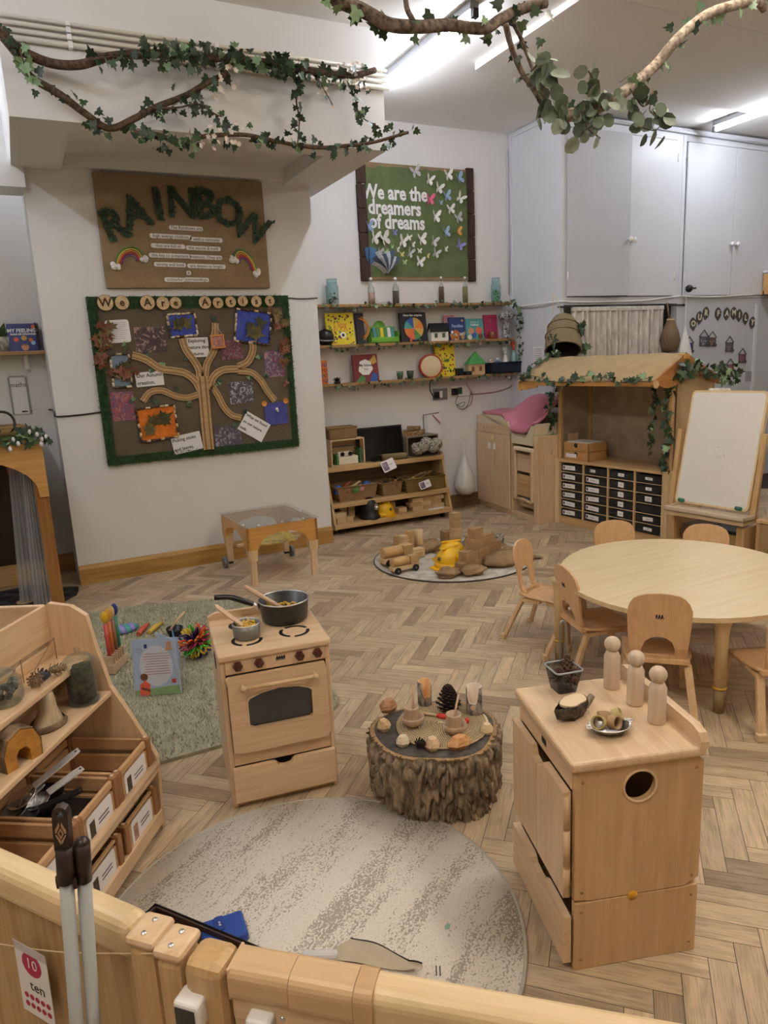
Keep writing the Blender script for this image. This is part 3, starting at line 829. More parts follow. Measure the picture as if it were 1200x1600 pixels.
for x,y,s,c,a in ((560,150,1.1,'g',20),(697,235,1,'w',-15),(885,185,1.05,'w',10),(990,220,1.1,'b',30),(790,315,1,'w',-10),(700,425,1.05,'p',0),(868,390,1,'b',15),(1003,412,1,'w',-35),(812,455,.45,'b',0),(907,520,.95,'w',10),(983,605,.95,'g',20),(757,595,1.15,'w',0),(98,695,1.05,'b',10),(155,805,1.25,'w',-10),(250,812,1.3,'w',20),(357,752,.6,'v',0),(437,840,1.15,'w',-15),(497,800,.6,'w',-10),(533,868,.55,'w',0),(617,820,1.15,'w',10),(740,840,1.0,'g',-15),(860,750,1.0,'b',20),(980,740,.9,'o',10),(1000,875,.95,'v',-30),(382,918,.55,'w',0),(428,965,.5,'y',0),(505,955,.95,'g',-20),(602,930,.5,'w',0),(680,980,.5,'y',0),(762,955,.9,'g',-20),(858,912,.55,'w',0),(605,1040,1.0,'w',-10),(455,1042,.5,'l',0),(215,940,.7,'g',0),(265,945,.6,'l',0),(330,890,.35,'l',0)):
    p = z5(x,y); m = MB(); s *= .062
    for sd in (-1,1):
        fold = rnd(20,60)
        M = wallM(p.x,-.03,p.z) @ RZ(a) @ RY(-sd * fold) @ SCL(sd,1,1)
        up = [(0,0),(.15,.35),(.5,.75),(.85,.85),(.95,.6),(.75,.2),(.4,0)]; lo = [(0,0),(.4,0),(.65,-.2),(.68,-.55),(.45,-.75),(.2,-.5)]
        for poly in (up,lo):
            m.prism([(q[0] * s,q[1] * s) for q in poly],.0008,0,M)
    m.cyl((p.x,-.032,p.z - s * .4),(p.x,-.032,p.z + s * .4),.0025,n=5)
    m.build('paper_butterfly',BF[c],dream)
# opened book fanned out in the lower left corner
pg = MB(); c = z5(255,1150)
for i,an in enumerate((150,135,118,100,86,72,60,48)):
    ln = .17 + .02 * (i % 3); d = Vector((cos(radians(an)),0,sin(radians(an))))
    q = [Vector((c.x,-.03,c.z)) + d * ln * t + Vector((0,-.012 - .05 * sin(t * 2.6),0)) for t in (0,.35,.7,1)]
    n2 = Vector((d.z,0,-d.x)) * .012
    vs = []
    for p in q: vs += [p - n2,p + n2 + Vector((0,-.05,0))]
    pg.add(vs,[(2 * j,2 * j + 2,2 * j + 3,2 * j + 1) for j in range(3)],i % 2)
pg.build('fanned_book',[mat('page_print','#c9ccd0',.8,var=.25,vs=70),mat('page_dark','#4b5a70',.8,var=.2,vs=40)],dream)
pg = MB(); c = z5(110,975)
for s in (-1,1): pg.add([(c.x,-.03,c.z - .09),(c.x + s * .05,-.06,c.z - .03),(c.x + s * .06,-.06,c.z + .06),(c.x,-.035,c.z + .08)],[(0,1,2,3)],0)
pg.build('curled_page',mat('page_blue','#3f6a96',.6,var=.2),dream)

# ---- OUR FAMILY plaques and stick-house pictures on the grey panel
PLQ = mat('plaque_dark','#4a463f',.7,var=.15)
for ch,x,y,a in (('O',1083,506,8),('U',1093,496,-5),('R',1103,489,-5),('F',1122,490,0),('A',1135.5,490,-3),('M',1146.5,489,0),('I',1155,492.5,0),('L',1165,497,0),('Y',1175.5,504,-8)):
    p = FY(x,y,5.575)
    r = thing('letter_plaque','dark leaf shaped plaque with the letter %s on the grey panel' % ch,'wall letter',(p.x,5.58,p.z),0,'OUR FAMILY letter plaques')
    m = MB(); m.prism([(0,-.075),(.045,-.03),(.05,.02),(.03,.05),(0,.068),(-.03,.05),(-.05,.02),(-.045,-.03)],.008,M=wallM(0,0,0) @ RZ(a)); m.build('plaque',PLQ,r)
    MB().text(ch,.085,wallM(0,-.009,0) @ RZ(a),ext=.001,bold=.003).build('letter',mat('plaque_letter','#d8d0bc',.8),r)
STICK = mat('grey_stick','#4b4d50',.8,var=.2)
for lab,x,y,k,s in (('blue',1077,541,0,1),('dark',1100,531,1,1.05),('dark green',1113,532,2,.95),('lilac',1140,540,3,1),('navy',1160,558,4,.95),('brown',1141,574,5,.95)):
    where = ('leftmost beside the white bag','second from the left, below the letter R','third from the left just below the letter F','below the letter M','farthest right','lowest with an orange corner')[k]
    p = FY(x,y,5.57)
    r = thing('stick_house_frame','house shaped stick frame with a photo, ' + where,'picture frame',(p.x,5.58,p.z),0,'stick house frames on the grey panel')
    w,h = .055 * s,.06 * s
    m = MB(); m.box(-w,w,-.006,-.002,-h,h * .6); m.build('photo',PH[(0,3,0,4,1,5)[k]] if k != 0 else photo_mat('photo_print_h',['#1f2a60','#3a4aa0','#28306a','#b9a0c8'],14),r)
    for a_,b_ in (((-w,-h),(-w,h * .7)),((w,-h),(w,h * .7)),((-w - .01,-h),(w + .02,-h)),((-w - .015,h * .55),(0,h * 1.7)),((w + .015,h * .55),(0,h * 1.7))):
        m = MB(); m.cyl((a_[0],-.01,a_[1]),(b_[0],-.01,b_[1]),.005,n=6); m.build('stick',STICK,r)
    m = MB()
    for q in range(4): m.leaf((w * .7,-.016,-h * .85),(cos(q * 1.7),-.2,sin(q * 1.7)),(0,-1,0),.03,0,'petal')
    m.build('paper_leaf',mat('frame_orange','#b9863a',.8) if k == 5 else STICK,r)
p = FY(1171,588,5.575); m = MB(); m.box(-.07,.07,-.003,0,-.06,.06)
o = tag(m.build('pinned_note',mat('grey_paper','#9a9ca4',.8),None,(p.x,5.578,p.z)),'small grey printed note on the grey panel above the easel','note')
m = MB()
for i in range(6): m.box(-.055,.05,-.0045,-.003,.04 - i * .017,.046 - i * .017)
m.build('lettering',mat('faint_ink','#8b8890',.8),o)

# ---- curtain, rod, hanging things
rod = MB(); y = 5.53
A,B_ = FY(872,476,y),FY(1068,478,y); A.z = B_.z = 2.0
rod.cyl(A,B_,.009,n=10); rod.ball(B_,.016,10)
tag(rod.build('curtain_rod',BLACK),'black curtain rod under the left high cupboard','curtain rod')
def curtain(name,label,x0,x1,y,z0,z1,m_,folds,amp,seed=0):
    r = thing(name,label,'curtain',(x0,y,z0))
    n = folds * 8; vs,fs = [],[]
    rows = [0,.25,.5,.75,.93,1]
    for j,t in enumerate(rows):
        for i in range(n + 1):
            u = i / n; ph = u * folds * 2 * pi
            a = amp * (1.15 - .5 * t) * (1 + .35 * sin(u * 17 + seed))
            vs.append((u * (x1 - x0) + .012 * sin(ph * .5 + t * 3),a * sin(ph + .6 * sin(u * 9 + t * 2)) ,t * (z1 - z0)))
    for j in range(len(rows) - 1):
        for i in range(n): fs.append((j * (n + 1) + i,j * (n + 1) + i + 1,(j + 1) * (n + 1) + i + 1,(j + 1) * (n + 1) + i))
    m = MB(); m.add(vs,fs,0,True); m.build('cloth',m_,r)
    h = MB(); h.box(0,x1 - x0,-.016,.016,z1 - z0 - .03,z1 - z0 + .012,.006); h.build('heading',m_,r)
    return r
CURT = speckle('crushed_velvet','#b8b2ae','#dfdbd8',30,.35,.65,.6,(1,1,.25),.3)
curtain('grey_curtain','grey crushed velvet curtain gathered on the black rod',FY(893,500,5.53).x,FY(1036,500,5.53).x,5.53,.7,1.985,CURT,17,.026)
# wicker cloche basket hung upside down with leaves
p = FY(880,520,5.36); r = thing('hanging_basket','woven straw basket hung upside down by the curtain with green leaves','basket',(p.x,5.36,p.z - .16))
STRAW = weave('straw_weave','#ac9c7e','#75664c',200,bmp=1.2,rough=.85)
m = MB(); prof = [(.165,0),(.168,.06),(.163,.14),(.15,.22),(.125,.29),(.09,.345),(.05,.37),(.0001,.375)]
m.lathe(prof,28,M=RZ(-40) @ RX(-30)); m.lathe([(q[0] * .95,q[1] - .004) for q in prof][::-1],28,mi=1,M=RZ(-40) @ RX(-30))
m.torus((0,0,0),.166,.009,28,6,M=RZ(-40) @ RX(-30)); m.torus((0,0,.15),.166,.006,28,6,M=RZ(-40) @ RX(-30)); m.torus((0,0,.25),.145,.006,28,6,M=RZ(-40) @ RX(-30))
m.build('basket_shell',[STRAW,DARK],r)  # inner shell coloured dark for the shade inside the basket
m = MB(); m.tube([(-.05,.08,.36),(-.02,.12,.52)],.004,5); m.build('strap',mat('string','#d8c39a',.9),r)
m = MB(); m.tube([(.04,.08,.36),(.0,.12,.52)],.004,5); m.build('strap',mat('string','#d8c39a',.9),r)
l = MB()
for cx,cz,n in ((.15,.2,8),(.17,.02,8),(-.2,.08,9),(-.17,-.04,7)):
    for _ in range(n):
        an = rnd(0,2 * pi); l.leaf((cx + rnd(-.02,.02),-.08 + rnd(-.03,.03),cz + rnd(-.03,.03)),(cos(an),-.3,sin(an)),(0,-1,.3),rnd(.06,.09),random.choice((0,1)),'ivy' if cx > 0 else 'long')
l.build('leaves',IVYM,r)
# cloth bags on the rod end
p = FY(1047,525,5.45); r = thing('cloth_bag','brown hessian drawstring bag hanging from the end of the black rod','bag',(p.x,5.45,p.z - .16))
m = MB(); m.lathe([(.0001,0),(.06,.005),(.092,.05),(.098,.12),(.085,.2),(.06,.27),(.035,.32),(.03,.34)],20,fn=lambda v: (v.x * (1 + .07 * sin(v.z * 40 + v.y * 30)),v.y * (1 + .06 * sin(v.z * 33 + v.x * 45)),v.z))
m.build('bag_body',weave('hessian','#8d7a62','#6b5a45',300),r)
m = MB(); m.torus((0,0,.325),.034,.007,16,6); m.build('tie',mat('string','#d8c39a',.9),r)
m = MB(); m.tube([(-.02,0,.33),(-.015,.04,.5)],.009,6); m.build('strap',weave('hessian','#8d7a62','#6b5a45',300),r)
p = FY(1062,540,5.52); r = thing('white_bag','white cloth bag partly hidden behind the brown hessian bag','bag',(p.x + .05,5.50,p.z - .3))
m = MB(); m.lathe([(.0001,0),(.09,.02),(.11,.12),(.09,.25),(.05,.38),(.018,.46),(.004,.5),(.004,.86)],16,fn=lambda v: (v.x * (1 + .1 * sin(v.z * 26)),v.y * .5,v.z)); m.build('bag_body',WHITE,r)
m = MB(); m.ball((0,-.03,.88),.04,10); m.cyl((0,-.03,.88),(.1,-.03,.885),.01,n=8); m.build('coat_hook',BLACK,r)
# notices on the walls
p = FX(841,560,4.755); m = MB(); m.box(-.003,0,-.075,.075,-.12,.12)
o = tag(m.build('wall_notice',PAPER,None,(4.757,p.y,p.z)),'white printed notice on the boxed corner left of the straw basket','notice')
m = MB()
for i in range(9): m.box(-.0045,-.003,-.06,.055,.09 - i * .02,.095 - i * .02)
m.build('lettering',mat('faint_ink','#8b8890',.8),o)
A,B_ = FY(664,648,6.33),FY(690,693,6.33)
o = tag(MB().box(A.x + .03,B_.x,6.338,6.341,B_.z,A.z).build('wall_notice',PAPER),'white notice hanging by a pencil on the back wall above the newspaper crate','notice')
m = MB(); m.tube([(A.x - .02,6.33,B_.z + .02),(A.x - .02,6.33,A.z),(B_.x - .02,6.33,A.z + .01)],.004,5); m.build('wire_hanger',BLACK,o)
m = MB(); m.cyl((A.x + .09,6.33,A.z - .01),(B_.x - .01,6.325,A.z - .1),.005,n=6); m.build('red_pencil',mat('pencil_red','#a8383a',.5),o)
# sockets and wires under the shelves
for lab,x0,y0,x1,y1 in (('grey double socket plate with a black plug below the lowest shelf',677,608,700,624),('white socket plate with a green switch below the lowest shelf',704,603,733,618)):
    A,B_ = FY(x0,y0,6.33),FY(x1,y1,6.33); cx,cz = (A.x + B_.x) / 2,(A.z + B_.z) / 2; w,h = (B_.x - A.x) / 2,(A.z - B_.z) / 2
    r = thing('wall_socket',lab,'socket',(cx,6.35,cz))
    MB().box(-w,w,-.018,0,-h,h,.005).build('plate',GREYM if 'grey' in lab else WHITE,r)
    MB().box(-w * .2,w * .2,-.03,-.015,-h * .6,h * .6,.003).build('switch',mat('green_switch','#3a5a48',.5) if 'green' in lab else WHITE,r)
    MB().box(-w * .95,-w * .35,-.05,-.015,-h * .7,h * .5,.006).build('plug',BLACK,r)
cable('black cable looping down from the lowest shelf to the wall socket',[FY(672,597,6.2),FY(672,610,6.28),FY(680,622,6.30),FY(686,618,6.31)],.006)
cable('pink cable dangling from the lowest shelf past the socket',[FY(731,588,6.22),FY(730,602,6.3),FY(738,615,6.33),FY(735,632,6.33),FY(722,640,6.33)],.004,mat('pink_wire','#a06a6c',.6))
cable('pinkish cable along the wall from the socket to the corner',[FY(735,616,6.34),FY(770,613,6.34),FY(798,604,6.34),FY(800,590,6.34),FY(800,580,6.34)],.005,mat('pink_wire','#a06a6c',.6))
cable('tangle of thin black wire hanging under the white socket',[FY(716,617,6.31),FY(712,630,6.31),FY(722,636,6.3),FY(726,628,6.3),FY(714,634,6.3),FY(724,640,6.31),FY(732,630,6.31),FY(736,612,6.32)],.003)

# box on the wall at the right edge
r = thing('slatted_box','small bamboo box on the wall at the right edge of the picture','box',(7.66,5.15,2.10))
m = MB(); m.box(0,.5,0,.38,0,.02); 
for i in range(10): m.box(i * .05,i * .05 + .048,-.0,.015,.02,.22,.003)
m.box(0,.012,.015,.38,.02,.22,.002); m.build('slat_front',mat('bamboo_slat','#c69a62',.6,var=.15,vs=30),r)
m = MB(); m.box(-.01,.52,-.02,.38,.235,.255,.004); m.build('lid',PAPER,r)
m = MB(); m.box(0,.5,.36,.42,0,.04); m.build('wall_bracket',PALEW['x'],r)
m = MB(); m.box(.03,.2,.05,.2,.0,.06,.02); m.box(.18,.4,.08,.25,.0,.09,.03); m.cyl((.06,.04,.03),(.15,.03,.07),.012,n=8)
tag(m.build('black_bag',BLACK,None,(7.66,5.15,2.356)),'black bundle lying on the bamboo wall box','bag')
# =================================================================== WALL SHELVES AND WHAT STANDS ON THEM
SHY = 6.19
SHZ = [2.105,1.745,1.392]
SHELFW = wood('shelf_board','#b08d60','#8f6d45','x',coat=.05)
for z,lab,x1 in zip(SHZ,('highest wall shelf with the jars and bottles','middle wall shelf with books standing along it','lowest wall shelf with the drum and flower pots'),(4.66,4.69,4.70)):
    r = thing('wall_shelf',lab + ' on the back wall','shelf',(2.40,SHY,z))
    MB().box(0,x1 - 2.40,0,.158,-.026,0,.002).build('board',SHELFW,r)
    for bx in (.5,1.9):
        MB().box(bx - .012,bx + .012,.06,.158,-.06,-.026).build('bracket',WHITE,r)
def sx(px,py,Y): return FY(px,py,Y).x
def sspan(px0,py_top,px1,py_bot,row,Y=6.25):
    # width, height and left edge of a thing standing on shelf row whose picture box is given
    A,B_ = FY(px0,py_bot,Y),FY(px1,py_bot,Y); Cc = FY((px0 + px1) / 2,py_top,Y)
    return A.x,B_.x - A.x,max(.02,Cc.z - SHZ[row])
def cover(name,label,cat,box,row,mats_,tilt=8,th=.02,art=None,Y=6.235,group=None,yaw=0):
    x,w,h = sspan(*box,row,Y)
    r = thing(name,label,cat,(x + w / 2,Y,SHZ[row]),radians(yaw),group)
    R_ = RX(-tilt)
    m = MB(); m.box(-w / 2,w / 2,0,th,0,h,.0015,0,R_); m.build('book_block',mats_[0],r)
    mb_ = MB(); mb_.box(-w / 2 + .004,w / 2 + .002,.003,th - .003,.003,h - .002 + .003,0,0,R_); mb_.build('pages',PAPER,r)
    if art: art(r,w,h,R_ @ wallM(0,-.0008,0))
    return r
def dots(m,w,h,n,mats_n,r0,r1,M,avoid=None):
    for _ in range(n):
        x,y = rnd(-w * .44,w * .44),rnd(h * .05,h * .95)
        if avoid and avoid(x,y): continue
        m.prism(circle(rnd(r0,r1),7,x,y,rnd(0,1)),.0008,random.randrange(mats_n),M)
INK = {k: mat('ink_' + k,c,.6,var=.03) for k,c in dict(yellow='#e3cf2e',black='#1c1a22',navy='#25386f',blue='#2f5ba8',red='#b43a38',orange='#d9772c',green='#4f8a4a',teal='#4f9a98',magenta='#a8305c',cream='#e8dfc6',brown='#8a5a38',pink='#c98a92',white='#ecebe6',gold='#caa24a',lilac='#9a8fd0',skyblue='#9db8e0',skin='#c98f6d',darkskin='#6b4330',coral='#e2644a').items()}
def art_spy(r,w,h,M):
    m = MB(); dots(m,w,h,60,4,.006,.012,M,lambda x,y: abs(x) < w * .3 and h * .4 < y < h * .72); m.build('cover_pictures',[INK['black'],INK['brown'],INK['red'],INK['green']],r)
    m = MB(); m.text('I Spy',.07,M @ T(0,h * .63,0),ext=.0006,bold=.001); m.text('BUGS',.06,M @ T(0,h * .48,0),ext=.0006); m.build('title',INK['orange'],r)
    m = MB(); m.prism(circle(.03,14,.02,h * .3),.001,0,M); m.prism(circle(.014,10,.02,h * .3),.0016,1,M); m.build('cover_badge',[INK['white'],INK['black']],r)
cover('picture_book','large yellow book with insects standing on the middle shelf at the left','book',(513,488,556,536),1,[INK['yellow']],8,.025,art_spy)
def art_dark(r,w,h,M):
    m = MB(); m.torus((-w * .2,h * .5,0),h * .32,.008,16,5,0,M,-1.2,1.5); m.torus((-w * .3,h * .5,0),h * .4,.006,16,5,1,M,-1.2,1.2); m.build('cover_pictures',[INK['orange'],INK['gold']],r)
cover('picture_book','narrow dark book with an orange swirl beside the large yellow book','book',(559,488,572,533),1,[INK['black']],8,.02,art_dark)
def art_dino(r,w,h,M):
    m = MB(); c = (0,h * .45)
    for i,mi in enumerate((0,1,2,3,0,4,5,1)):
        a0,a1 = i * pi / 4,(i + 1) * pi / 4
        m.prism([c] + [(c[0] + w * .36 * cos(a0 + (a1 - a0) * k / 4),c[1] + w * .36 * sin(a0 + (a1 - a0) * k / 4)) for k in range(5)],.001,mi,M)
    dots(m,w * .7,h * .8,26,6,.006,.014,M); m.build('cover_pictures',[INK['orange'],INK['gold'],INK['blue'],INK['teal'],INK['coral'],INK['green']],r)
    m = MB(); m.text('How the crayons',.03,M @ T(0,h * .9,0),ext=.0006,bold=.001); m.build('title',INK['white'],r)
cover('picture_book','square black book with a bright round picture in the middle of the middle shelf','book',(628,487,669,529),1,[INK['black']],8,.025,art_dino)
def art_numb(r,w,h,M):
    m = MB(); m.text('Families',.042,M @ T(0,h * .62,0),ext=.0006,bold=.001); m.build('title',INK['skyblue'],r)
    m = MB(); dots(m,w,h * .42,26,4,.01,.022,M); m.prism(circle(.012,10,w * .32,h * .85),.001,0,M); m.build('cover_pictures',[INK['gold'],INK['orange'],INK['white'],INK['skin']],r)
cover('picture_book','dark blue book with a gold crowd on the cover on the middle shelf','book',(704,495,729,526),1,[INK['navy']],8,.02,art_numb)
cover('picture_book','pale pink notebook half hidden behind the dark blue book','book',(696,492,712,526),1,[INK['pink']],5,.012,None,6.275)
def art_fam(r,w,h,M):
    m = MB(); m.text('My Book of',.022,M @ T(0,h * .83,0),ext=.0006); m.text('Feelings',.03,M @ T(0,h * .7,0),ext=.0006,bold=.001); m.build('title',INK['white'],r)
    m = MB()
    for x,y,s,c in ((-.05,.4,.035,0),(.045,.42,.038,1),(-.02,.2,.03,2),(.06,.15,.03,3),(-.07,.12,.025,4)): m.prism(circle(s,12,x,h * y),.001,c,M)
    m.build('cover_pictures',[INK['skin'],INK['coral'],INK['blue'],INK['darkskin'],INK['cream']],r)
cover('picture_book','teal green book with children on the cover beside the dark blue book','book',(730,497,757,525),1,[INK['teal']],8,.015,art_fam)
def art_mag(r,w,h,M):
    m = MB(); m.text('k',.04,M @ T(0,h * .75,0),ext=.0006); m.build('title',INK['pink'],r)
cover('picture_book','magenta card standing behind the brown jar on the middle shelf','card',(758,491,779,522),1,[INK['magenta']],8,.01,art_mag,6.27)
def art_spy2(r,w,h,M):
    m = MB(); dots(m,w,h,60,4,.006,.013,M); m.build('cover_pictures',[INK['black'],INK['brown'],INK['red'],INK['green']],r)
    m = MB(); m.text('I Spy',.05,M @ T(0,h * .5,0.001),ext=.0006,bold=.001); m.build('title',INK['green'],r)
cover('picture_book','tall yellow book with black pictures leaning behind the drum','book',(683,535,713,584),2,[INK['yellow']],6,.025,art_spy2,6.25)
def art_school(r,w,h,M):
    m = MB(); m.prism([(-w * .3,h * .4),(-w * .22,h * .75),(0,h * .82),(w * .22,h * .72),(w * .28,h * .45),(w * .1,h * .25),(-w * .15,h * .25)],.001,0,M); m.build('cover_panel',INK['white'],r)
    m = MB(); m.text('My School',.032,M @ T(0,h * .6,.0015),ext=.0005,bold=.0008); m.text('Year',.026,M @ T(0,h * .46,.0015),ext=.0005); m.build('title',TYPE,r)
    m = MB(); m.prism([(w * .15,h * .75),(w * .4,h * .98),(w * .46,h * .7),(w * .3,h * .62)],.001,0,M); m.prism([(-w * .46,0),(-w * .2,h * .25),(-w * .05,h * .15),(-w * .1,0)],.001,1,M); m.prism([(w * .12,0),(w * .25,h * .32),(w * .46,h * .25),(w * .4,0)],.001,2,M); m.build('cover_pictures',[INK['gold'],INK['green'],INK['blue']],r)
cover('picture_book','dark red book with a white panel and coloured corners on the lowest shelf','book',(554,553,593,590),2,[mat('cover_darkred','#7c2c32',.6)],8,.02,art_school)
def art_ob(r,w,h,M):
    m = MB()
    for i in range(4):
        for j in range(2): m.torus(((j - .5) * w * .5,h * (.15 + i * .22),0),w * .17,.004,10,4,(i + j) % 3,M)
    m.build('cover_pictures',[INK['red'],INK['blue'],INK['brown']],r)
cover('picture_book','narrow orange box with rings at the left end of the lowest shelf','box',(500,563,513,593),2,[INK['orange']],2,.05,art_ob,6.24)

# jars and bottles on the top shelf
GLB = glass('blue_glass','#cfecef',.35); GLC = glass('clear_glass','#f0f6f4',.22)
def jar(label,px,ytop,ybot,wpx,fill,tint,lid=True):
    Y = 6.26; x = sx(px,ybot,Y); h = FY(px,ytop,Y).z - SHZ[0]; r_ = wpx / 2 / 178
    r = thing('glass_jar',label,'jar',(x,Y,SHZ[0]),0)
    m = MB(); m.lathe([(.0001,.0),(r_ * .92,0),(r_,.01),(r_,h * .7),(r_ * .8,h * .8),(r_ * .78,h * .86)],20); m.build('jar_glass',tint,r)
    m = MB(); m.lathe([(r_ * .82,h * .84),(r_ * .84,h * .86),(r_ * .84,h),(.0001,h)],20); m.build('lid',tint if lid else GREYM,r)
    m = MB()
    for _ in range(16): m.ball((rnd(-.6,.6) * r_,rnd(-.6,.6) * r_,rnd(.02,h * .5)),rnd(.01,.02),7,random.choice((0,1)))
    m.build('filling',fill,r)
    return r
jar('pale blue lidded jar of shells at the left end of the top shelf',520,436,474,21,[mat('shell_pale','#cfc6ba',.6),mat('shell_dark','#5d5048',.6)],GLB)
jar('pale blue lidded jar with green filling at the right end of the top shelf',775,434,468,18,[mat('moss_fill','#7fb08a',.8),mat('moss_fill_b','#54785a',.8)],GLB)
def bottle(label,px,ytop,ybot,wpx,fill,hf):
    Y = 6.26; x = sx(px,ybot,Y); h = FY(px,ytop,Y).z - SHZ[0]; R_ = wpx / 2 / 178
    r = thing('glass_bottle',label,'bottle',(x,Y,SHZ[0]))
    m = MB(); m.lathe([(.0001,0),(R_,0),(R_,h * .52),(R_ * .9,h * .62),(R_ * .4,h * .74),(R_ * .38,h * .88),(R_ * .5,h * .9),(R_ * .48,h * .94)],16); m.build('bottle_glass',GLC,r)
    m = MB(); m.lathe([(.0001,.004),(R_ * .88,.004),(R_ * .88,h * hf),(.0001,h * hf)],14); m.build('filling',fill,r)
    m = MB(); m.ball((0,0,h * .95),R_ * .5,10); m.tube([(R_ * .5,0,h * .88),(R_ * .75,0,h * .8),(0,-R_ * .6,h * .78),(-R_ * .75,0,h * .8),(-R_ * .5,0,h * .88)],.002,4); m.build('swing_stopper',WHITE,r)
bottle('swing top bottle with pale pink petals, first from the left on the top shelf',581,434,473,12,mat('petals_fill','#c9a79f',.8,var=.3,vs=70),.45)
bottle('swing top bottle with dark grey sand, second from the left on the top shelf',619,434,472,12,mat('sand_fill','#6d645e',.9,var=.2,vs=90),.5)
bottle('swing top bottle with brown seeds, third from the left on the top shelf',690,432,469,10,mat('seed_fill','#6a503c',.9,var=.4,vs=70),.62)
bottle('swing top bottle with dry green herbs, fourth from the left on the top shelf',727,432,468,10,mat('herb_fill','#8a8a5c',.9,var=.3,vs=70),.62)

# other things on the middle shelf
p = sx(507,530,6.24); r = thing('dark_bowl','black round helmet like bowl at the left end of the middle shelf','bowl',(p + .02,6.26,SHZ[1]))
m = MB(); m.lathe([(.0001,.0),(.05,.0),(.075,.04),(.08,.09),(.06,.13),(.0001,.15)],18); m.build('shell',BLACK,r)
m = MB(); m.torus((0,0,.055),.08,.007,18,5,M=RX(12)); m.build('rim_band',GREYM,r)
x,w,h = sspan(579,505,622,532,1); r = thing('book_tray','green plastic tray of thin green and yellow books on the middle shelf','tray',(x,6.22,SHZ[1]))
GP = mat('green_plastic','#6fae3c',.4,var=.05)
m = MB(); m.box(0,w,0,.10,0,.012,.003); m.box(0,w,.09,.10,0,h * .85,.003); m.box(0,.008,0,.1,0,h * .6,.003); m.box(w - .008,w,0,.1,0,h * .6,.003); m.box(0,w,0,.008,0,h * .3,.003); m.build('tray_body',GP,r)
m = MB(); m.lathe([(.0001,0),(w * .22,0),(w * .22,.006),(.0001,.006)],20,M=T(w * .45,.1,h * .8) @ RX(90)); m.build('handle_arch',GP,r)
for i in range(6):
    k = tag(MB().box(0,w * .12,0,.05,0,h * .72,.001,M=RX(-10)).build('thin_book',[INK['teal'],INK['green'],INK['yellow'],INK['green'],INK['white'],INK['teal']][i],None,(x + w * (.12 + i * .13),6.245,SHZ[1] + .014)),'%s thin book, %s from the left in the green plastic tray' % (('teal','green','yellow','green','white','teal')[i],('first','second','third','fourth','fifth','sixth')[i]),'book','thin books in the green tray')
def house(name,label,box,row,wall,roof,winm,hip=False,Y=6.25):
    x,w,h = sspan(*box,row,Y); r = thing(name,label,'toy house',(x + w / 2,Y,SHZ[row]))
    d = .06; wh = h * (.58 if not hip else .45)
    m = MB(); m.box(-w * .44,w * .44,-d / 2,d / 2,0,wh)
    if not hip: m.prism([(-d / 2,wh),(d / 2,wh),(0,h * .97)],w * .86,M=T(-w * .43,0,0) @ Matrix(((0,0,1,0),(1,0,0,0),(0,1,0,0),(0,0,0,1))))
    m.build('walls',wall,r)
    m = MB()
    if hip:
        m.add([(-w / 2,-d * .7,wh),(w / 2,-d * .7,wh),(w / 2,d * .7,wh),(-w / 2,d * .7,wh),(-w * .04,0,h),(w * .04,0,h)],[(0,1,5,4),(1,2,5),(2,3,4,5),(3,0,4),(3,2,1,0)])
    else:
        for s in (-1,1): m.add([(-w / 2,s * d * .62,wh - .01),(w / 2,s * d * .62,wh - .01),(w / 2,0,h),(-w / 2,0,h),(-w / 2,s * d * .62,wh),(w / 2,s * d * .62,wh),(w / 2,0,h + .008),(-w / 2,0,h + .008)],[(0,1,2,3),(4,5,6,7),(0,1,5,4),(1,2,6,5),(0,3,7,4)])
    m.build('roof',roof,r)
    for i in (-1,1):
        m = MB(); m.cbox((i * w * .2,-d / 2 - .001,wh * .55),(w * .15,.004,wh * .45),.001); m.build('window',winm,r)
house('toy_house','small white wooden house with a black roof on the middle shelf',(670,506,700,529),1,INK['white'],BLACK,mat('window_dark','#4a5a4a',.5))
house('toy_house','wooden toy house with a green pyramid roof on the lowest shelf',(728,549,757,580),2,PALEW['x'],mat('roof_green','#4e9a56',.6),INK['brown'],True)
Y = 6.215; r = thing('brown_jar','small brown glass jar in front of the magenta card','jar',(sx(769,522,Y),Y,SHZ[1]))
m = MB(); m.lathe([(.0001,0),(.038,0),(.04,.01),(.04,.065),(.034,.075),(.0001,.075)],16); m.build('jar_body',mat('amber','#7d3d20',.25),r)
m = MB(); m.box(.045,.06,-.01,.01,0,.06,.004); m.build('clear_handle',GLC,r)
Y = 6.22; r = thing('silver_goblet','dark silver ornament shaped like a goblet at the right end of the middle shelf','ornament',(sx(791,521,Y),Y,SHZ[1]))
m = MB(); m.lathe([(.0001,0),(.045,0),(.045,.012),(.034,.03),(.04,.1),(.032,.15),(.05,.17),(.075,.2),(.08,.24),(.05,.27),(.0001,.26)],18,fn=lambda v: (v.x * (1 + .06 * sin(v.z * 90)),v.y * (1 + .06 * sin(v.z * 90)),v.z)); m.build('ornament_body',speckle('tarnished_silver','#35363a','#b8babd',50,.4,.6,.35),r)
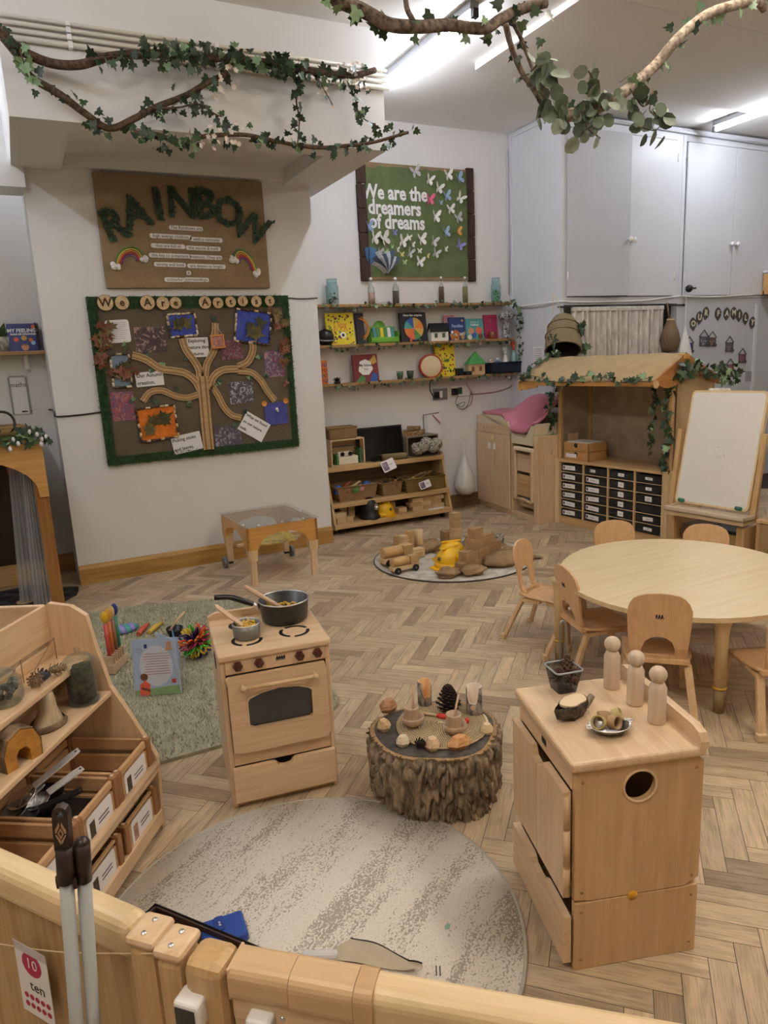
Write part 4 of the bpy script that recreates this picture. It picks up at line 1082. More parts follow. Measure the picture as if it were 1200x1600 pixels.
# lowest shelf
Y = 6.21; r = thing('succulent','dark spiky little plant on the lowest shelf beside the orange box','plant',(sx(527,596,Y),Y,SHZ[2]))
m = MB()
for i in range(16):
    an = i * 2.4; m.leaf((0,0,.01),(cos(an),sin(an) * .8,.5 + .08 * i),(0,0,1),.06,0,'long')
m.build('leaves',mat('dark_plant','#2c2b24',.6,var=.2),r)
m = MB(); m.cyl((0,0,0),(0,0,.02),.03); m.build('base',DARK,r)
for lab,px,c in (('clear plastic flower pot with green moss, left one of two beside the drum',625,'#5d8a4a'),('dark rimmed flower pot with green moss next to the drum',641,'#4a6a3e')):
    Y = 6.22; r = thing('flower_pot',lab,'pot',(sx(px,587,Y),Y,SHZ[2]))
    m = MB(); m.lathe([(.0001,0),(.026,0),(.037,.08),(.034,.08),(.024,.006),(.0001,.006)],16); m.build('pot_wall',glass('clear_pot','#dfeee0',.5) if px < 630 else mat('dark_pot','#3b4338',.5),r)
    m = MB(); m.lathe([(.0001,.008),(.023,.008),(.032,.062),(.0001,.068)],12); m.build('moss',mat('moss_' + str(px),c,.9,var=.3,vs=80),r)
Y = 6.22; r = thing('toy_drum','toy drum with a cream skin and red rims on the lowest shelf','drum',(sx(674,586,Y),Y,SHZ[2]))
RD = .112; m = MB(); MM = T(0,0,RD) @ RZ(-22) @ RX(90)
m.lathe([(RD * .97,-.075),(RD * .97,.0)],28,M=MM); m.build('drum_side',speckle('drum_pattern','#3c4a70','#e0d6c4',22,.42,.5,.6,c3='#a84a3a'),r)
m = MB(); m.lathe([(.0001,.004),(RD * .9,.004),(RD * .95,.0)],28,M=MM); m.build('drum_skin',mat('drum_skin','#dcc9a4',.7),r)
for z_ in (-.07,.0): m = MB(); m.torus((0,0,z_),RD * .97,.0095,28,6,M=MM); m.build('drum_rim',mat('drum_red','#b3492f',.5),r)
for lab,px,hh,ww in (('black cube box in front of the yellow book on the lowest shelf',720,.075,.07),('low black box beside the wooden toy house on the lowest shelf',733,.04,.075)):
    Y = 6.2; m = MB(); m.box(-ww / 2,ww / 2,-.0,.06,0,hh,.006)
    o = tag(m.build('black_box',BLACK,None,(sx(px,583,Y),Y,SHZ[2])),lab,'box'); MB().box(-ww * .3,ww * .3,-.002,0,hh * .3,hh * .8).build('screen',mat('dark_screen','#2a3848',.2),o)
Y = 6.20; x0,x1 = sx(765,578,Y),sx(812,578,Y); r = thing('woven_basket','navy woven basket of cleaning bottles at the right end of the lowest shelf','basket',(x0,Y - .03,SHZ[2]))
NAVYW = weave('navy_wicker','#3d4658','#1d222e',300,bmp=1.0)
w = x1 - x0; hb = .105
m = MB(); m.box(.01,w - .01,0,.16,0,.01); m.box(0,w,0,.01,0,hb,.004); m.box(0,w,.16,.17,0,hb,.004); m.box(0,.01,0,.17,0,hb,.004); m.box(w - .01,w,0,.17,0,hb,.004); m.build('basket_body',NAVYW,r)
m = MB(); m.tube([(0,0,hb),(w,0,hb),(w,.17,hb),(0,.17,hb),(0,0,hb)],.008,6); m.build('basket_rim',NAVYW,r)
for lab,fx,body,cap,hh in (('cream bottle lying at the left in the navy basket',.15,'#d8c3ae','#c9a98c',.16),('blue bottle with a white cap in the navy basket',.36,'#2f5fae','#e8e8ea',.17),('white spray bottle in the navy basket',.62,'#e4e4e2','#d8dad8',.25),('clear bottle with an orange trigger at the right of the navy basket',.90,'#8fb6b4','#d4553a',.31)):
    r = thing('cleaning_bottle',lab,'bottle',(x0 + w * fx,Y + .05,SHZ[2] + .011))
    m = MB(); m.lathe([(.0001,0),(.03,0),(.032,hh * .45),(.02,hh * .62),(.012,hh * .7)],14); m.build('bottle_body',mat('bottle_' + body[1:],body,.35),r)
    m = MB(); m.cyl((0,0,hh * .68),(0,0,hh * .85),.013,n=10)
    if hh > .2: m.box(-.035,.015,-.012,.012,hh * .85,hh,.005)
    m.build('cap',mat('cap_' + cap[1:],cap,.4),r)
# ivy along each shelf
for i,lab in enumerate(('ivy garland trailing along the highest wall shelf','ivy garland trailing along the middle wall shelf','ivy garland trailing along the lowest wall shelf')):
    z = SHZ[i]; pts = [(2.55 + j * .21,6.172 + .01 * (j % 2),z - .02 + (.03 if j % 3 == 0 and i == 0 else -.012 * (j % 2))) for j in range(10)] + [(4.68,6.17,z - .02)]
    garland('ivy_garland',lab,'garland',pts,85 if i == 0 else 62,.042,.002,.028)
garland('ivy_garland','short ivy spray hanging beside the right ends of the wall shelves','garland',[(4.66,6.15,2.12),(4.71,6.14,1.95),(4.715,6.14,1.75),(4.72,6.14,1.5)],40,.042,.002,.035)

# =================================================================== LOW SHELF UNIT AGAINST THE BACK WALL
ux0,ux1 = 2.445,3.735
unit = thing('toy_shelf_unit','pine shelf unit on castors with sloping ends below the wall shelves','shelf unit',(ux0,5.985,0))
UW = ux1 - ux0
for x in (0,UW - .022):
    m = MB(); m.prism([(0,.05),(.0,.1),(.15,.62),(.15,.655),(.345,.655),(.345,.05)],.022,M=Matrix(((0,0,1,x),(1,0,0,0),(0,1,0,0),(0,0,0,1)))); m.build('end_panel',PINE['z'],unit)
ZS = (.10,.29,.622)
for z,y0 in zip(ZS,(.0,.055,.13)):
    MB().box(.022,UW - .022,y0,.345,z - .02,z,.002).build('shelf',PINE['x'],unit)
    MB().box(.0,UW,y0 - .012,y0 + .01,z - .042,z + .004,.004).build('front_lip',PINE['x'],unit)
MB().box(.022,UW - .022,.338,.345,.08,.62).build('back_panel',wood('unit_back','#7d6546','#5d4a32','x'),unit)
for x in (.08,UW - .08):
    for y in (.06,.29):
        m = MB(); m.cyl((x - .012,y,.026),(x + .012,y,.026),.026,n=14); m.box(x - .016,x + .016,y - .012,y + .012,.03,.06,.003); m.build('castor',BLACK,unit)
UO = Vector((ux0,5.985,0))
def at_unit(px,py,dy): return FY(px,py,5.985 + dy).x
# on top
r = thing('wooden_crate','pale wooden crate on its side at the left end of the low shelf unit','crate',(2.515,6.13,ZS[2] + .001))
cw,ch_,cd = .35,.255,.185
m = MB(); m.box(0,cw,0,cd,0,.012); m.box(0,cw,0,cd,ch_ - .012,ch_); m.box(0,.012,0,cd,.012,ch_ - .012); m.box(cw - .012,cw,0,cd,.012,ch_ - .012); m.build('crate_frame',PALEW['x'],r)
for i in range(3): MB().box(.012,cw - .012,cd - .008,cd,.02 + i * .078,.085 + i * .078).build('back_slat',PALEW['x'],r)
r = thing('toy_truck','cream toy box truck with green sides inside the pale crate','toy',(2.60,6.15,ZS[2] + .014))
m = MB(); m.box(0,.2,0,.09,0,.075,.004); m.build('truck_body',INK['cream'],r)
m = MB(); m.box(.0,.15,.01,.08,.075,.12,.01); m.build('cabin',INK['cream'],r)
for x in (.04,.12): m = MB(); m.cyl((x,-.004,.1),(x,.004,.1),.02,n=14); m.build('wheel',BLACK,r)
MB().box(-.02,-.004,0,.09,0,.1).build('green_side',INK['green'],r)
o = tag(MB().box(0,.02,0,.1,0,.14,.003).build('green_card',mat('green_card','#3f7a52',.5),None,(2.82,6.15,ZS[2] + .014)),'green card standing at the right inside the pale crate','card')
r = thing('wicker_basket','flat wicker basket on top of the pale crate','basket',(2.515,6.14,ZS[2] + ch_ + .002))
m = MB(); m.box(0,.29,0,.17,0,.105,.015); m.build('basket_body',WICKER,r)
m = MB(); m.tube([(.005,.005,.105),(.285,.005,.105),(.285,.165,.105),(.005,.165,.105),(.005,.005,.105)],.009,6); m.build('basket_rim',WICKER,r)
A,B_ = FY(555,672,6.22),FY(627,664,6.22)
r = thing('monitor','black flat monitor standing on the low shelf unit','monitor',((A.x + B_.x) / 2 + .01,6.2,ZS[2] + .001))
mw = (B_.x - A.x) / 2
m = MB(); m.box(-mw,mw,0,.035,.045,.335,.006,M=RX(-6)); m.build('bezel',mat('monitor_black','#141416',.3),r)
m = MB(); m.box(-mw + .018,mw - .018,-.0015,.001,.065,.318,M=RX(-6)); m.build('screen',mat('screen_black','#08080a',.15),r)
m = MB(); m.box(-.03,.03,.02,.04,.0,.1,.004); m.box(-.1,.1,-.03,.09,0,.012,.005); m.build('stand',BLACK,r)
MB().box(-.025,.025,-.004,0,.052,.057,M=RX(-6)).build('logo',GREYM,r)
r = thing('rolled_mat','rolled straw mat lying in front of the monitor','mat',(3.19,6.13,ZS[2] + .034))
m = MB(); m.cyl((-.12,.05,0),(.12,-.0,0),.033,n=16); m.build('roll',weave('straw_mat','#a4966c','#6a5f3e',300),r)
m = MB(); m.torus((.121,0,0),.024,.004,16,5,M=T(.121,0,0) @ RY(90) @ T(-.121,0,0)); m.torus((.121,0,0),.012,.003,12,5,M=T(.121,0,0) @ RY(90) @ T(-.121,0,0)); m.build('spiral_end',DARK,r)
r = thing('wooden_crate','grey wooden crate on its side holding newspaper on the low shelf unit','crate',(3.33,6.14,ZS[2] + .001))
m = MB(); m.box(0,.36,0,.185,0,.012); m.box(0,.36,0,.185,.2,.212); m.box(0,.012,0,.185,.012,.2); m.box(.348,.36,0,.185,.012,.2); m.box(.012,.348,.175,.185,.012,.2); m.build('crate_frame',wood('grey_crate','#8f8470','#6e6453','x'),r)
m = MB(); NEWS = speckle('newsprint','#5d5850','#c9c1b2',60,.42,.58,.8,(1,1,2.5))
random.seed(21)
for k in range(5):
    m.ball((.07 + k * .055,.02 - .03 * (k % 2),.07 + .02 * (k % 3)),.06,14,fn=lambda v: v + Vector((mnoise.noise(v * 26 + Vector((k,0,0))),mnoise.noise(v * 26 + Vector((9,k,0))),mnoise.noise(v * 30 + Vector((0,k,5))))) * .028)
o = m.build('crumpled_newspaper',NEWS,None,(3.36,6.10,ZS[2] + .022)); tag(o,'crumpled newspaper spilling from the grey crate','paper'); o['kind'] = 'stuff'
for lab,x,z,s,n in (('large bark piece on top of the grey crate',3.34,.215,.27,0),('small bark piece lying on the large bark piece',3.40,.268,.15,1)):
    m = MB(); m.prism([(0,0),(s * .3,-.06),(s * .8,-.05),(s,.02),(s * .7,.08),(s * .2,.07)],.05 if n == 0 else .03,M=T(0,.08,0),fn=lambda v: v + Vector((0,0,.006 * sin(v.x * 60)))); m.build
    tag(m.build('bark_piece',speckle('bark_tan','#6d543c','#a98a64',40,.35,.6,.9),None,(x,6.16,ZS[2] + z)),lab,'bark')
# label cards
def card(label,px,py,Y,w,h,rot):
    p = FY(px,py,Y); M = RX(-20) @ wallM(0,0,0) @ RZ(rot)
    m = MB(); m.prism(rrect(-w / 2,w / 2,-h / 2,h / 2,.012,3),.002,M=M)
    o = tag(m.build('label_card',PAPER,None,(p.x,Y,p.z)),label,'card')
    m = MB(); m.box(-w * .42,-w * .02,-h * .38,h * .38,.002,.0026,M=M); m.build('printed_picture',PH[2],o)
    m = MB(); m.box(w * .08,w * .35,.0,.004,.002,.0026,M=M); m.build('lettering',TYPE,o)
card('white label card with a photo clipped to the top shelf lip below the monitor',607,727,6.085,.15,.11,16)
card('label card with a photo on the right basket of the low shelf unit',664,757,6.005,.13,.075,12)
# baskets on the middle shelf
def basket(label,x0,x1,y0,y1,z,h,m_,flare=.03):
    r = thing('wicker_basket',label,'basket',((x0 + x1) / 2,(y0 + y1) / 2,z))
    w,d = (x1 - x0) / 2,(y1 - y0) / 2; f = flare
    outer = [(-w,-d),(w,-d),(w,d),(-w,d)]
    def lp(k,z_): return [((q[0] + (f * k if q[0] > 0 else -f * k)) * (1),q[1] + (f * .5 * k if q[1] > 0 else -f * .5 * k),z_) for q in outer]
    a,b,c,e = lp(-1,0),lp(0,h),[(q[0] * .94,q[1] * .9,h) for q in outer],[(q[0] * .88,q[1] * .82,.012) for q in outer]
    vs = a + b + c + e; fs = [(3,2,1,0),(12,13,14,15)]
    for k in range(3):
        for i in range(4): fs.append((k * 4 + i,k * 4 + (i + 1) % 4,k * 4 + 4 + (i + 1) % 4,k * 4 + 4 + i))
    m = MB(); m.add(vs,fs); m.build('basket_body',m_,r)
    m = MB(); pts = [Vector(q) for q in b]; m.tube(pts + [pts[0]],.008,6); m.build('basket_rim',m_,r)
    return r
basket('left wicker basket full of mixed toys on the middle of the low shelf unit',2.53,2.955,6.07,6.30,ZS[1] + .001,.14,WICKER)
basket('small wicker basket of dark toys between two larger baskets on the low shelf unit',3.0,3.225,6.07,6.30,ZS[1] + .001,.125,WICKER,.02)
basket('long yellowish basket with a label card on the right of the low shelf unit',3.25,3.70,6.05,6.30,ZS[1] + .001,.135,weave('seagrass','#9c8550','#6f5c34',330,bmp=.8),.02)
random.seed(5)
zt = ZS[1] + .125
TOYC = [('red',INK['red']),('brown',PALEW['x']),('blue',INK['blue']),('grey',GREYM),('pink',INK['pink'])]
for lab,x,y,k,c in (('blue police toy at the left in the left toy basket',2.56,6.12,'b',INK['blue']),('blue rounded toy at the right in the left toy basket',2.88,6.17,'b',INK['blue']),('long wooden stick lying across the left toy basket',2.72,6.14,'s',PALEW['x']),('red stick toy in the left toy basket',2.65,6.19,'s',mat('toy_red','#a85648',.5)),
                        ('pink figure at the front of the left toy basket',2.77,6.10,'c',INK['pink']),('brown wooden toy at the front of the left toy basket',2.66,6.10,'c',mat('toy_brown','#a0694a',.6)),('green and white toy at the front of the left toy basket',2.73,6.085,'c',INK['green']),('dark toy at the back of the left toy basket',2.80,6.22,'c',mat('toy_dark','#4a3a34',.6)),('grey toy car beside the blue toy in the left toy basket',2.87,6.10,'c',GREYM),
                        ('dark metal toy at the left in the small basket',3.06,6.14,'c',BLACK),('orange brown toy at the front of the small basket',3.14,6.10,'c',mat('toy_rust','#8a5a38',.6)),('twig sticking out of the small basket',3.17,6.14,'s',BRANCHM),('green grey toy at the back of the small basket',3.13,6.2,'c',LEAFD[0]),
                        ('flat wooden slat leaning left in the long basket',3.42,6.2,'s',OLDW['x']),('flat wooden slat in the middle of the long basket',3.47,6.2,'s',OLDW['x']),('flat wooden slat leaning right in the long basket',3.53,6.2,'s',OLDW['x']),('yellow cloth folded in the long basket',3.36,6.12,'c',mat('cloth_yellow','#a8914e',.8))):
    m = MB()
    if k == 'b': m.ball((0,0,.02),.042,12,sc=(1,.9,.9)); m.box(-.04,.04,-.03,.03,-.03,.0,.006)
    elif k == 's':
        a = rnd(.1,.5); m.box(-.1,.1,-.012,.012,-.008,.008,.004,M=RZ(rnd(-25,25)) @ RY(-rnd(8,25)))
    else: m.box(-.045,.045,-.022,.022,-.02,.02,.008,M=RZ(rnd(-50,50)) @ RY(rnd(-15,15))); m.ball((.02,0,.025),.02,8)
    tag(m.build('toy_piece',c,None,(x,y,zt - (.02 if k != 's' else -.005))),lab,'toy','toys in the baskets')
# hats and blocks on the bottom shelf
zb = ZS[0] + .001
p = at_unit(578,812,.10); r = thing('police_helmet','black police helmet with a silver star badge on the low shelf unit','hat',(p,6.09,zb))
m = MB(); m.lathe([(.125,.0),(.13,.012),(.105,.04),(.1,.08),(.095,.13),(.075,.175),(.04,.2),(.0001,.207)],24,fn=lambda v: (v.x * .82,v.y,v.z)); m.build('helmet_shell',mat('helmet_black','#101216',.45),r)
m = MB(); bp = []
for i in range(16): q = .036 if i % 2 == 0 else .024; bp.append((q * cos(i * pi / 8),q * sin(i * pi / 8)))
m.prism(bp,.006,M=T(.035,-.085,.115) @ RZ(20) @ RX(-10) @ wallM(0,0,0)); m.ball((.037,-.094,.115),.012,8); m.build('badge',STEEL,r)
def hardhat(name,label,x,y,z,rz=0,s=1,face=1):
    r = thing(name,label,'hat',(x,y,z),rz)
    YEL = mat('hardhat_yellow','#f0bd1e',.35,var=.03)
    m = MB(); m.lathe([(.095 * s,0.03 * s),(.095 * s,.05 * s),(.088 * s,.085 * s),(.066 * s,.118 * s),(.03 * s,.135 * s),(.0001,.138 * s)],22,fn=lambda v: (v.x,v.y * 1.1,v.z)); m.build('dome',YEL,r)
    m = MB(); m.lathe([(.09 * s,.0),(.104 * s,.0),(.104 * s,.034 * s),(.09 * s,.034 * s)],22,fn=lambda v: (v.x * (1.02),v.y * 1.12,v.z)); m.build('band',YEL,r)
    m = MB(); m.prism([(-.07 * s,-.09 * s),(.07 * s,-.09 * s),(.06 * s,-.145 * s),(0,-.16 * s),(-.06 * s,-.145 * s)],.006 * s); m.build('peak',YEL,r)
    m = MB(); m.lathe([(.0001,0),(.016 * s,0),(.016 * s,.004),(.0001,.004)],12,M=T(0,-.1 * s,.07 * s) @ RX(75)); m.build('badge',mat('hat_badge','#6a5b2c',.5),r)
    m = MB(); m.box(-.012 * s,.012 * s,-.085 * s,.085 * s,.13 * s,.143 * s,.006); m.build('crest',YEL,r)
    return r
hardhat('hard_hat','yellow hard hat beside the police helmet on the low shelf unit',at_unit(602,805,.10),6.11,zb,radians(15),.98)
BLK = [PALEW['x'],wood('block_wood_b','#c9aa7c','#b08f60','x',coat=0,rough=.65)]
def block(label,x,y,z,w,d,h,rz=0,cat='block',group='wooden blocks on the low shelf unit',mi=0,name='wooden_block'):
    m = MB(); m.box(-w / 2,w / 2,-d / 2,d / 2,0,h,.0025)
    return tag(m.build(name,BLK[mi] if isinstance(mi,int) else mi,None,(x,y,z),radians(rz)),label,cat,group)
bx0 = 3.33; rowname = ('bottom','second','third','top'); coln = ('left','middle','right')
for j in range(4):
    for i in range(3):
        if j == 3 and i == 0: continue
        block('wooden block, %s row %s, in the neat stack on the low shelf unit' % (rowname[j],coln[i]),bx0 + i * .122 + .06 - (.03 if j % 2 else 0),6.12,zb + j * .0425,.118,.1,.041,mi=(i + j) % 2)
for lab,x,y,z,w,h,rz in (('lower wooden block at the left end of the low shelf unit',2.53,6.06,0,.10,.05,8),('upper wooden block stacked at the left end of the low shelf unit',2.53,6.06,.051,.115,.05,-4),('upright wooden block behind the left pair on the low shelf unit',2.62,6.20,0,.07,.12,0),('second upright wooden block behind the police helmet',2.71,6.22,0,.07,.12,5),('low wooden block beside the left pair on the low shelf unit',2.645,6.10,0,.07,.045,-12),('wooden block behind the yellow hard hat on the low shelf unit',3.12,6.2,0,.13,.05,0),('wooden block stacked on the one behind the yellow hard hat',3.13,6.2,.051,.10,.05,6),('wooden block lying left of the neat stack',3.22,6.12,0,.09,.05,4)):
    block(lab,x,y,zb + z,w,.08,h,rz)
o = tag(MB().prism(rrect(0,.17,-.03,.03,.02),.003).build('paper_slip',PAPER,None,(3.49,6.03,zb)),'white paper slip at the front edge below the block stack','paper')

# white plastic bag hung beside the changing unit
p = FY(725,750,6.2); r = thing('plastic_bag','white plastic bag hanging beside the changing unit','bag',(p.x + .02,6.21,.16))
m = MB(); random.seed(4)
m.lathe([(.0001,0),(.06,.005),(.1,.04),(.115,.1),(.105,.17),(.08,.25),(.05,.32),(.025,.4),(.01,.46),(.008,.6)],26,fn=lambda v: Vector((v.x,v.y,v.z)) + Vector((v.x,v.y,0)) * (.14 * mnoise.noise(v * 25)) )
m.build('bag_body',mat('bag_film','#d6d6d4',.35,var=.08,vs=30,bmp=.5,bs=40),r)
# =================================================================== CHANGING UNIT
ch = thing('changing_unit','beech changing unit with a cream moulded top beside the cupboard boxing','changing unit',(4.297,6.325,0),radians(-95.5))
CL = 1.135
def lx(poly,th,x):    # polygon drawn in (depth, height) and extruded along local x
    return Matrix(((0,0,1,x),(1,0,0,0),(0,1,0,0),(0,0,0,1)))
m = MB(); m.box(.0,.02,0,.44,0,.9,.003); m.box(.0,CL - .06,.01,.44,0,.06,.003); m.box(.02,.66,.42,.44,.06,.9); m.box(.66,.69,0,.44,.06,.8,.003); m.box(.69,CL - .07,.40,.44,.06,.8); m.box(.02,.66,.0,.43,.06,.075)
m.build('carcass',BE['z'],ch)
m = MB(); m.box(CL - .075,CL,-.0,.45,0,.83,.006); m.build('end_post',BE['z'],ch)
m = MB(); m.box(.005,.66,-.012,.01,.80,.895,.003); m.build('upper_panel',BE['x'],ch)
for x0,x1,kx in ((.005,.33,.28),(.335,.66,.385)):
    m = MB(); m.box(x0,x1,-.02,-.002,.062,.797,.004); d = m.build('door',BE['z'],ch)
    MB().box(kx - .015,kx + .015,-.034,-.02,.64,.70,.004).build('catch',WHITE,d)
m = MB(); m.box(.32,.36,-.034,-.02,.73,.775,.004); m.build('top_catch',mat('catch_cream','#e0cf9c',.5),ch)
m = MB(); m.cyl((.15,-.014,.85),(.15,-.010,.85),.011,n=10); m.build('logo_disc',OLDW['x'],ch)
CREAM = mat('cream_moulding','#dccdb0',.45,var=.02)
prof = [(.0,.895),(.67,.88),(.70,.735),(CL - .08,.735),(CL - .07,.80),(CL - .03,.93),(CL - .1,.92),(CL - .2,.80),(CL - .42,.81),(CL - .52,.93),(CL - .66,.99),(.1,.985),(.0,.965)]
m = MB(); m.prism(prof,.03,M=Matrix(((1,0,0,0),(0,0,-1,.02),(0,1,0,0),(0,0,0,1)))); m.build('moulded_front',CREAM,ch)
m = MB(); m.box(.01,CL - .05,.02,.44,.80,.83,.01); m.box(.0,.05,.0,.45,.83,.975,.012); m.box(CL - .07,CL - .03,.0,.45,.83,.94,.012); m.box(0,CL - .03,.40,.45,.83,1.0,.012); m.build('moulded_tray',CREAM,ch)
m = MB(); m.box(.72,CL - .1,.05,.38,.11,.17,.004); m.build('bay_plinth',BE['x'],ch)
st = thing('folding_steps','folding wooden steps stored in the bay of the changing unit','step stool',(4.297,6.325,0),radians(-95.5))
for x in (.75,1.045):
    m = MB(); m.box(x - .022,x + .022,-.02,.01,.19,.68,.012); m.build('side_rail',BE['z'],st)
for z0,z1 in ((.47,.64),(.23,.44)):
    m = MB(); m.box(.775,1.022,.0,.018,z0,z1,.004); m.build('step_board',PINE['x'] if z0 < .3 else BE['x'],st)
m = MB(); m.box(.755,1.06,-.035,.02,.675,.71,.008); m.build('top_tread',mat('tread_cream','#e5d7bb',.5),st)
m = MB(); m.tube([(.75,.0,.19),(.9,-.02,.21),(1.045,.0,.185)],.014,8); m.build('lower_bar',BE['x'],st)
m = MB(); m.lathe([(.0001,0),(.03,0),(.03,.06),(.0001,.06)],14,M=T(.96,-.0,.172)); o = m.build('plastic_cup',GLC,None,(4.297,6.325,0),radians(-95.5)); tag(o,'small clear cup standing under the folding steps','cup')
# pink mat
PINK = mat('pink_vinyl','#cb7d92',.45,var=.05,vs=8)
m = MB(); nx,ny = 26,8; vs = []
for j in range(ny + 1):
    for i in range(nx + 1):
        u,v = i / nx,j / ny; x = .12 + u * (CL - .16); y = -.01 + v * .40
        st_ = lambda a,b,t: (lambda q: q * q * (3 - 2 * q))(min(1,max(0,(t - a) / (b - a))))
        zf = 1.015 - .15 * st_(.38,.60,u) + .10 * st_(.8,1.0,u); zb_ = 1.03 + .15 * st_(.3,.48,u) - .02 * st_(.6,1,u)
        z = zf + (zb_ - zf) * st_(0,.8,v) + .010 * sin(u * 17 + v * 5) * v
        vs.append((x,y,z))
W_ = nx + 1
fs = [(j * W_ + i,j * W_ + i + 1,(j + 1) * W_ + i + 1,(j + 1) * W_ + i) for j in range(ny) for i in range(nx)]
n_ = len(vs)
m.add(vs + [(v[0],v[1] + .004,v[2] - .028) for v in vs],fs + [tuple(n_ + k for k in f[::-1]) for f in fs] + [(i,n_ + i,n_ + i + 1,i + 1) for i in range(nx)] + [(ny * W_ + i,ny * W_ + i + 1,n_ + ny * W_ + i + 1,n_ + ny * W_ + i) for i in range(nx)] + [(j * W_,(j + 1) * W_,n_ + (j + 1) * W_,n_ + j * W_) for j in range(ny)] + [(j * W_ + nx,n_ + j * W_ + nx,n_ + (j + 1) * W_ + nx,(j + 1) * W_ + nx) for j in range(ny)],0,True)
o = m.build('changing_mat',PINK,None,(4.297,6.325,0),radians(-95.5)); tag(o,'pink padded mat bent into the cream changing top','mat')
m = MB(); m.box(.62,.98,.36,.40,1.06,1.2,.01,M=RX(0)); o = m.build('wipes_packet',speckle('green_packet','#2f7a4a','#e6ece6',9,.48,.52,.4),None,(4.297,6.325,0),radians(-95.5)); tag(o,'green and white packet behind the pink mat','packet')

# =================================================================== MARKET STALL AND TRAY UNIT
SO,SR = (4.385,5.17,0),radians(-85.1); SL = 1.225
tu = thing('tray_unit','beech storage unit of clear trays under the market stall roof','storage unit',SO,SR)
m = MB(); m.box(.03,SL - .03,-.01,.40,.585,.607,.004); m.build('top',PINE['x'],tu)
m = MB(); m.box(.04,SL - .04,.005,.39,.055,.075); m.box(.04,SL - .04,.38,.395,.06,.585); m.box(.045,SL - .045,.005,.03,0,.06,.003); m.build('carcass',PINE['x'],tu)
for x in (0,SL - .05):
    for k in range(3):
        m = MB(); m.box(x + k * .017,x + k * .017 + .0155,-.025,.40,0,.615 - .0,.005); m.build('end_panel',BIRCH['z'],tu)
cw = (SL - .10) / 4
for i in range(1,4): MB().box(.05 + i * cw - .009,.05 + i * cw + .009,-.005,.38,.075,.585,.002).build('divider',PINE['z'],tu)
ph_ = .0845
for i in range(4):
    for j in range(1,6): MB().box(.05 + i * cw + (.009 if i else 0),.05 + (i + 1) * cw - (.009 if i < 3 else 0),-.002,.38,.075 + j * ph_ - .003,.075 + j * ph_ + .002).build('runner',BIRCH['x'],tu)
TRAYG = glass('tray_plastic','#b9b7b4',.30,.15)
SM = T(*SO) @ Matrix.Rotation(SR,4,'Z')
random.seed(12)
cols = ('leftmost','second','third','rightmost'); rws = ('top','second','third','fourth','fifth','bottom')
for i in range(4):
    for j in range(6):
        r = thing('storage_tray','clear storage tray with a white label, %s column, %s row of the tray unit' % (cols[i],rws[j]),'tray',SM @ Vector((.05 + (i + .5) * cw,.0,.075 + (5 - j) * ph_ + .003)),SR,'clear trays in the tray unit')
        w = cw / 2 - .016; h = .068
        m = MB(); m.box(-w,w,.0,.35,0,.004); m.box(-w,w,0,.004,0,h,.0015); m.box(-w,-w + .003,.004,.35,0,h); m.box(w - .003,w,.004,.35,0,h); m.box(-w,w,.347,.35,0,h); m.build('tray_body',TRAYG,r)
        m = MB(); hh = rnd(.3,.85) * h; m.box(-w * .95,w * rnd(.5,.95),.010,.34,.005,hh,.006)
        if i >= 2: m.box(-w * rnd(.2,.6),w * rnd(.1,.6),.008,.1,.006,hh * .7 + .012,.006,1)
        m.build('contents',[mat('tray_dark',('#46454b','#3c3d45','#6e685f','#5a5550')[i],.6),mat('tray_mid',('#6a696f','#5c5d66','#aaa496','#9a958c')[i],.6)],r)
        if i == 3 and j == 3: continue
        lw,lh = (.074,.020) if i < 2 else ((.03,.022) if 0 < j < 5 and i == 2 else (.032,.014))
        if i == 3: lw,lh = ((.036,.011),(.03,.013),(.034,.021),(0,0),(.05,.016),(.042,.013))[j]
        lxo = -w * .25 if i < 2 else 0
        if i == 1 and j == 0: lw,lh = .03,.012
        m = MB(); M = wallM(lxo,-.0012,h * .55) @ RZ(rnd(-3,3)); m.prism(rrect(-lw,lw,-lh,lh,.003,2),.001,0,M); lo = m.build('label_card',PAPER,r)
        m = MB()
        if i < 2: m.box(-lw * .92,-lw * .65,-lh * .6,lh * .6,.001,.0014,0,1,M)
        m.box(-lw * .35,lw * .4,-.002,.002,.001,.0014,0,0,M); m.build('lettering',[mat('label_ink','#6a6870',.8),mat('label_pic','#5a2c38',.8)],lo)
stall = thing('market_stall','wooden market stall frame with burlap back and beige canvas roof','market stall',SO,SR)
for x,y,z0 in ((.025,.03,.608),(SL - .025,.03,.608),(.025,.42,0),(SL - .025,.42,0)):
    MB().box(x - .018,x + .018,y - .018,y + .018,z0,1.34,.004).build('post',PINE['z'],stall)
m = MB(); m.box(.04,SL - .04,.425,.432,.5,1.34); m.build('back_cloth',weave('stall_burlap','#d0bea6','#a08f78',260,('x','z'),blotch=.4),stall)
m = MB(); m.box(.012,.018,.04,.43,.607,1.34); m.build('side_cloth',weave('stall_burlap_side','#d0bea6','#a08f78',260,('y','z'),blotch=.4),stall)
CANV = weave('canvas','#c3ac88','#ab926c',420,('x','z'),bmp=.2,blotch=.2)
m = MB(); y0 = .05
m.add([(SL + .004,y0,.60),(SL + .02,.42,.60),(SL + .006,y0,1.36),(SL + .012,.52,1.34),(SL + .008,.16,.95),(SL + .03,.30,.8)],[(0,4,2),(0,5,4),(0,1,5),(1,3,5),(5,3,4),(4,3,2)],0,True); m.build('side_cloth',CANV,stall)
RXL,RXR = -.24,SL + .035
EF,RD_,ER = (-.24,1.345),(.10,1.535),(.54,1.33)
m = MB(); vs = []
nx = 14
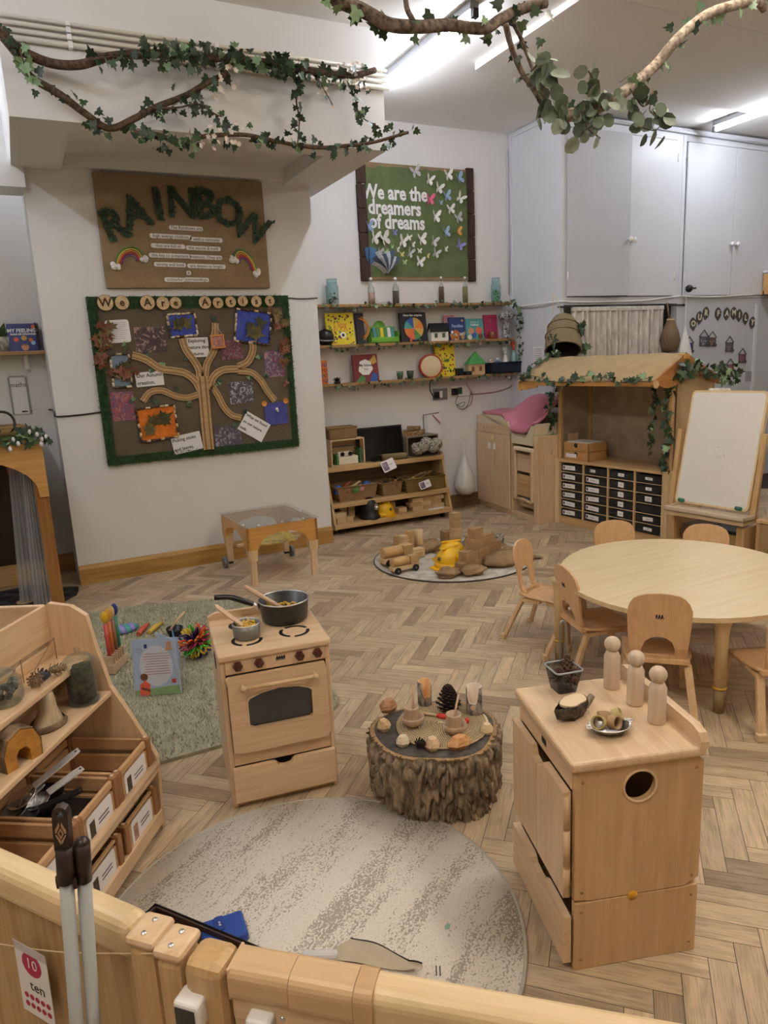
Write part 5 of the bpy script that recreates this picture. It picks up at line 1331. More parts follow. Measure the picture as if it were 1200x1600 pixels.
prof = [(EF[0] - .015,EF[1] - .01),(EF[0] * .5 + RD_[0] * .5,(EF[1] + RD_[1]) / 2 - .008),(RD_[0],RD_[1]),((RD_[0] + ER[0]) / 2,(RD_[1] + ER[1]) / 2 - .01),(ER[0],ER[1] - .01)]
for i in range(nx + 1):
    x = RXL + (RXR - RXL) * i / nx
    for k,(y,z) in enumerate(prof): vs.append((x,y,z + (.004 * sin(i * 2.1 + k))))
np_ = len(prof); vs2 = [(v[0],v[1],v[2] - .006) for v in vs]; n_ = len(vs)
fs = [(i * np_ + k,(i + 1) * np_ + k,(i + 1) * np_ + k + 1,i * np_ + k + 1) for i in range(nx) for k in range(np_ - 1)]
m.add(vs + vs2,fs + [tuple(n_ + q for q in f[::-1]) for f in fs],0,True); m.build('canvas_roof',CANV,stall)
m = MB(); m.box(RXL,RXR,EF[0] - .012,EF[0] + .006,EF[1] - .05,EF[1] - .012,.004); m.build('eave_board',TOFF['x'],stall)
sc = [(0,0),(.25,0),(.24,-.02),(.20,-.03),(.17,-.02),(.14,-.035),(.09,-.045),(.06,-.03),(.03,-.05),(.0,-.045)]
m = MB(); m.prism(sc,.018,M=Matrix(((1,0,0,RXL),(0,0,-1,EF[0] + .006),(0,1,0,EF[1] - .045),(0,0,0,1)))); m.build('scalloped_board',TOFF['x'],stall)
OR = wood('orange_gable','#b9824a','#a06c38','y',coat=.05)
g = [(EF[0],EF[1] - .0),(RD_[0],RD_[1] - .008),(ER[0],ER[1] - .0),(ER[0],ER[1] - .06),(.3,1.36),(.12,1.33),(-.02,1.29),(-.10,1.275),(-.16,1.285),(-.2,1.30),(-.25,1.285),(-.275,1.31),(-.265,1.34)]
m = MB(); m.prism(g,.02,M=lx(None,0,RXR - .02)); m.build('gable_board',OR,stall)
m = MB(); m.cyl((RXR,-.245,1.312),(RXR + .006,-.245,1.312),.03,n=16); m.build('scroll_end',PALEW['x'],stall)
m = MB(); m.box(RXR - .05,RXR + .012,RD_[0] - .03,RD_[0] + .03,RD_[1] - .05,RD_[1] - .012,.003); m.build('ridge_end',TOFF['x'],stall)
def sw(x,y,z): return SM @ Vector((x,y,z))
garland('ivy_garland','ivy garland along the front eave of the market stall roof','garland',[sw(RXL + .02 + i * .145,-.27 - .01 * (i % 2),1.355 + .03 * sin(i * 1.3)) for i in range(11)],75,.06,.003,.03,out=(-1,-.1,.2),hang=.2)
garland('ivy_garland','ivy strand hanging down the front right post of the market stall','garland',[sw(SL - .02,.0,1.3),sw(SL - .05,-.02,1.1),sw(SL - .01,-.02,.9),sw(SL - .05,-.02,.72),sw(SL - .02,-.02,.62)],48,.062,.003,.022,out=(-1,-.3,0))
garland('ivy_garland','thin ivy strand hanging left of the right post of the stall','garland',[sw(SL - .14,-.01,1.3),sw(SL - .16,-.02,1.1),sw(SL - .15,-.02,.92),sw(SL - .19,-.02,.74)],26,.062,.002,.015,out=(-1,-.3,0))
garland('ivy_garland','ivy strand hanging down the left post of the stall onto the changing unit','garland',[sw(.0,-.02,1.3),sw(-.05,-.03,1.1),sw(-.02,-.03,.95),sw(-.06,-.03,.78),sw(-.05,-.03,.68)],42,.06,.003,.022,out=(-1,-.3,0))
garland('ivy_garland','bushy ivy cluster draped over the right gable of the stall','garland',[sw(RXR + .02,-.05,1.40),sw(RXR + .03,.08,1.42),sw(RXR + .03,.25,1.40),sw(RXR + .02,.42,1.38),sw(RXR + .03,.6,1.36),sw(RXR + .04,.72,1.30)],62,.075,.003,.05,out=(-.4,-1,.1))
garland('ivy_garland','ivy climbing the left slope of the stall roof','garland',[sw(RXL + .0,-.24,1.36),sw(RXL + .02,-.08,1.45),sw(RXL + .05,.08,1.54),sw(RXL + .12,.12,1.56)],30,.06,.003,.03,out=(-1,-.1,.2))
# stacked trays on the stall counter
for k,(lab,dz) in enumerate((('lower shallow wooden tray on the left of the stall counter',0),('upper shallow wooden tray of papers stacked on the stall counter',.083))):
    r = thing('wooden_tray',lab,'tray',sw(.07,.02,.608 + dz),SR)
    m = MB(); w,d,h = .30,.24,.08
    m.box(.0,w,0,d,0,.008); m.box(0,w,0,.012,0,h,.002); m.box(0,w,d - .012,d,0,h,.002); m.box(0,.012,0,d,0,h,.002); m.box(w - .012,w,0,d,0,h,.002)
    m.build('tray_box',wood('tray_pine','#cba06a','#b5854e','x'),r)
    m = MB(); m.cyl((.075,-.001,.055),(.075,.001,.055),.022,n=14,M=T(.075,0,0) @ SCL(1,1,1)); m.build('hand_hole_shade',DARK,r)  # dark disc painted on for the shade in the hand hole
    if k: MB().box(.02,.28,.02,.22,.05,.084,.002).build('papers',PAPER,r)
    else: MB().box(.03,.16,-.002,0,.025,.06).build('label',PAPER,r)

# =================================================================== EASEL AND RIGHT HAND UNIT
EO,ERZ = (4.12,3.60,0),radians(-83.1)
ez = thing('easel','white drawing board easel standing over a low open cabinet','easel',EO,ERZ)
blean = math.degrees(math.atan2(.17,.775))
m = MB(); m.prism(rrect(0,.53,0,.79,.03,5),.018,M=T(.0,.075,.478) @ RX(-blean) @ wallM(0,0,0)); m.build('white_board',mat('board_white','#e6e3df',.35,var=.015,vs=5),ez)
m = MB(); m.ring([(p[0],p[1]) for p in rrect(-.012,.542,-.012,.802,.035,5)],[(p[0],p[1]) for p in rrect(.002,.528,.002,.788,.03,5)],.03,M=T(.0,.087,.478) @ RX(-blean) @ wallM(0,0,0)); m.build('board_frame',BIRCH['z'],ez)
for x in (-.055,.565): m = MB(); m.box(x - .018,x + .018,.07,.10,-.02,.55,.005,M=T(0,0,.46) @ RX(-blean * .7)); m.build('side_leg',PINE['z'],ez)
m = MB(); m.box(-.02,.58,-.055,.12,.425,.440,.004); m.box(-.02,.58,-.055,-.04,.425,.458,.004); m.box(-.02,-.005,-.055,.12,.425,.458,.004); m.box(.565,.58,-.055,.12,.425,.458,.004); m.build('paint_tray',mat('tray_beige','#d9c8ae',.5),ez)
m = MB(); m.box(-.01,.57,-.045,.12,.395,.424,.004); m.build('tray_shelf',BIRCH['x'],ez)
for x in (.05,.48):
    m = MB(); m.cyl((x - .02,.05,.492),(x + .02,.04,.492),.014,n=10); m.build('green_clip',mat('clip_green','#2f7a66',.4),ez)
m = MB()
for k in range(14): x,y = rnd(.2,.32),rnd(.34,.42); m.prism(circle(.004,6,x,y),.0006,M=T(.0,.0565,.478) @ RX(-blean) @ wallM(0,0,0))
m.build('faint_marks',mat('faint_marks','#c6c3c0',.6),ez)
m = MB(); m.box(.01,.03,0,.36,0,.372,.003); m.box(.50,.555,0,.36,0,.372,.003); m.box(.01,.55,.34,.36,0,.372); m.box(.01,.55,0,.36,.0,.03); m.box(.01,.55,.02,.36,.19,.205); m.build('open_cabinet',PINE['z'],ez)
EM = T(*EO) @ Matrix.Rotation(ERZ,4,'Z')
def on_easel(name,mb_,m_,lab,cat): return tag(mb_.build(name,m_,None,EO,ERZ),lab,cat)
on_easel('dark_folder',MB().box(.27,.49,.05,.32,.30,.325,.002),BLACK,'black folder in the cabinet under the easel','folder')
on_easel('paper_stack',MB().box(.27,.49,.05,.32,.206,.299,.002),mat('manila','#b0965c',.7),'stack of buff card under the black folder below the easel','paper')
on_easel('patterned_box',MB().box(.30,.495,-.01,.3,.031,.17,.004),speckle('pattern_box','#2b2d33','#c9ccd6',55,.46,.54,.6),'black and white patterned box at the foot of the easel cabinet','box')
on_easel('dark_box',MB().box(.06,.24,.05,.3,.206,.32,.004),mat('brown_box','#5a4433',.7),'dark brown box at the left under the easel','box')
wf = thing('white_ornament','small white shells on top of the easel board','ornament',EM @ Vector((.17,.262,1.255)))
m = MB(); 
for k in range(5): m.ball((rnd(-.01,.01),-.06 + k * .03,.012),.022,8,sc=(1,1,.7))
m.build('shells',mat('shell_white','#cfcdc4',.6),wf)
ru = thing('storage_cabinet','wooden cabinet to the right of the easel at the picture edge','cabinet',EO,ERZ)
m = MB(); m.box(.62,1.25,.02,.45,.42,.445,.003); m.box(.62,.64,.03,.45,0,.42); m.box(.9,.92,.03,.45,0,.42); m.box(1.23,1.25,.03,.45,0,.42); m.box(.62,1.25,.43,.45,0,.42); m.box(.62,1.25,.03,.45,0,.03); m.build('carcass',PINE['z'],ru)
m = MB(); m.box(.645,.90,.015,.033,.035,.415,.003); m.build('door',OLDW['z'],ru)
m = MB(); m.box(.925,1.225,.015,.033,.035,.415,.003); m.build('door',OLDW['z'],ru)
on_easel('cream_tub',MB().box(.66,.95,.06,.36,.446,.54,.02),mat('tub_cream','#cfc4b2',.6),'cream tub on the cabinet right of the easel','tub')
on_easel('brown_crate',MB().box(.67,.95,.07,.36,.541,.63,.004),OLDW['x'],'brown crate stacked on the cream tub right of the easel','crate')
on_easel('black_bag',MB().box(.68,.96,.09,.34,.632,.82,.04),BLACK,'black bag on top of the brown crate at the right edge','bag')

# =================================================================== ROUND TABLE AND CHAIRS
tb = thing('round_table','large round pale birch table with cream legs','table',(2.86,2.43,0))
TZ = .47
tp = [((.625 + .034 * cos(2 * (2 * pi * i / 72 - radians(45)))) * cos(2 * pi * i / 72),(.625 + .034 * cos(2 * (2 * pi * i / 72 - radians(45)))) * sin(2 * pi * i / 72)) for i in range(72)]
m = MB(); m.prism(tp,.004,z0=TZ - .004); m.build('tabletop',wood('maple_top','#e6d5b0','#dcc69b','x',rough=.35,streak=.15,coat=.3),tb)
m = MB(); m.prism([(p[0] * .999,p[1] * .999) for p in tp],.018,z0=TZ - .022); m.build('edge_band',BIRCH['x'],tb)
LEGC = mat('leg_cream','#d7bf92',.5,var=.04)
for (x,y) in ((2.562,1.94),(2.341,2.733),(3.16,2.92),(3.38,2.13)):
    lxx,lyy = x - 2.86,y - 2.43; k = 1.0; lxx *= k; lyy *= k
    m = MB(); m.lathe([(.0001,.12),(.026,.12),(.028,.36),(.032,.40),(.04,.43),(.06,.448),(.0001,.448)],18,M=T(lxx,lyy,0)); l_ = m.build('leg',LEGC,tb)
    m = MB(); m.lathe([(.0001,.0),(.022,.0),(.024,.115),(.0001,.115)],16,M=T(lxx,lyy,0)); m.build('lower_leg',mat('leg_inner','#9a835e',.5),l_)
    m = MB(); m.torus((lxx,lyy,.118),.026,.005,18,6); m.build('yellow_collar',mat('collar_yellow','#d9a93a',.4),l_)
CHW = wood('chair_ply','#e0b98c','#d2a578','z',coat=.3,rough=.35)
CHL = wood('chair_leg','#ddbe95','#cda97c','z',coat=.2)
def make_chair(label,x,y,ang,wide=True,logo=False,hs=1.0):
    # local: +y is the way the sitter faces, origin on the floor under the seat's middle
    r = thing('child_chair',label,'chair',(x,y,0),ang,'bentwood chairs around the round table')
    sh = .262; w = .145 if wide else .125
    m = MB(); k = 8; vs,fs = [],[]
    n = 9
    for j in range(n + 1):
        t = j / n; yy = -.15 + .30 * t
        zz = sh + .012 * (1 - t) ** 2 - .012 * max(0,t - .8) * 3
        hw = w * (1.0 - .12 * max(0,.25 - t) * 4)
        for i in range(k + 1):
            u = -1 + 2 * i / k; q = hw * u
            vs.append((q,yy - (.03 * u * u if t > .99 else 0),zz - .012 * (1 - u * u)))
    for j in range(n):
        for i in range(k): fs.append((j * (k + 1) + i,j * (k + 1) + i + 1,(j + 1) * (k + 1) + i + 1,(j + 1) * (k + 1) + i))
    N = len(vs); edge = [i for i in range(k + 1)] + [j * (k + 1) + k for j in range(1,n + 1)] + [n * (k + 1) + i for i in range(k - 1,-1,-1)] + [j * (k + 1) for j in range(n - 1,0,-1)]
    m.add(vs + [(v[0],v[1],v[2] - .012) for v in vs],fs + [tuple(N + q for q in f[::-1]) for f in fs] + [(edge[i],N + edge[i],N + edge[(i + 1) % len(edge)],edge[(i + 1) % len(edge)]) for i in range(len(edge))],0,True)
    m.build('seat',CHW,r)
    H = .262; hw0,hw1 = (.115,.13) if wide else (.10,.105)
    if wide: outer = [(-hw0,0),(hw0,0),(hw0 + .008,.08),(hw1,.16),(hw1,.20),(hw1 - .02,.235),(hw1 - .06,.255),(0,H),(-hw1 + .06,.255),(-hw1 + .02,.235),(-hw1,.20),(-hw1,.16),(-hw0 - .008,.08)]
    else: outer = [(-hw0 * .8,0),(hw0 * .8,0),(hw0 * .82,.07),(hw1 * .9,.15),(hw1,.2),(hw1 * .9,.24),(hw1 * .55,.268),(0,.276),(-hw1 * .55,.268),(-hw1 * .9,.24),(-hw1,.2),(-hw1 * .9,.15),(-hw0 * .82,.07)]
    cxy = (0,.06) if wide else (0,.075)
    NN = 48
    def rayhit(poly,c,a):
        d = (cos(a),sin(a)); best = 0
        for i in range(len(poly)):
            p,q = poly[i],poly[(i + 1) % len(poly)]
            ex,ey = q[0] - p[0],q[1] - p[1]; den = d[0] * ey - d[1] * ex
            if abs(den) < 1e-9: continue
            t = ((p[0] - c[0]) * ey - (p[1] - c[1]) * ex) / den; s_ = ((p[0] - c[0]) * d[1] - (p[1] - c[1]) * d[0]) / den
            if t > 0 and -1e-6 <= s_ <= 1 + 1e-6: best = max(best,t)
        return (c[0] + d[0] * best,c[1] + d[1] * best)
    if wide: inner = [(-.068,.022),(.068,.022),(.068,.045),(.055,.075),(.03,.092),(0,.097),(-.03,.092),(-.055,.075),(-.068,.045)]
    else: inner = [(-.048,.012),(.048,.012),(.048,.08),(.04,.11),(.02,.128),(0,.132),(-.02,.128),(-.04,.11),(-.048,.08)]
    an = [2 * pi * i / NN + .02 for i in range(NN)]
    lo = [rayhit(outer,cxy,a) for a in an]; li = [rayhit(inner,cxy,a) for a in an]
    def bend(v):
        # drawing (x, height, thickness) -> curved, reclined back
        return (v.x,-.155 - v.y * .16 + .8 * v.x * v.x * 1.0 - v.z - .0 * v.y + .02 * max(0,.05 - v.y) * 10,sh + .004 + v.y * .985 * hs)
    m = MB(); m.ring(lo,li,.011,fn=bend); m.build('backrest',CHW,r)
    if wide: m = MB(); m.box(-w * .9,w * .9,-.160,-.13,sh - .012,sh + .014,.005); m.build('seat_bend',CHW,r)
    else:
        for s in (-1,1): m = MB(); m.tube([(s * .065,-.156,sh + .035),(s * .066,-.15,sh + .012),(s * .068,-.12,sh)],.012,8); m.build('seat_bend',CHW,r)
    if logo:
        m = MB()
        for q in range(3):
            cx = (-1 + q) * .011
            m.prism([(cx - .004,.165),(cx + .003,.172),(cx + .001,.184),(cx - .005,.178)],.001,fn=lambda v: Vector(bend(v)) + Vector((0,-.0115,0))); m.prism([(cx + .003,.170),(cx + .006,.162),(cx + .007,.172)],.001,fn=lambda v: Vector(bend(v)) + Vector((0,-.0115,0)))
        m.build('logo',TYPE,r)
    for s in (-1,1):
        for fr in (0,1):
            if fr: P = [(s * w * .80,.02,sh - .022),(s * w * .83,.10,sh - .024),(s * w * .86,.135,sh - .05),(s * w * .96,.155,.0)]
            else: P = [(s * w * .80,-.02,sh - .022),(s * w * .84,-.11,sh - .024),(s * w * .88,-.14,sh - .05),(s * (.155),-.225,0)]
            PP = smooth_path(P,4); m = MB(); vs,fs = [],[]
            for p in PP: i = PP.index(p); tt = (PP[min(i + 1,len(PP) - 1)] - PP[max(0,i - 1)]).normalized(); nn = Vector((1,0,0)); bb = tt.cross(nn).normalized(); vs += [p + nn * .016 + bb * .009,p - nn * .016 + bb * .009,p - nn * .016 - bb * .009,p + nn * .016 - bb * .009]
            for i in range(len(PP) - 1):
                for q in range(4): fs.append((i * 4 + q,i * 4 + (q + 1) % 4,i * 4 + 4 + (q + 1) % 4,i * 4 + 4 + q))
            L_ = len(PP) - 1; fs += [(3,2,1,0),(L_ * 4,L_ * 4 + 1,L_ * 4 + 2,L_ * 4 + 3)]
            m.add(vs,fs); lg = m.build('leg',CHL,r)
            e = Vector(P[-1]); d = (e - Vector(P[-2])).normalized()
            m = MB(); m.cbox((0,0,.016),(.042,.028,.032),.004,M=T(e.x - d.x * .0,e.y,0)); m.build('foot_cap',mat('foot_cap','#d6bd95',.5),lg)
    return r
def chair_at(label,rx,ry,fx,fy,**k):
    # rear feet midpoint (rx, ry) and facing (fx, fy)
    L_ = hypot(fx,fy); fx,fy = fx / L_,fy / L_
    return make_chair(label,rx + fx * .225,ry + fy * .225,atan2(-fx,fy),**k)
chair_at('bentwood chair with a tall narrow back standing alone at the left of the round table',2.425,3.20,.39,-.92,wide=False,hs=1.06)
chair_at('bentwood chair side on at the left of the round table, behind the wire scoop',2.24,2.63,.96,-.27,logo=True,hs=1.15)
chair_at('bentwood chair with a logo on its back, nearest in front of the round table',2.255,2.005,.70,.71,logo=True,hs=1.24)
chair_at('bentwood chair at the right picture edge facing the round table',2.64,1.62,.44,.9,hs=1.2)
chair_at('bentwood chair pushed in behind the round table, in front of the clear trays',3.27,3.32,-.42,-.9)
chair_at('bentwood chair pushed in behind the round table, in front of the easel',3.63,2.89,-.85,-.5)

# =================================================================== BROWN RUG CORNER
rg = MB(); rg.lathe([(.0001,.0),(.634,.0),(.640,.004),(.634,.010),(.0001,.010)],72)
o = tag(rg.build('round_rug',speckle('pale_rug','#aca69d','#cbc5bb',14,.35,.55,.95,bmp=.15),None,(2.93,4.705,0)),'small pale round rug under the building blocks at the back','rug')
m = MB(); m.torus((0,0,.006),.636,.006,72,6); m.build('dark_binding',mat('rug_binding','#4b443d',.9),o)
random.seed(33)
HESS = weave('brown_hessian','#b89b78','#8b7253',280,blotch=.5)
m = MB(); vs = []; nn = 26
for j in range(nn):
    for i in range(nn):
        u,v = i / (nn - 1),j / (nn - 1)
        x = -.06 + u * .62; y = -.42 + v * .68
        h = .028 + .030 * mnoise.noise(Vector((x * 9,y * 9,1))) + .018 * mnoise.noise(Vector((x * 21,y * 21,4)))
        e = min(u,1 - u,v,1 - v)
        x += .05 * mnoise.noise(Vector((y * 8,3,1))); y += .05 * mnoise.noise(Vector((x * 8,7,1)))
        vs.append((x,y,max(.012,h * min(1,e * 8) + .006)))
fs = [(j * nn + i,j * nn + i + 1,(j + 1) * nn + i + 1,(j + 1) * nn + i) for j in range(nn - 1) for i in range(nn - 1)]
m.add(vs,fs,0,True)
tag(m.build('hessian_cloth',HESS,None,(2.93,4.705,0)),'crumpled brown hessian cloth spread on the small pale rug','cloth')
for lab,cx,cy,s in (('crumpled hessian heap at the right edge of the small rug by the lone chair',3.13,4.32,1),('crumpled hessian bundle at the front of the small rug',2.62,4.28,.6),('loose brown cloth heap behind the wooden tower on the small rug',2.86,5.02,.95),('small hessian bundle at the front of the small rug beside the brick wall',2.80,4.22,.6)):
    m = MB(); sd = rnd(0,50)
    m.ball((0,0,0),.11 * s,26,fn=lambda v: Vector((v.x * 1.5,v.y * 1.05,max(-.03,v.z * .55))) * (1 + .35 * mnoise.noise(v * 14 / s + Vector((sd,0,0))) + .16 * mnoise.noise(v * 32 / s + Vector((0,sd,0)))))
    tag(m.build('hessian_cloth',HESS,None,(cx,cy,.045)),lab,'cloth')
def rug_pt(px,py,z=.012): p = F(px,py,z); return p.x,p.y
zr = .014
def rb(label,px,py,w,d,h,rz,z=zr,lvl=0,mi=0,cyl=False):
    x,y = rug_pt(px,py,z)
    if cyl:
        m = MB(); m.cyl((0,0,0),(0,0,h),w / 2,n=18); return tag(m.build('wooden_block',PALEW['z'],None,(x,y,z)),label,'block','wooden blocks on the small round rug')
    return block(label,x,y,z,w,d,h,rz,'block','wooden blocks on the small round rug',mi)
BRK = wood('brick_block','#ad8d69','#937352','x',coat=0,rough=.8)
BRK2 = wood('brick_block_b','#bb9a72','#9c7b57','x',coat=0,rough=.8)
bw,bh,bd = .155,.075,.075
bx,by,ba = 2.80,4.33,20
def brick(label,i,k,dx=0,mi=None,w=bw):
    a = radians(ba); s = (i * (bw + .004) + dx)
    block(label,bx + cos(a) * s,by + sin(a) * s,zr + k * (bh + .001),w,bd,bh,ba,'block','wooden bricks of the wall on the small rug',mi or random.choice((BRK,BRK2)),'wooden_brick')
brick('bottom left brick of the toy wall on the small rug',0,0); brick('bottom middle brick of the toy wall on the small rug',1,0); brick('bottom right brick of the toy wall on the small rug',2,0)
brick('left brick in the second course of the toy wall',0,1,.05); brick('middle brick in the second course of the toy wall',1,1,.05); brick('right brick in the second course of the toy wall',2,1,.03)
brick('left brick in the third course of the toy wall',1,2,-.03); brick('right brick in the third course of the toy wall',2,2,-.05)
brick('single brick on top of the toy wall',1,3,-.02,w=.1)
rb('square wooden block behind the top of the toy wall',738,868,.09,.07,.17,12,mi=BRK2)
rb('lower block of the tallest wooden tower on the small rug',712,853,.075,.075,.16,5); x_,y_ = rug_pt(712,853); block('upper block of the tallest wooden tower on the small rug',x_,y_,zr + .161,.07,.07,.13,12,'block','wooden blocks on the small round rug',1)
rb('dark wooden block left of the tallest tower',698,852,.085,.07,.13,5,mi=BRK)
rb('plank lying flat from the toy wall towards the lone chair',790,875,.25,.06,.04,5,mi=BRK2); rb('small block beside the lone chair on the small rug',782,884,.07,.06,.06,30,mi=BRK)
x_,y_ = rug_pt(770,868); m = MB(); m.box(-.025,.025,-.02,.02,0,.05,.006); tag(m.build('red_block',mat('block_red','#c5382c',.5),None,(x_,y_,.075),radians(20)),'small red toy piece among the bricks on the small rug','toy')
rb('wooden block under the red toy piece',770,872,.09,.07,.058,20,mi=BRK)
m = MB(); random.seed(8)
for k in range(7): m.ball((-.14 + k * .05,.02 * (k % 3),.0),.055,14,fn=lambda v: Vector((v.x,v.y,v.z * .8)) + Vector((mnoise.noise(v * 24 + Vector((k,3,0))),mnoise.noise(v * 24 + Vector((9,k,1))),mnoise.noise(v * 26 + Vector((2,k,5))))) * .03)
x_,y_ = rug_pt(752,852); o = tag(m.build('crumpled_newspaper',NEWS,None,(x_,y_ - .02,.055)),'crumpled newspaper heap behind the toy wall on the small rug','paper'); o['kind'] = 'stuff'
for lab,px,py,w,d,h,rz,z,mi in (('tall upright plank of the left block pile on the small rug',632,868,.06,.06,.17,8,zr,0),('upright plank beside the tallest plank of the left pile',641,866,.055,.05,.20,8,zr,1),('stacked block, lower, at the right of the left pile',650,870,.13,.07,.07,5,zr,0),('flat wooden block at the far left of the small rug',612,872,.16,.07,.04,10,zr,0),('thin strip on the stacked blocks of the left pile',652,868,.08,.05,.03,15,.087,1),('second upright block behind the left pile',622,858,.06,.05,.12,0,zr,1)):
    rb(lab,px,py,w,d,h,rz,z,mi=mi)
rb('wooden cylinder standing at the back of the left block pile',655,862,.075,0,.19,0,cyl=True)
def toycar(label,px,py,rz,L_,s):
    x,y = rug_pt(px,py); r = thing('wooden_car',label,'toy car',(x,y,zr),radians(rz),'wooden cars on the small rug')
    m = MB(); m.box(-L_ / 2,L_ / 2,-.035 * s,.035 * s,.025 * s,.06 * s,.004); m.build('chassis',PALEW['x'],r)
    m = MB(); m.cyl((-L_ * .45,0,.095 * s),(L_ * .15,0,.095 * s),.038 * s,n=18); m.build('tank',wood('tank_wood','#d9b27c','#c69b62','x',coat=.1),r)
    m = MB(); m.box(L_ * .17,L_ * .48,-.035 * s,.035 * s,.06 * s,.13 * s,.004); m.build('cab',BLK[1],r)
    for xx in (-L_ * .33,L_ * .33):
        for s_ in (-1,1):
            m = MB(); m.cyl((xx,s_ * .037 * s,.028 * s),(xx,s_ * .052 * s,.028 * s),.028 * s,n=18); w_ = m.build('wheel',BLACK,r)
            m = MB(); m.cyl((xx,s_ * .052 * s,.028 * s),(xx,s_ * .054 * s,.028 * s),.008 * s,n=10); m.build('hub',GREYM,w_)
toycar('wooden tanker car nearest the front left of the small rug',632,893,4,.24,.9)
toycar('larger wooden car behind the tanker on the small rug',620,882,4,.28,1.15)
hp = rug_pt(706,872); hardhat('hard_hat','yellow hard hat further back on the small rug',hp[0],hp[1],zr,radians(-100),1.02)
hp = rug_pt(703,884); hardhat('hard_hat','yellow hard hat in front on the small rug beside the toy wall',hp[0],hp[1],zr,radians(-80),1.05)

# =================================================================== WATER TABLE
wt = thing('play_table','low wooden play table with a clear top standing by the chimney skirting','table',(1.325,4.935,0),radians(1.5))
TWd,TD,TH = .555,.66,.45
ZA,ZB = .275,.44
def arch_panel(length,wl=.09):
    pts = [(0,ZB),(0,ZA),(wl * .9,ZA)]
    for i in range(1,12):
        w = pi - pi * i / 12; pts.append((length / 2 + (length / 2 - wl) * cos(w),ZA + .02 + .09 * sin(w)))
    return pts + [(length - wl * .9,ZA),(length,ZA),(length,ZB)]
for y in (0,TD - .018): m = MB(); m.prism(arch_panel(TWd),.018,M=Matrix(((1,0,0,0),(0,0,-1,y + .018),(0,1,0,0),(0,0,0,1)))); m.build('arched_apron',TOFF['x'],wt)
for x in (0,TWd - .018): m = MB(); m.prism(arch_panel(TD),.018,M=lx(None,0,x)); m.build('arched_apron',TOFF['y'],wt)
for x in (.0,TWd - .075):
    for y in (0.0,TD - .055):
        m = MB(); m.prism([(.008,.19),(.067,.19),(.075,.275),(0,.275)],.05,M=Matrix(((1,0,0,x),(0,0,-1,y + .052),(0,1,0,0),(0,0,0,1)))); lg = m.build('leg',PALEW['z'],wt)
        m = MB(); m.box(x + .015,x + .06,y + .008,y + .045,.0 if y < .3 else .05,.2,.004); m.build('lower_leg',BE['z'],lg)
        if y > .3:
            cxw = x - .01 if x < .2 else x + .085
            m = MB(); m.cyl((cxw - .012,y + .03,.045),(cxw + .012,y + .03,.045),.045,n=20); w_ = m.build('castor',mat('castor_grey','#6f7478',.5),lg)
            m = MB(); m.cyl((x + .02,y + .03,.045),(x + .055,y + .03,.045),.018,n=10); m.build('axle',BLACK,w_)
m = MB(); m.box(-.012,TWd + .012,-.012,TD + .012,ZB + .006,ZB + .014,.002); m.build('clear_top',glass('clear_acrylic','#fbfbf8',.12,.04),wt)
for x,y in ((.1,.01),(.28,.01),(.45,.01),(.01,.1),(TWd - .01,.3)): m = MB(); m.cyl((x,y,ZB - .0),(x,y,ZB + .018),.008,n=10); m.build('top_screw',STEEL,wt)
for x in (.018,TWd - .03): MB().box(x,x + .012,.02,TD - .02,ZB - .02,ZB - .008).build('inner_ledge',PALEW['y'],wt)
o = tag(MB().prism(rrect(.15,.47,.16,.5,.06,5),.008,z0=.255).build('shelf_disc',photo_mat('yellow_print',['#5f8a5a','#e3cf7a','#d9c26a','#8c8470','#e6d68c'],5),None,(1.325,4.935,0),radians(1.5)),'yellow patterned board on the low shelf under the clear play table','board')
MB().box(.02,TWd - .02,.31,.35,.235,.254,.002).build('cross_bar',PALEW['x'],wt)
# =================================================================== LEFT ALCOVE: SHELF AND DEN
r = thing('wall_shelf','wooden shelf in the left alcove carrying the blue book','shelf',(-1.4,6.19,1.79))
MB().box(0,1.62,0,.158,-.028,0,.002).build('board',SHELFW,r)
m = MB(); m.box(1.47,1.50,.12,.158,-.14,-.028,.003); m.build('bracket',WHITE,r)
A,B_ = FY(16,553,6.22),FY(66,553,6.22); bw_ = B_.x - A.x; bh_ = FY(40,505,6.24).z - 1.79
r = thing('picture_book','dark blue book MY FEELINGS MAKE ME STRONGER standing on the alcove shelf','book',((A.x + B_.x) / 2,6.225,1.791))
R_ = RX(-8); m = MB(); m.box(-bw_ / 2,bw_ / 2,0,.015,0,bh_,.001,0,R_); m.build('book_block',mat('cover_feelings','#1f2e78',.4,var=.1,vs=12),r)
M = R_ @ wallM(0,-.0008,0)
m = MB(); m.text('MY FEELINGS',.037,M @ T(0,bh_ * .74,0),ext=.0005,bold=.0012); m.text('MAKE ME STRONGER',.019,M @ T(0,bh_ * .61,0),ext=.0005,bold=.0008); m.build('title',INK['white'],r)
m = MB()
for x,y,s,c in ((-.055,.42,.018,0),(.0,.47,.020,1),(.045,.4,.015,2),(.06,.29,.016,3),(-.03,.5,.012,4),(0,.14,.027,5),(.075,.88,.016,0)): m.prism(circle(s,12,x,bh_ * y),.001,c,M)
m.prism([(-.028,.2 * bh_),(0,.28 * bh_),(.028,.2 * bh_)],.0014,6,M); m.build('cover_pictures',[INK['coral'],INK['gold'],INK['orange'],INK['skyblue'],INK['blue'],INK['skin'],INK['brown']],r)
for k,(lab,x) in enumerate((('first thin black folder beside the blue feelings book',.205),('second thin black folder at the end of the alcove shelf',.222))):
    tag(MB().box(0,.008,0,.12,0,.21 - .02 * k).build('thin_folder',BLACK,None,(x - .03,6.21,1.791)),lab,'folder')
r = thing('potted_plant','white patterned pot of green leaves left of the blue feelings book','plant',(-.06,6.26,1.791))
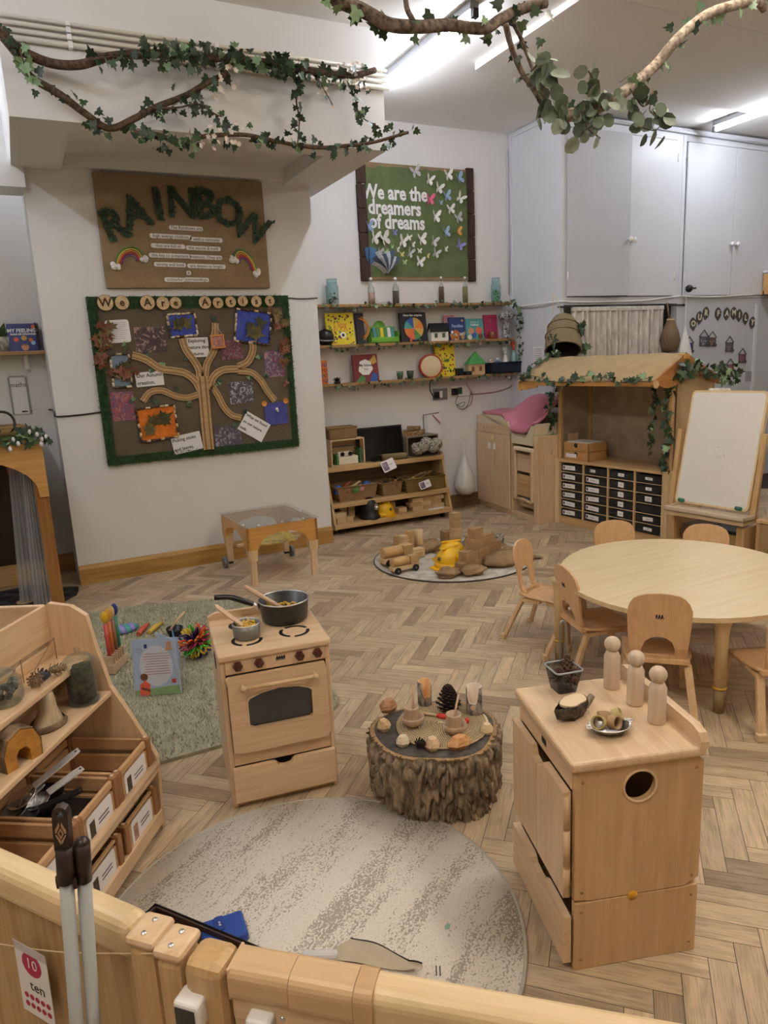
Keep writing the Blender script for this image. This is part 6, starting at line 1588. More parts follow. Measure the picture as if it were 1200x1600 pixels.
m = MB(); m.lathe([(.0001,0),(.045,0),(.055,.11),(.05,.11),(.0001,.1)],16); m.build('pot',speckle('patterned_pot','#b9b6ac','#8a8880',30,.45,.55),r)
m = MB()
for i in range(18): an = rnd(0,6.28); m.leaf((0,0,.1),(cos(an),sin(an),rnd(.5,1.6)),(0,0,1),rnd(.09,.14),random.choice((1,2)),'long')
m.build('leaves',IVYM,r)
A,B_ = FY(14,590,6.34),FY(44,626,6.34)
o = tag(MB().box(A.x,B_.x,6.342,6.348,B_.z - .1,A.z).build('framed_notice',PAPER),'white notice in a thin dark frame on the alcove wall above the den','notice')
m = MB(); m.box(A.x - .012,A.x,6.336,6.348,B_.z - .1,A.z,0); m.box(B_.x,B_.x + .012,6.336,6.348,B_.z - .1,A.z); m.box(A.x,B_.x,6.336,6.348,A.z,A.z + .012); m.build('thin_frame',GREYM,o)
MB().text('maths',.05,wallM((A.x + B_.x) / 2,6.341,A.z - .06),ext=.0005).build('lettering',TYPE,o)
# den
den = thing('play_den','wooden play den with an arched front and sheer curtain at the left edge','den',(0,5.3,0))
MB().box(.0,.082,-.03,.05,0,1.17,.005).build('post',wood('den_post','#a8763f','#855626','z'),den)
MB().box(-1.25,-1.17,-.03,.05,0,1.17,.005).build('post',wood('den_post','#a8763f','#855626','z'),den)
ap = [(.086,.80),(.086,1.17),(-1.26,1.17),(-1.26,.80),(-1.20,.80),(-1.19,.88)]
for i in range(1,16): w = pi - pi * i / 16; ap.append((-.585 + .60 * cos(w),.86 + .25 * sin(w)))
ap += [(.02,.88),(.03,.80)]
m = MB(); m.prism(ap,.016,M=Matrix(((1,0,0,0),(0,0,-1,-.03),(0,1,0,0),(0,0,0,1)))); m.build('arched_front',wood('den_ply','#d6a765','#c28f4e','x'),den)
MB().box(-1.27,.09,-.05,.86,1.17,1.195,.003).build('roof_board',PINE['x'],den)
MB().box(-1.24,.07,.84,.85,0,1.17).build('back_cloth',mat('den_dark_cloth','#3c2d24',.9,var=.2,vs=6),den)  # dark back sheet added so the den's inside stays dark
MB().box(-1.26,-1.25,.0,.85,0,1.17).build('side_cloth',mat('den_dark_cloth','#3c2d24',.9),den)  # unseen side sheet added to darken the den
m = MB(); m.box(-1.2,.05,.82,.84,.0,.16,.003); m.build('low_board',PINE['x'],den)
for k,(x,z,w,h) in enumerate(((-.10,.88,.14,.055),(.0,.57,.14,.07))): MB().box(x - w / 2,x + w / 2,.828,.838,z,z + h).build('pink_patch',mat('pink_patch','#8a4a4c',.8),den)
SHEER = mat('sheer_cloth','#d5d8dc',.8,var=.05,alpha=.55)
for nm,x0,x1,y,z0 in (('sheer_curtain',-.05,.0,.02,.0),('sheer_curtain',-.13,-.05,.12,.05)):
    n = 40; vs = []; rows = 6
    for j in range(rows + 1):
        t = j / rows
        for i in range(n + 1):
            u = i / n; vs.append((x0 + u * (x1 - x0) - .07 * (1 - t) * (1 - u),y + .02 * sin(u * 30 + t) + .02 * (1 - t),z0 + t * 1.1))
    m = MB(); m.add(vs,[(j * (n + 1) + i,j * (n + 1) + i + 1,(j + 1) * (n + 1) + i + 1,(j + 1) * (n + 1) + i) for j in range(rows) for i in range(n)],0,True); m.build(nm,SHEER,den)
grass('grass_mat',[(-1.25,.08,1.196,1.215)],60000,den,.02,[mat('grass_light','#5d8a48',.7,var=.2),mat('grass_light_b','#75a35c',.7,var=.2)],T(0,-.03,0))
m = MB(); m.box(-1.25,.08,-.045,.5,1.196,1.212); m.build('grass_base',mat('grass_light','#5d8a48',.7),den)
rg_ = MB(); vs = []
tag(MB().prism([(.02 + .52 * cos(a * .3) * (1 + .08 * sin(a * 2.2)) - .35,.36 * sin(a * .3) * (1 + .1 * cos(a * 1.7)) + 5.62) for a in range(21)],.012).build('fur_rug',speckle('dark_fur','#1d1c1e','#4a494c',12,.4,.65,.95,bmp=.6),None,(0,0,.001)),'dark furry rug on the floor inside the den','rug')
for lab,x,y in (('round wood slice on the dark rug in the den, right one',.0,5.42),('round wood slice on the dark rug in the den, left one',-.17,5.50)):
    r = thing('wood_slice',lab,'wood slice',(x,y,.014)); m = MB(); m.cyl((0,0,0),(0,0,.02),.055,n=18); m.build('slice',SLICE,r); m = MB(); m.torus((0,0,.01),.055,.008,18,5); m.build('bark_rim',BRANCHM,r)
r = thing('wicker_tray','round wicker tray on the grass top of the den','basket',(-.22,5.45,1.213))
m = MB(); m.lathe([(.0001,0),(.21,0),(.225,.06),(.2,.06),(.19,.012),(.0001,.012)],28,fn=lambda v: (v.x,v.y * .7,v.z)); m.build('tray_body',WICKER,r); m = MB(); m.torus((0,0,.06),.215,.012,28,6,M=SCL(1,.7,1)); m.build('tray_rim',WICKER,r)
r = thing('bark_house','dark bark house with a white roof standing in the wicker tray on the den','toy house',(-.26,5.45,1.227))
m = MB(); m.cyl((0,0,0),(0,0,.17),.1,n=14); m.build('walls',BARK,r); m = MB(); m.lathe([(.12,.17),(.08,.22),(.0001,.24)],14); m.build('roof',mat('roof_pale','#b5b2aa',.8),r)
m = MB(); m.torus((.07,-.05,.07),.075,.009,20,6,M=RX(75) @ T(0,.05,.0)); tag(m.build('black_ring',BLACK,None,(-.2,5.42,1.29)),'black ring leaning on the bark house on the den','ring')
g_ = garland('flower_garland','dark holly leaves with white snowdrop flowers on the front corner of the den','garland',[(-.9,5.235,1.2),(-.6,5.23,1.19),(-.3,5.23,1.2),(-.1,5.23,1.2),(.04,5.22,1.215),(.12,5.24,1.21)],60,.075,.005,.035,out=(.3,-1,.4),hang=.1)
o_ = Vector(g_.location)
for i in range(16):
    p = Vector((rnd(-.35,.13),5.19 + rnd(-.02,.02),1.19 + rnd(-.05,.06))) - o_; m = MB(); m.ball((p.x,p.y,p.z),.012,7,sc=(1,1,1.5)); m.build('white_flower',WHITE,g_)

# =================================================================== GREEN RUG AND TOYS ON IT
GRM = speckle('green_pile','#98987f','#b3b19a',16,.3,.7,.95,bmp=.5)
def rounded(poly,r,k=6):
    out = []
    for i in range(len(poly)):
        p,q,t = Vector(poly[i - 1]),Vector(poly[i]),Vector(poly[(i + 1) % len(poly)])
        a_,b_ = q + (p - q).normalized() * r,q + (t - q).normalized() * r
        for j in range(k + 1): u = j / k; out.append(a_ * (1 - u) ** 2 + q * 2 * u * (1 - u) + b_ * u * u)
    return [(p.x,p.y) for p in out]
RUG = rounded([(-.55,2.83),(1.17,2.82),(1.24,4.70),(.5,4.97),(-.55,5.08)],.22)
grug = tag(MB().prism(RUG,.016).build('shaggy_rug',GRM,None,(0,0,0)),'sage green shaggy rug behind the toy cooker','rug')
def in_poly(x,y,P_):
    c = False
    for i in range(len(P_)):
        (x0,y0),(x1,y1) = P_[i - 1],P_[i]
        if (y0 > y) != (y1 > y) and x < (x1 - x0) * (y - y0) / (y1 - y0) + x0: c = not c
    return c
m = MB(); random.seed(3)
for _ in range(38000):
    x,y = rnd(-.5,1.27),rnd(2.8,5.1)
    if not in_poly(x,y,RUG): continue
    h = rnd(.012,.022); t = rnd(0,6.283); k = .003
    m.add([(x - k * sin(t),y + k * cos(t),.014),(x + k * sin(t),y - k * cos(t),.014),(x + cos(t) * .01,y + sin(t) * .01,.014 + h)],[(0,1,2)],random.choice((0,0,1)))
o = m.build('pile',[mat('pile_a','#b0af97',.95,var=.12,vs=20),mat('pile_b','#c4c1ab',.95,var=.15,vs=20)],grug); o['kind'] = 'stuff'
zg = .022
# open book standing
b0,b1 = F(212,1088,zg),F(284,1083,zg); d = b1 - b0; bwid = d.length; ang = atan2(d.y,d.x); bht = .285
r = thing('activity_book','pale blue activity book standing open on the green rug','book',b0,ang)
R_ = RX(-7); m = MB(); m.box(0,bwid,0,.004,0,bht,0,0,R_); m.build('front_cover',mat('cover_paleblue','#a9bcdd',.5,var=.04),r)
M = R_ @ wallM(0,-.0006,0)
m = MB(); m.prism([(bwid * .5 + bwid * .36 * cos(t * .2618),bht * .52 + bht * .36 * sin(t * .2618)) for t in range(24)],.0006,0,M); m.build('text_panel',mat('panel_pale','#cdd3e2',.6),r)
m = MB(); m.prism([(0,0),(bwid,0),(bwid,bht * .16),(0,bht * .1)],.0006,0,M); m.build('green_band',mat('band_green','#86a878',.6),r)
m = MB()
for i in range(9): wl = rnd(.22,.3) * bwid; m.box(bwid * .52 - wl,bwid * .52 + wl,bht * (.73 - i * .045),bht * (.742 - i * .045),.0007,.001,0,0,M)
m.build('lettering',mat('text_rose','#b07a86',.8),r)
m = MB(); m.prism(circle(.019,12,bwid * .22,bht * .33),.0014,1,M); m.prism([(bwid * .1,0),(bwid * .32,0),(bwid * .34,bht * .2),(bwid * .24,bht * .27),(bwid * .12,bht * .2)],.0012,0,M); m.prism([(bwid * .14,bht * .12),(bwid * .33,bht * .06),(bwid * .34,bht * .1),(bwid * .16,bht * .16)],.0016,1,M)
m.prism(circle(.012,10,bwid * .8,bht * .9),.0012,2,M); m.prism([(bwid * .72,bht * .78),(bwid * .88,bht * .78),(bwid * .84,bht * .87),(bwid * .76,bht * .87)],.0012,2,M); m.prism([(bwid * .82,bht * .2),(bwid * .9,bht * .2),(bwid * .91,bht * .27),(bwid * .81,bht * .27)],.0012,3,M); m.box(bwid * .27,bwid * .33,bht * .84,bht * .91,.0006,.001,0,4,M)
m.torus((bwid * .16,bht * .8,0),.012,.0012,14,4,5,M); m.build('cover_pictures',[INK['coral'],INK['darkskin'],INK['skin'],INK['red'],INK['navy'],GREYM],r)
for k,(dx,dy) in enumerate(((-.10,.10),(-.05,.15))):
    a_ = atan2(dy,dx); m = MB(); m.box(0,.18,0,.003,0,bht * (.99 - .02 * k),0,0,T(bwid,.0,0) @ Matrix.Rotation(a_,4,'Z')); m.build('page_leaf' if k else 'back_cover',mat('page_blue_leaf','#c3d2ec',.5) if k == 0 else mat('page_sky','#6f9fd0',.5),r)
# wooden rack of glitter tubes
b0 = F(175,1050,zg); r = thing('tube_rack','wooden rack of coloured tubes on the green rug','toy rack',(b0.x + .03,b0.y + .05,zg),radians(60))
m = MB(); m.box(-.09,.09,-.028,.028,0,.05,.003); m.build('rack_block',RAWW['x'],r)
for k in range(6): m = MB(); m.box(-.085 + k * .028,-.078 + k * .028,-.026,.026,.05,.10,.001); m.build('rack_divider',RAWW['x'],r)
for k,(c1,c2,nm) in enumerate((('#c9483c','#e0b42c','red tube with a yellow top, leftmost in the rack'),('#c8703a','#d9a43a','orange tube standing in the rack'),('#8a5a3a','#d9b47a','brown tube with a tan top in the rack'),('#3f8a6a','#2a3a8a','green tube with a dark blue top in the rack'))):
    t_ = thing('glitter_tube',nm + ' on the green rug','tube',Vector((b0.x + .03,b0.y + .05,zg + .052)) + Matrix.Rotation(radians(60),3,'Z') @ Vector((-.062 + k * .042,0,0)),0,'tubes in the wooden rack')
    m = MB(); m.cyl((0,0,0),(0,0,.22),.011,n=10); m.build('tube_body',mat('tube_' + c1[1:],c1,.3),t_)
    m = MB(); m.ball((0,0,.26),.018,10,sc=(1,.5,2.0)); m.build('tube_top',mat('tube_' + c2[1:],c2,.3),t_)
p = F(196,986,zg); m = MB(); m.lathe([(.0001,0),(.05,0),(.06,.02),(.03,.04),(.0001,.045)],20,fn=lambda v: (v.x * 1.5,v.y,v.z))
def stripes(name,cols,axis='X',sc=5):
    m_,nt,p_ = new_mat(name); w_ = nt.nodes.new('ShaderNodeTexWave'); w_.bands_direction = axis; w_.inputs['Scale'].default_value = sc; nt.links.new(coords(nt),w_.inputs[0])
    nt.links.new(ramp(nt,w_.outputs['Fac'],[(i / (len(cols) - 1),lin(c)) for i,c in enumerate(cols)]),p_.inputs['Base Color']); p_.inputs['Roughness'].default_value = .4; return m_
tag(m.build('ridged_toy',stripes('ridged',['#4fb08a','#5b7fc8','#a08ad0']),None,(p.x,p.y,zg),.3),'green and violet ridged oval toy on the green rug','toy')
for lab,px0,py0,px1,py1,c in (('red crayon like stick lying on the green rug',216,991,231,975,'#d05a40'),('yellow stick lying on the green rug',233,988,253,973,'#d8b84a')):
    a_,b_ = F(px0,py0,zg + .012),F(px1,py1,zg + .012); m = MB(); m.tube([(0,0,.0),(b_ - a_) * .5 + Vector((0,0,.004)),b_ - a_],[.014,.016,.012],8); tag(m.build('toy_stick',mat('stick_' + c[1:],c,.5),None,a_),lab,'toy')
p = F(274,993,zg); r = thing('black_bowl','small black bowl behind the standing book on the green rug','bowl',(p.x,p.y,zg))
m = MB(); m.lathe([(.0001,0),(.035,0),(.052,.05),(.047,.05),(.03,.006),(.0001,.006)],18); m.build('bowl_wall',BLACK,r)
m = MB(); m.tube([(-.03,0,.03),(.02,.03,.075),(.08,.06,.11)],[.009,.006,.010],8); tag(m.build('wooden_spoon',RAWW['x'],None,(p.x,p.y,zg + .005)),'wooden spoon in the black bowl on the green rug','spoon')
p = F(309,1026,zg); r = thing('expanding_ball','multicoloured spiky expanding ball beside the toy cooker on the green rug','toy',(p.x,p.y,.115))
SPK = [mat('spike_' + k,c,.35) for k,c in (('o','#e0702c'),('g','#4fb83a'),('v','#33266a'),('m','#b02858'),('y','#e2c53a'))]
m = MB(); random.seed(2)
for i in range(60):
    z = 1 - 2 * (i + .5) / 60; a = i * 2.39996; q = sqrt(1 - z * z); d = Vector((q * cos(a),q * sin(a),z)); e = d.orthogonal().normalized()
    for s in (-1,1): m.tube([d * .03 + e * .0,d * .075 + e * s * .016,d * .098 + e * s * .006],[.006,.006,.005],5,i % 5)
m.build('spikes',SPK,r)

# =================================================================== TOY COOKER
CKO,CKR = (.496,2.372,0),radians(-8.5)
ck = thing('toy_cooker','beech toy cooker with oven door and four dark red knobs','toy cooker',CKO,CKR)
CW,CD,CH = .40,.385,.606
m = MB(); m.box(0,.018,0,CD,0,CH - .03,.003); m.box(CW - .018,CW,0,CD,0,CH - .03,.003); m.box(.018,CW - .018,CD - .012,CD,.02,CH - .03); m.box(.018,CW - .018,.03,CD,.18,.2); m.build('carcass',BE['z'],ck)
m = MB(); m.lathe([(.0001,0),(.035,0),(.035,.001),(.0001,.001)],24,M=T(-.0012,.22,.5) @ RY(-90) @ T(0,0,-.001)); m.build('side_hole_shade',DARK,ck)  # flat dark disc, the hole's shade put into its colour
m = MB(); m.box(-.006,CW + .006,-.012,CD + .004,CH - .028,CH,.009,seg=3); m.build('counter_top',BE['x'],ck)
m = MB(); m.prism([(0,0),(CW + .01,0),(CW + .01,.018),(CW - .03,.032),(.03,.032),(0,.018)],.02,M=Matrix(((1,0,0,-.005),(0,0,-1,CD + .002),(0,1,0,CH - .002),(0,0,0,1)))); m.build('back_ledge',BE['x'],ck)
BLKR = mat('burner_black','#15120f',.5)
for bx_,by_,rr in ((.115,.105,.058),(.295,.115,.058),(.115,.27,.050),(.29,.28,.058)):
    for k in range(3):
        m = MB(); a0 = radians(20 + 120 * k); pts = []
        for w_ in (rr,rr - .013):
            seq = [a0 + radians(102) * i / 12 for i in range(13)]
            pts += [(bx_ + w_ * cos(a),by_ + w_ * sin(a)) for a in (seq if w_ == rr else seq[::-1])]
        m.prism(pts,.0008,z0=CH); m.build('burner_arc',BLKR,ck)
m = MB(); m.box(.018,CW - .018,-.004,.012,.527,CH - .028,.002); m.build('control_panel',BE['x'],ck)
KN = mat('knob_red','#4a1d18',.3,coat=.4)
for kx in (.062,.138,.286,.352):
    m = MB(); m.lathe([(.0001,0),(.016,0),(.019,.006),(.016,.02),(.0001,.024)],6,M=T(kx,-.004,.558) @ RX(90),smooth=False); m.build('knob',KN,ck)
m = MB()
for q in range(4):
    cx = .205 + q * .0085; m.prism([(cx - .005,.006),(cx,.016),(cx + .004,.010),(cx + .002,-.004),(cx - .001,.004),(cx - .004,-.006)],.001,M=wallM(0,-.0045,.555))
m.build('logo',TYPE,ck)
door = MB(); OX0,OX1,OZ0,OZ1 = .019,CW - .02,.225,.522
wx0,wx1,wz0,wz1 = .085,.318,.318,.446
wl = [(wx0 + .01,wz0),(wx1 - .01,wz0),(wx1,wz0 + .01),(wx1,wz1 - .016),(wx1 - .05,wz1 + .002),((wx0 + wx1) / 2,wz1 + .010),(wx0 + .05,wz1 + .002),(wx0,wz1 - .016),(wx0,wz0 + .01)]
NN = 56; cxy = ((wx0 + wx1) / 2,(wz0 + wz1) / 2)
def loop_hit(poly,c,n):
    out = []
    for i in range(n):
        a = 2 * pi * i / n + .01; d = (cos(a),sin(a)); best = 0
        for j in range(len(poly)):
            p,q = poly[j],poly[(j + 1) % len(poly)]; ex,ey = q[0] - p[0],q[1] - p[1]; den = d[0] * ey - d[1] * ex
            if abs(den) < 1e-9: continue
            t = ((p[0] - c[0]) * ey - (p[1] - c[1]) * ex) / den; s_ = ((p[0] - c[0]) * d[1] - (p[1] - c[1]) * d[0]) / den
            if t > 0 and -1e-6 <= s_ <= 1 + 1e-6: best = max(best,t)
        out.append((c[0] + d[0] * best,c[1] + d[1] * best))
    return out
door.ring(loop_hit([(OX0,OZ0),(OX1,OZ0),(OX1,OZ1),(OX0,OZ1)],cxy,NN),loop_hit(wl,cxy,NN),.018,M=wallM(0,-.004,0))
dr = door.build('oven_door',BE['x'],ck)
m = MB(); m.ring([(cxy[0] + (p[0] - cxy[0]) * 1.05,cxy[1] + (p[1] - cxy[1]) * 1.09) for p in loop_hit(wl,cxy,NN)],loop_hit(wl,cxy,NN),.005,M=wallM(0,-.020,0)); m.build('window_rim',BE['x'],dr)
m = MB(); m.box(wx0 - .005,wx1 + .005,-.010,-.006,wz0 - .005,wz1 + .014); m.build('window_pane',mat('oven_glass','#2c2a28',.15,spec=.6),dr)
m = MB(); m.cyl((.065,-.048,.485),(.335,-.048,.485),.0075,n=12); m.build('handle_bar',PALEW['x'],dr)
for x in (.07,.33):
    m = MB(); m.cyl((x,-.02,.485),(x,-.05,.485),.009,n=12); m.ball((x,-.05,.485),.012,10); m.build('handle_mount',PALEW['x'],dr)
m = MB(); m.cyl((.022,-.014,.49),(.022,-.014,.52),.008,n=10); m.build('hinge',BE['z'],dr)
m = MB(); m.box(.018,CW - .018,.004,.018,.165,.222,.002); m.build('middle_rail',BE['x'],ck)
dw = [(.01,.03),(CW - .01,.03),(CW - .01,.165),(.245,.165),(.232,.160),(.222,.147),(.20,.143),(.178,.147),(.168,.160),(.155,.165),(.01,.165)]
m = MB(); m.prism(dw,.02,M=wallM(0,-.002,0)); m.build('drawer',BE['x'],ck)
m = MB(); m.box(.018,CW - .018,.01,.025,0,.03); m.build('kickboard',BE['x'],ck)
CM = T(*CKO) @ Matrix.Rotation(CKR,4,'Z')
def pasta(r,rad,z,n=60):
    m = MB()
    for _ in range(n):
        a,q = rnd(0,6.28),rad * sqrt(random.random()); c = Vector((q * cos(a),q * sin(a),z + rnd(0,.012))); e = Vector((rnd(-1,1),rnd(-1,1),rnd(-.3,.3))).normalized() * .011
        m.tube([c - e,c + Vector((0,0,.003)),c + e],.0045,5)
    o = m.build('pasta',mat('pasta_yellow','#d9b045',.6,var=.12,vs=60),r); o['kind'] = 'stuff'
PANI = mat('pan_dark','#2b2a29',.35,spec=.5); PANG = mat('pan_grey','#7c7c7b',.35,metal=.3)
r = thing('saucepan','large dark saucepan with a long black handle on the toy cooker','saucepan',CM @ Vector((.287,.26,CH + .001)),CKR)
m = MB(); m.lathe([(.0001,0),(.082,0),(.09,.008),(.098,.082),(.1,.085),(.096,.085),(.088,.010),(.0001,.006)],36); m.build('pan_body',PANI,r)
m = MB(); m.lathe([(.099,.083),(.1015,.086),(.099,.089),(.0965,.086)],36); m.build('pan_rim',STEEL,r)
m = MB(); m.tube(smooth_path([(-.10,.012,.065),(-.14,.02,.085),(-.20,.04,.108),(-.26,.055,.112)],5),[.010] * 5 + [.012] * 5 + [.011] * 6,8); m.build('handle',BLACK,r)
m = MB(); m.cyl((-.094,.011,.062),(-.118,.015,.074),.012,n=12); m.build('handle_collar',STEEL,r)
pasta(r,.082,.035,70)
m = MB(); m.tube([(.0,.0,.035),(-.05,.02,.07),(-.13,.07,.125)],[.010,.009,.010],10); tag(m.build('wooden_spoon',RAWW['x'],None,CM @ Vector((.28,.255,CH + .012)),CKR),'wooden spoon resting in the large dark saucepan','spoon')
r = thing('saucepan','small grey saucepan of pasta on the front left burner of the toy cooker','saucepan',CM @ Vector((.12,.135,CH + .0012)),CKR)
m = MB(); m.lathe([(.0001,0),(.046,0),(.05,.006),(.052,.055),(.047,.055),(.044,.008),(.0001,.005)],30); m.build('pan_body',PANG,r)
m = MB(); m.torus((0,0,.055),.05,.0025,30,5); m.build('pan_rim',STEEL,r)
m = MB(); m.box(-.012,.012,-.003,.003,.042,.060,.002,M=T(0,.053,0)); m.build('ear',STEEL,r)
pasta(r,.043,.036,36)
m = MB(); m.prism([(-.011,0),(.011,0),(.013,.1),(.009,.125),(0,.131),(-.009,.125),(-.013,.1)],.006,M=T(-.01,0,.035) @ RZ(62) @ RX(38)); tag(m.build('wooden_spatula',RAWW['y'],None,CM @ Vector((.115,.135,CH + .01)),CKR),'pale wooden spatula standing in the small grey saucepan','spatula')

# =================================================================== TREE STUMP TABLE
STX,STY,STH = 1.208,2.098,.245
stp = thing('tree_stump','thick tree stump with deeply ridged bark used as a low table','tree stump',(STX,STY,0))
NA,NZ = 300,34; vs = []
def ridge(a,z):
    w = .006 * mnoise.noise(Vector((cos(a) * 3,sin(a) * 3,z * 5)))
    q = Vector((cos(a) * 6.2 + w * 55,sin(a) * 6.2,z * 7.5)); v1 = mnoise.noise(q * 1.9); v2 = mnoise.noise(Vector((q.x * 3.2,q.y * 3.2,z * 16)))
    v3 = mnoise.noise(Vector((q.x * 9,q.y * 9,z * 55)))
    return .028 * min(1,abs(v1) * 4) + .008 * v2 + .005 * v3
def srad(a): return .218 + .010 * cos(2 * a + .6) + .007 * sin(3 * a) + .006 * cos(5 * a + 1)
for j in range(NZ + 1):
    z = STH * j / NZ
    for i in range(NA):
        a = 2 * pi * i / NA; t = j / NZ
        q = srad(a) * (.955 + .045 * t) + ridge(a,z) * (1 if t < .93 else .45)
        vs.append((q * cos(a),q * sin(a),z - (.004 if j == NZ else 0)))
m = MB(); m.add(vs,[(j * NA + i,j * NA + (i + 1) % NA,(j + 1) * NA + (i + 1) % NA,(j + 1) * NA + i) for j in range(NZ) for i in range(NA)],0,True)
m.build('bark',speckle('stump_bark','#54473a','#a9977f',34,.34,.64,.95,(1,1,.4),.8),stp)
m = MB(); m.prism([((srad(2 * pi * i / NA) + ridge(2 * pi * i / NA,STH) * .40) * cos(2 * pi * i / NA),(srad(2 * pi * i / NA) + ridge(2 * pi * i / NA,STH) * .40) * sin(2 * pi * i / NA)) for i in range(NA)],.006,z0=STH - .007); m.build('light_rim',OLDW['z'],stp)
m = MB(); m.prism([((srad(2 * pi * i / 90) * .975) * cos(2 * pi * i / 90),(srad(2 * pi * i / 90) * .975) * sin(2 * pi * i / 90)) for i in range(90)],.0015,z0=STH - .001); m.build('dark_top',speckle('stump_top','#36322f','#5d5650',22,.35,.65,.5),stp)
zs = STH + .001
def on_stump(px,py,z=zs): return F(px,py,z)
# woven mat: coiled rope
mt = thing('woven_mat','round woven straw mat on the tree stump','mat',(0,0,0)); c = on_stump(690,1133); mt.location = (c.x,c.y,zs)
m = MB(); pts = []; turns = 15; R0 = .166
for i in range(turns * 40): a = i / 40 * 2 * pi; q = .006 + R0 * i / (turns * 40); pts.append((q * cos(a),q * sin(a),.005))
m.tube(pts,.0056,5); m.build('coil',mat('straw_coil','#dcc8a2',.85,var=.1,vs=60),mt)
m = MB()
a_ = 2.0
while True:
    q = .006 + R0 * a_ / (2 * pi * turns); a_ += .0078 / q; a = a_
    if q > R0 + .005: break
    p0 = Vector((q * cos(a),q * sin(a),.0104)); rd = Vector((cos(a),sin(a),0)); tg = Vector((-sin(a),cos(a),0))
    m.add([p0 - rd * .004 - tg * .002,p0 - rd * .004 + tg * .002,p0 + rd * .004 + tg * .004,p0 + rd * .004],[(0,1,2,3)])
m.build('dark_stitching',mat('stitch_dark','#5a4630',.85),mt)
zm = zs + .011
TURN = wood('turned_wood','#c8b097','#b2977c','z',coat=.05,rough=.6)
for lab,px,py in (('left',645,1133),('right',711,1145)):
    p = on_stump(px,py,zm); r = thing('wooden_bowl','turned wooden bowl holding a cup, %s one on the woven mat' % lab,'bowl',(p.x,p.y,zm),0,'turned wooden bowls')
    m = MB(); m.lathe([(.0001,0),(.022,0),(.038,.016),(.0435,.038),(.039,.039),(.033,.018),(.0001,.012)],28); m.build('bowl_wall',TURN,r)
    r = thing('wooden_cup','ribbed wooden cup standing in the %s wooden bowl' % lab,'cup',(p.x - .002,p.y + .003,zm + .0135),0,'ribbed wooden cups')
    pf = [(.0001,0),(.026,0)] + [(.027 + .0008 * (k % 2),.005 + k * .0042) for k in range(13)] + [(.0285,.062),(.0235,.062),(.022,.01),(.0001,.008)]
    m = MB(); m.lathe(pf,26); m.build('cup_wall',TURN,r)
    if lab == 'left': q = ((0,0,.012),(.004,-.004,.07),(.009,.0,.135))
    else: q = ((-.008,0,.012),(.006,.004,.06),(.03,.016,.115))
    m = MB(); m.tube([Vector(v) for v in q],.004,7); tag(m.build('stirring_stick',RAWW['z'],None,(p.x,p.y,zm + .0225)),'thin wooden stick in the %s ribbed cup' % lab,'stick','stirring sticks')
def loghouse(label,px,py,rz,R_,h,inner):
    p = on_stump(px,py,zs + .008); r = thing('log_house',label,'log',(p.x,p.y,zm - .001),radians(rz))
    n = 36; tops = []
    for i in range(n):
        a = 2 * pi * i / n; d = abs(((a + pi / 2 + pi) % (2 * pi)) - pi)    # angle from the front (-y)
        tops.append(h if d > .8 else h - .062 * (1 - (d / .8) ** 8))
    vs = []
    for i in range(n):
        a = 2 * pi * i / n; q = R_ * (1 + .03 * sin(3 * a + rz)); vs.append((q * cos(a),q * sin(a),0))
    for i in range(n): a = 2 * pi * i / n; q = R_ * (.97 + .03 * sin(3 * a + rz)); vs.append((q * cos(a),q * sin(a),tops[i]))
    for i in range(n): a = 2 * pi * i / n; vs.append((R_ * .74 * cos(a),R_ * .74 * sin(a),tops[i]))
    for i in range(n): a = 2 * pi * i / n; vs.append((R_ * .74 * cos(a),R_ * .74 * sin(a),.012))
    m = MB(); fo = [(i,(i + 1) % n,n + (i + 1) % n,n + i) for i in range(n)]; fi = [(k * n + i,k * n + (i + 1) % n,(k + 1) * n + (i + 1) % n,(k + 1) * n + i) for k in (1,2) for i in range(n)] + [tuple(3 * n + i for i in range(n))]
    m.add(vs,fo + fi,[0] * len(fo) + [1] * len(fi),True); m.build('log_shell',[GREYBARK,inner],r)
    m = MB(); m.cyl((0,-R_ * 1.01,h * .3),(0,-R_ * .9,h * .3),.010,n=14); m.build('door_hole',OLDW['z'] if px < 690 else RAWW['z'],r)
loghouse('small hollow log with a scooped front at the back left of the woven mat',664,1100,-8,.0275,.098,wood('log_inner_a','#e0b27c','#c9955c','z',coat=0))
loghouse('small hollow log with a pale inside at the right of the woven mat',741,1113,-42,.031,.108,mat('log_inner_b','#dccbb8',.7))
def pinecone(label,loc,s,mats_,tilt=(0,0),name='pine_cone',nsc=90):
    m = MB()
    core = [(.0001,0),(.3,.1),(.36,.4),(.24,.8),(.0001,1.0)]
    MM = RX(tilt[0]) @ RY(tilt[1]); m.lathe([(q[0] * s * .6,q[1] * s) for q in core],10,0,MM)
    for i in range(nsc):
        t = (i + .5) / nsc; a = i * 2.39996; q = min(1,.55 + t * 3) * (1 - t * .97) ** .5 * .46 * s; z = t * s * .95
        d = Vector((cos(a),sin(a),.25 + t * 1.4)).normalized(); base = Vector((cos(a) * q * .45,sin(a) * q * .45,z)); tip = base + d * q * .75
        sd = Vector((-sin(a),cos(a),0)) * s * .075; up = Vector((0,0,1)) * s * .03
        m.add([base - sd * .5,base + sd * .5,tip + sd,tip - sd,tip + up - d * .02 * s],[(0,1,2,3),(3,2,4)],(0,1),False,MM)
    return tag(m.build(name,mats_,None,loc),label,'pine cone')
CONE = [mat('cone_dark','#2e231e',.7,var=.2),mat('cone_tip','#5a4436',.7,var=.2)]
p = on_stump(701,1110,zm); pinecone('large dark pine cone standing between the two hollow logs',(p.x,p.y,zm - .002),.108,CONE,nsc=110)
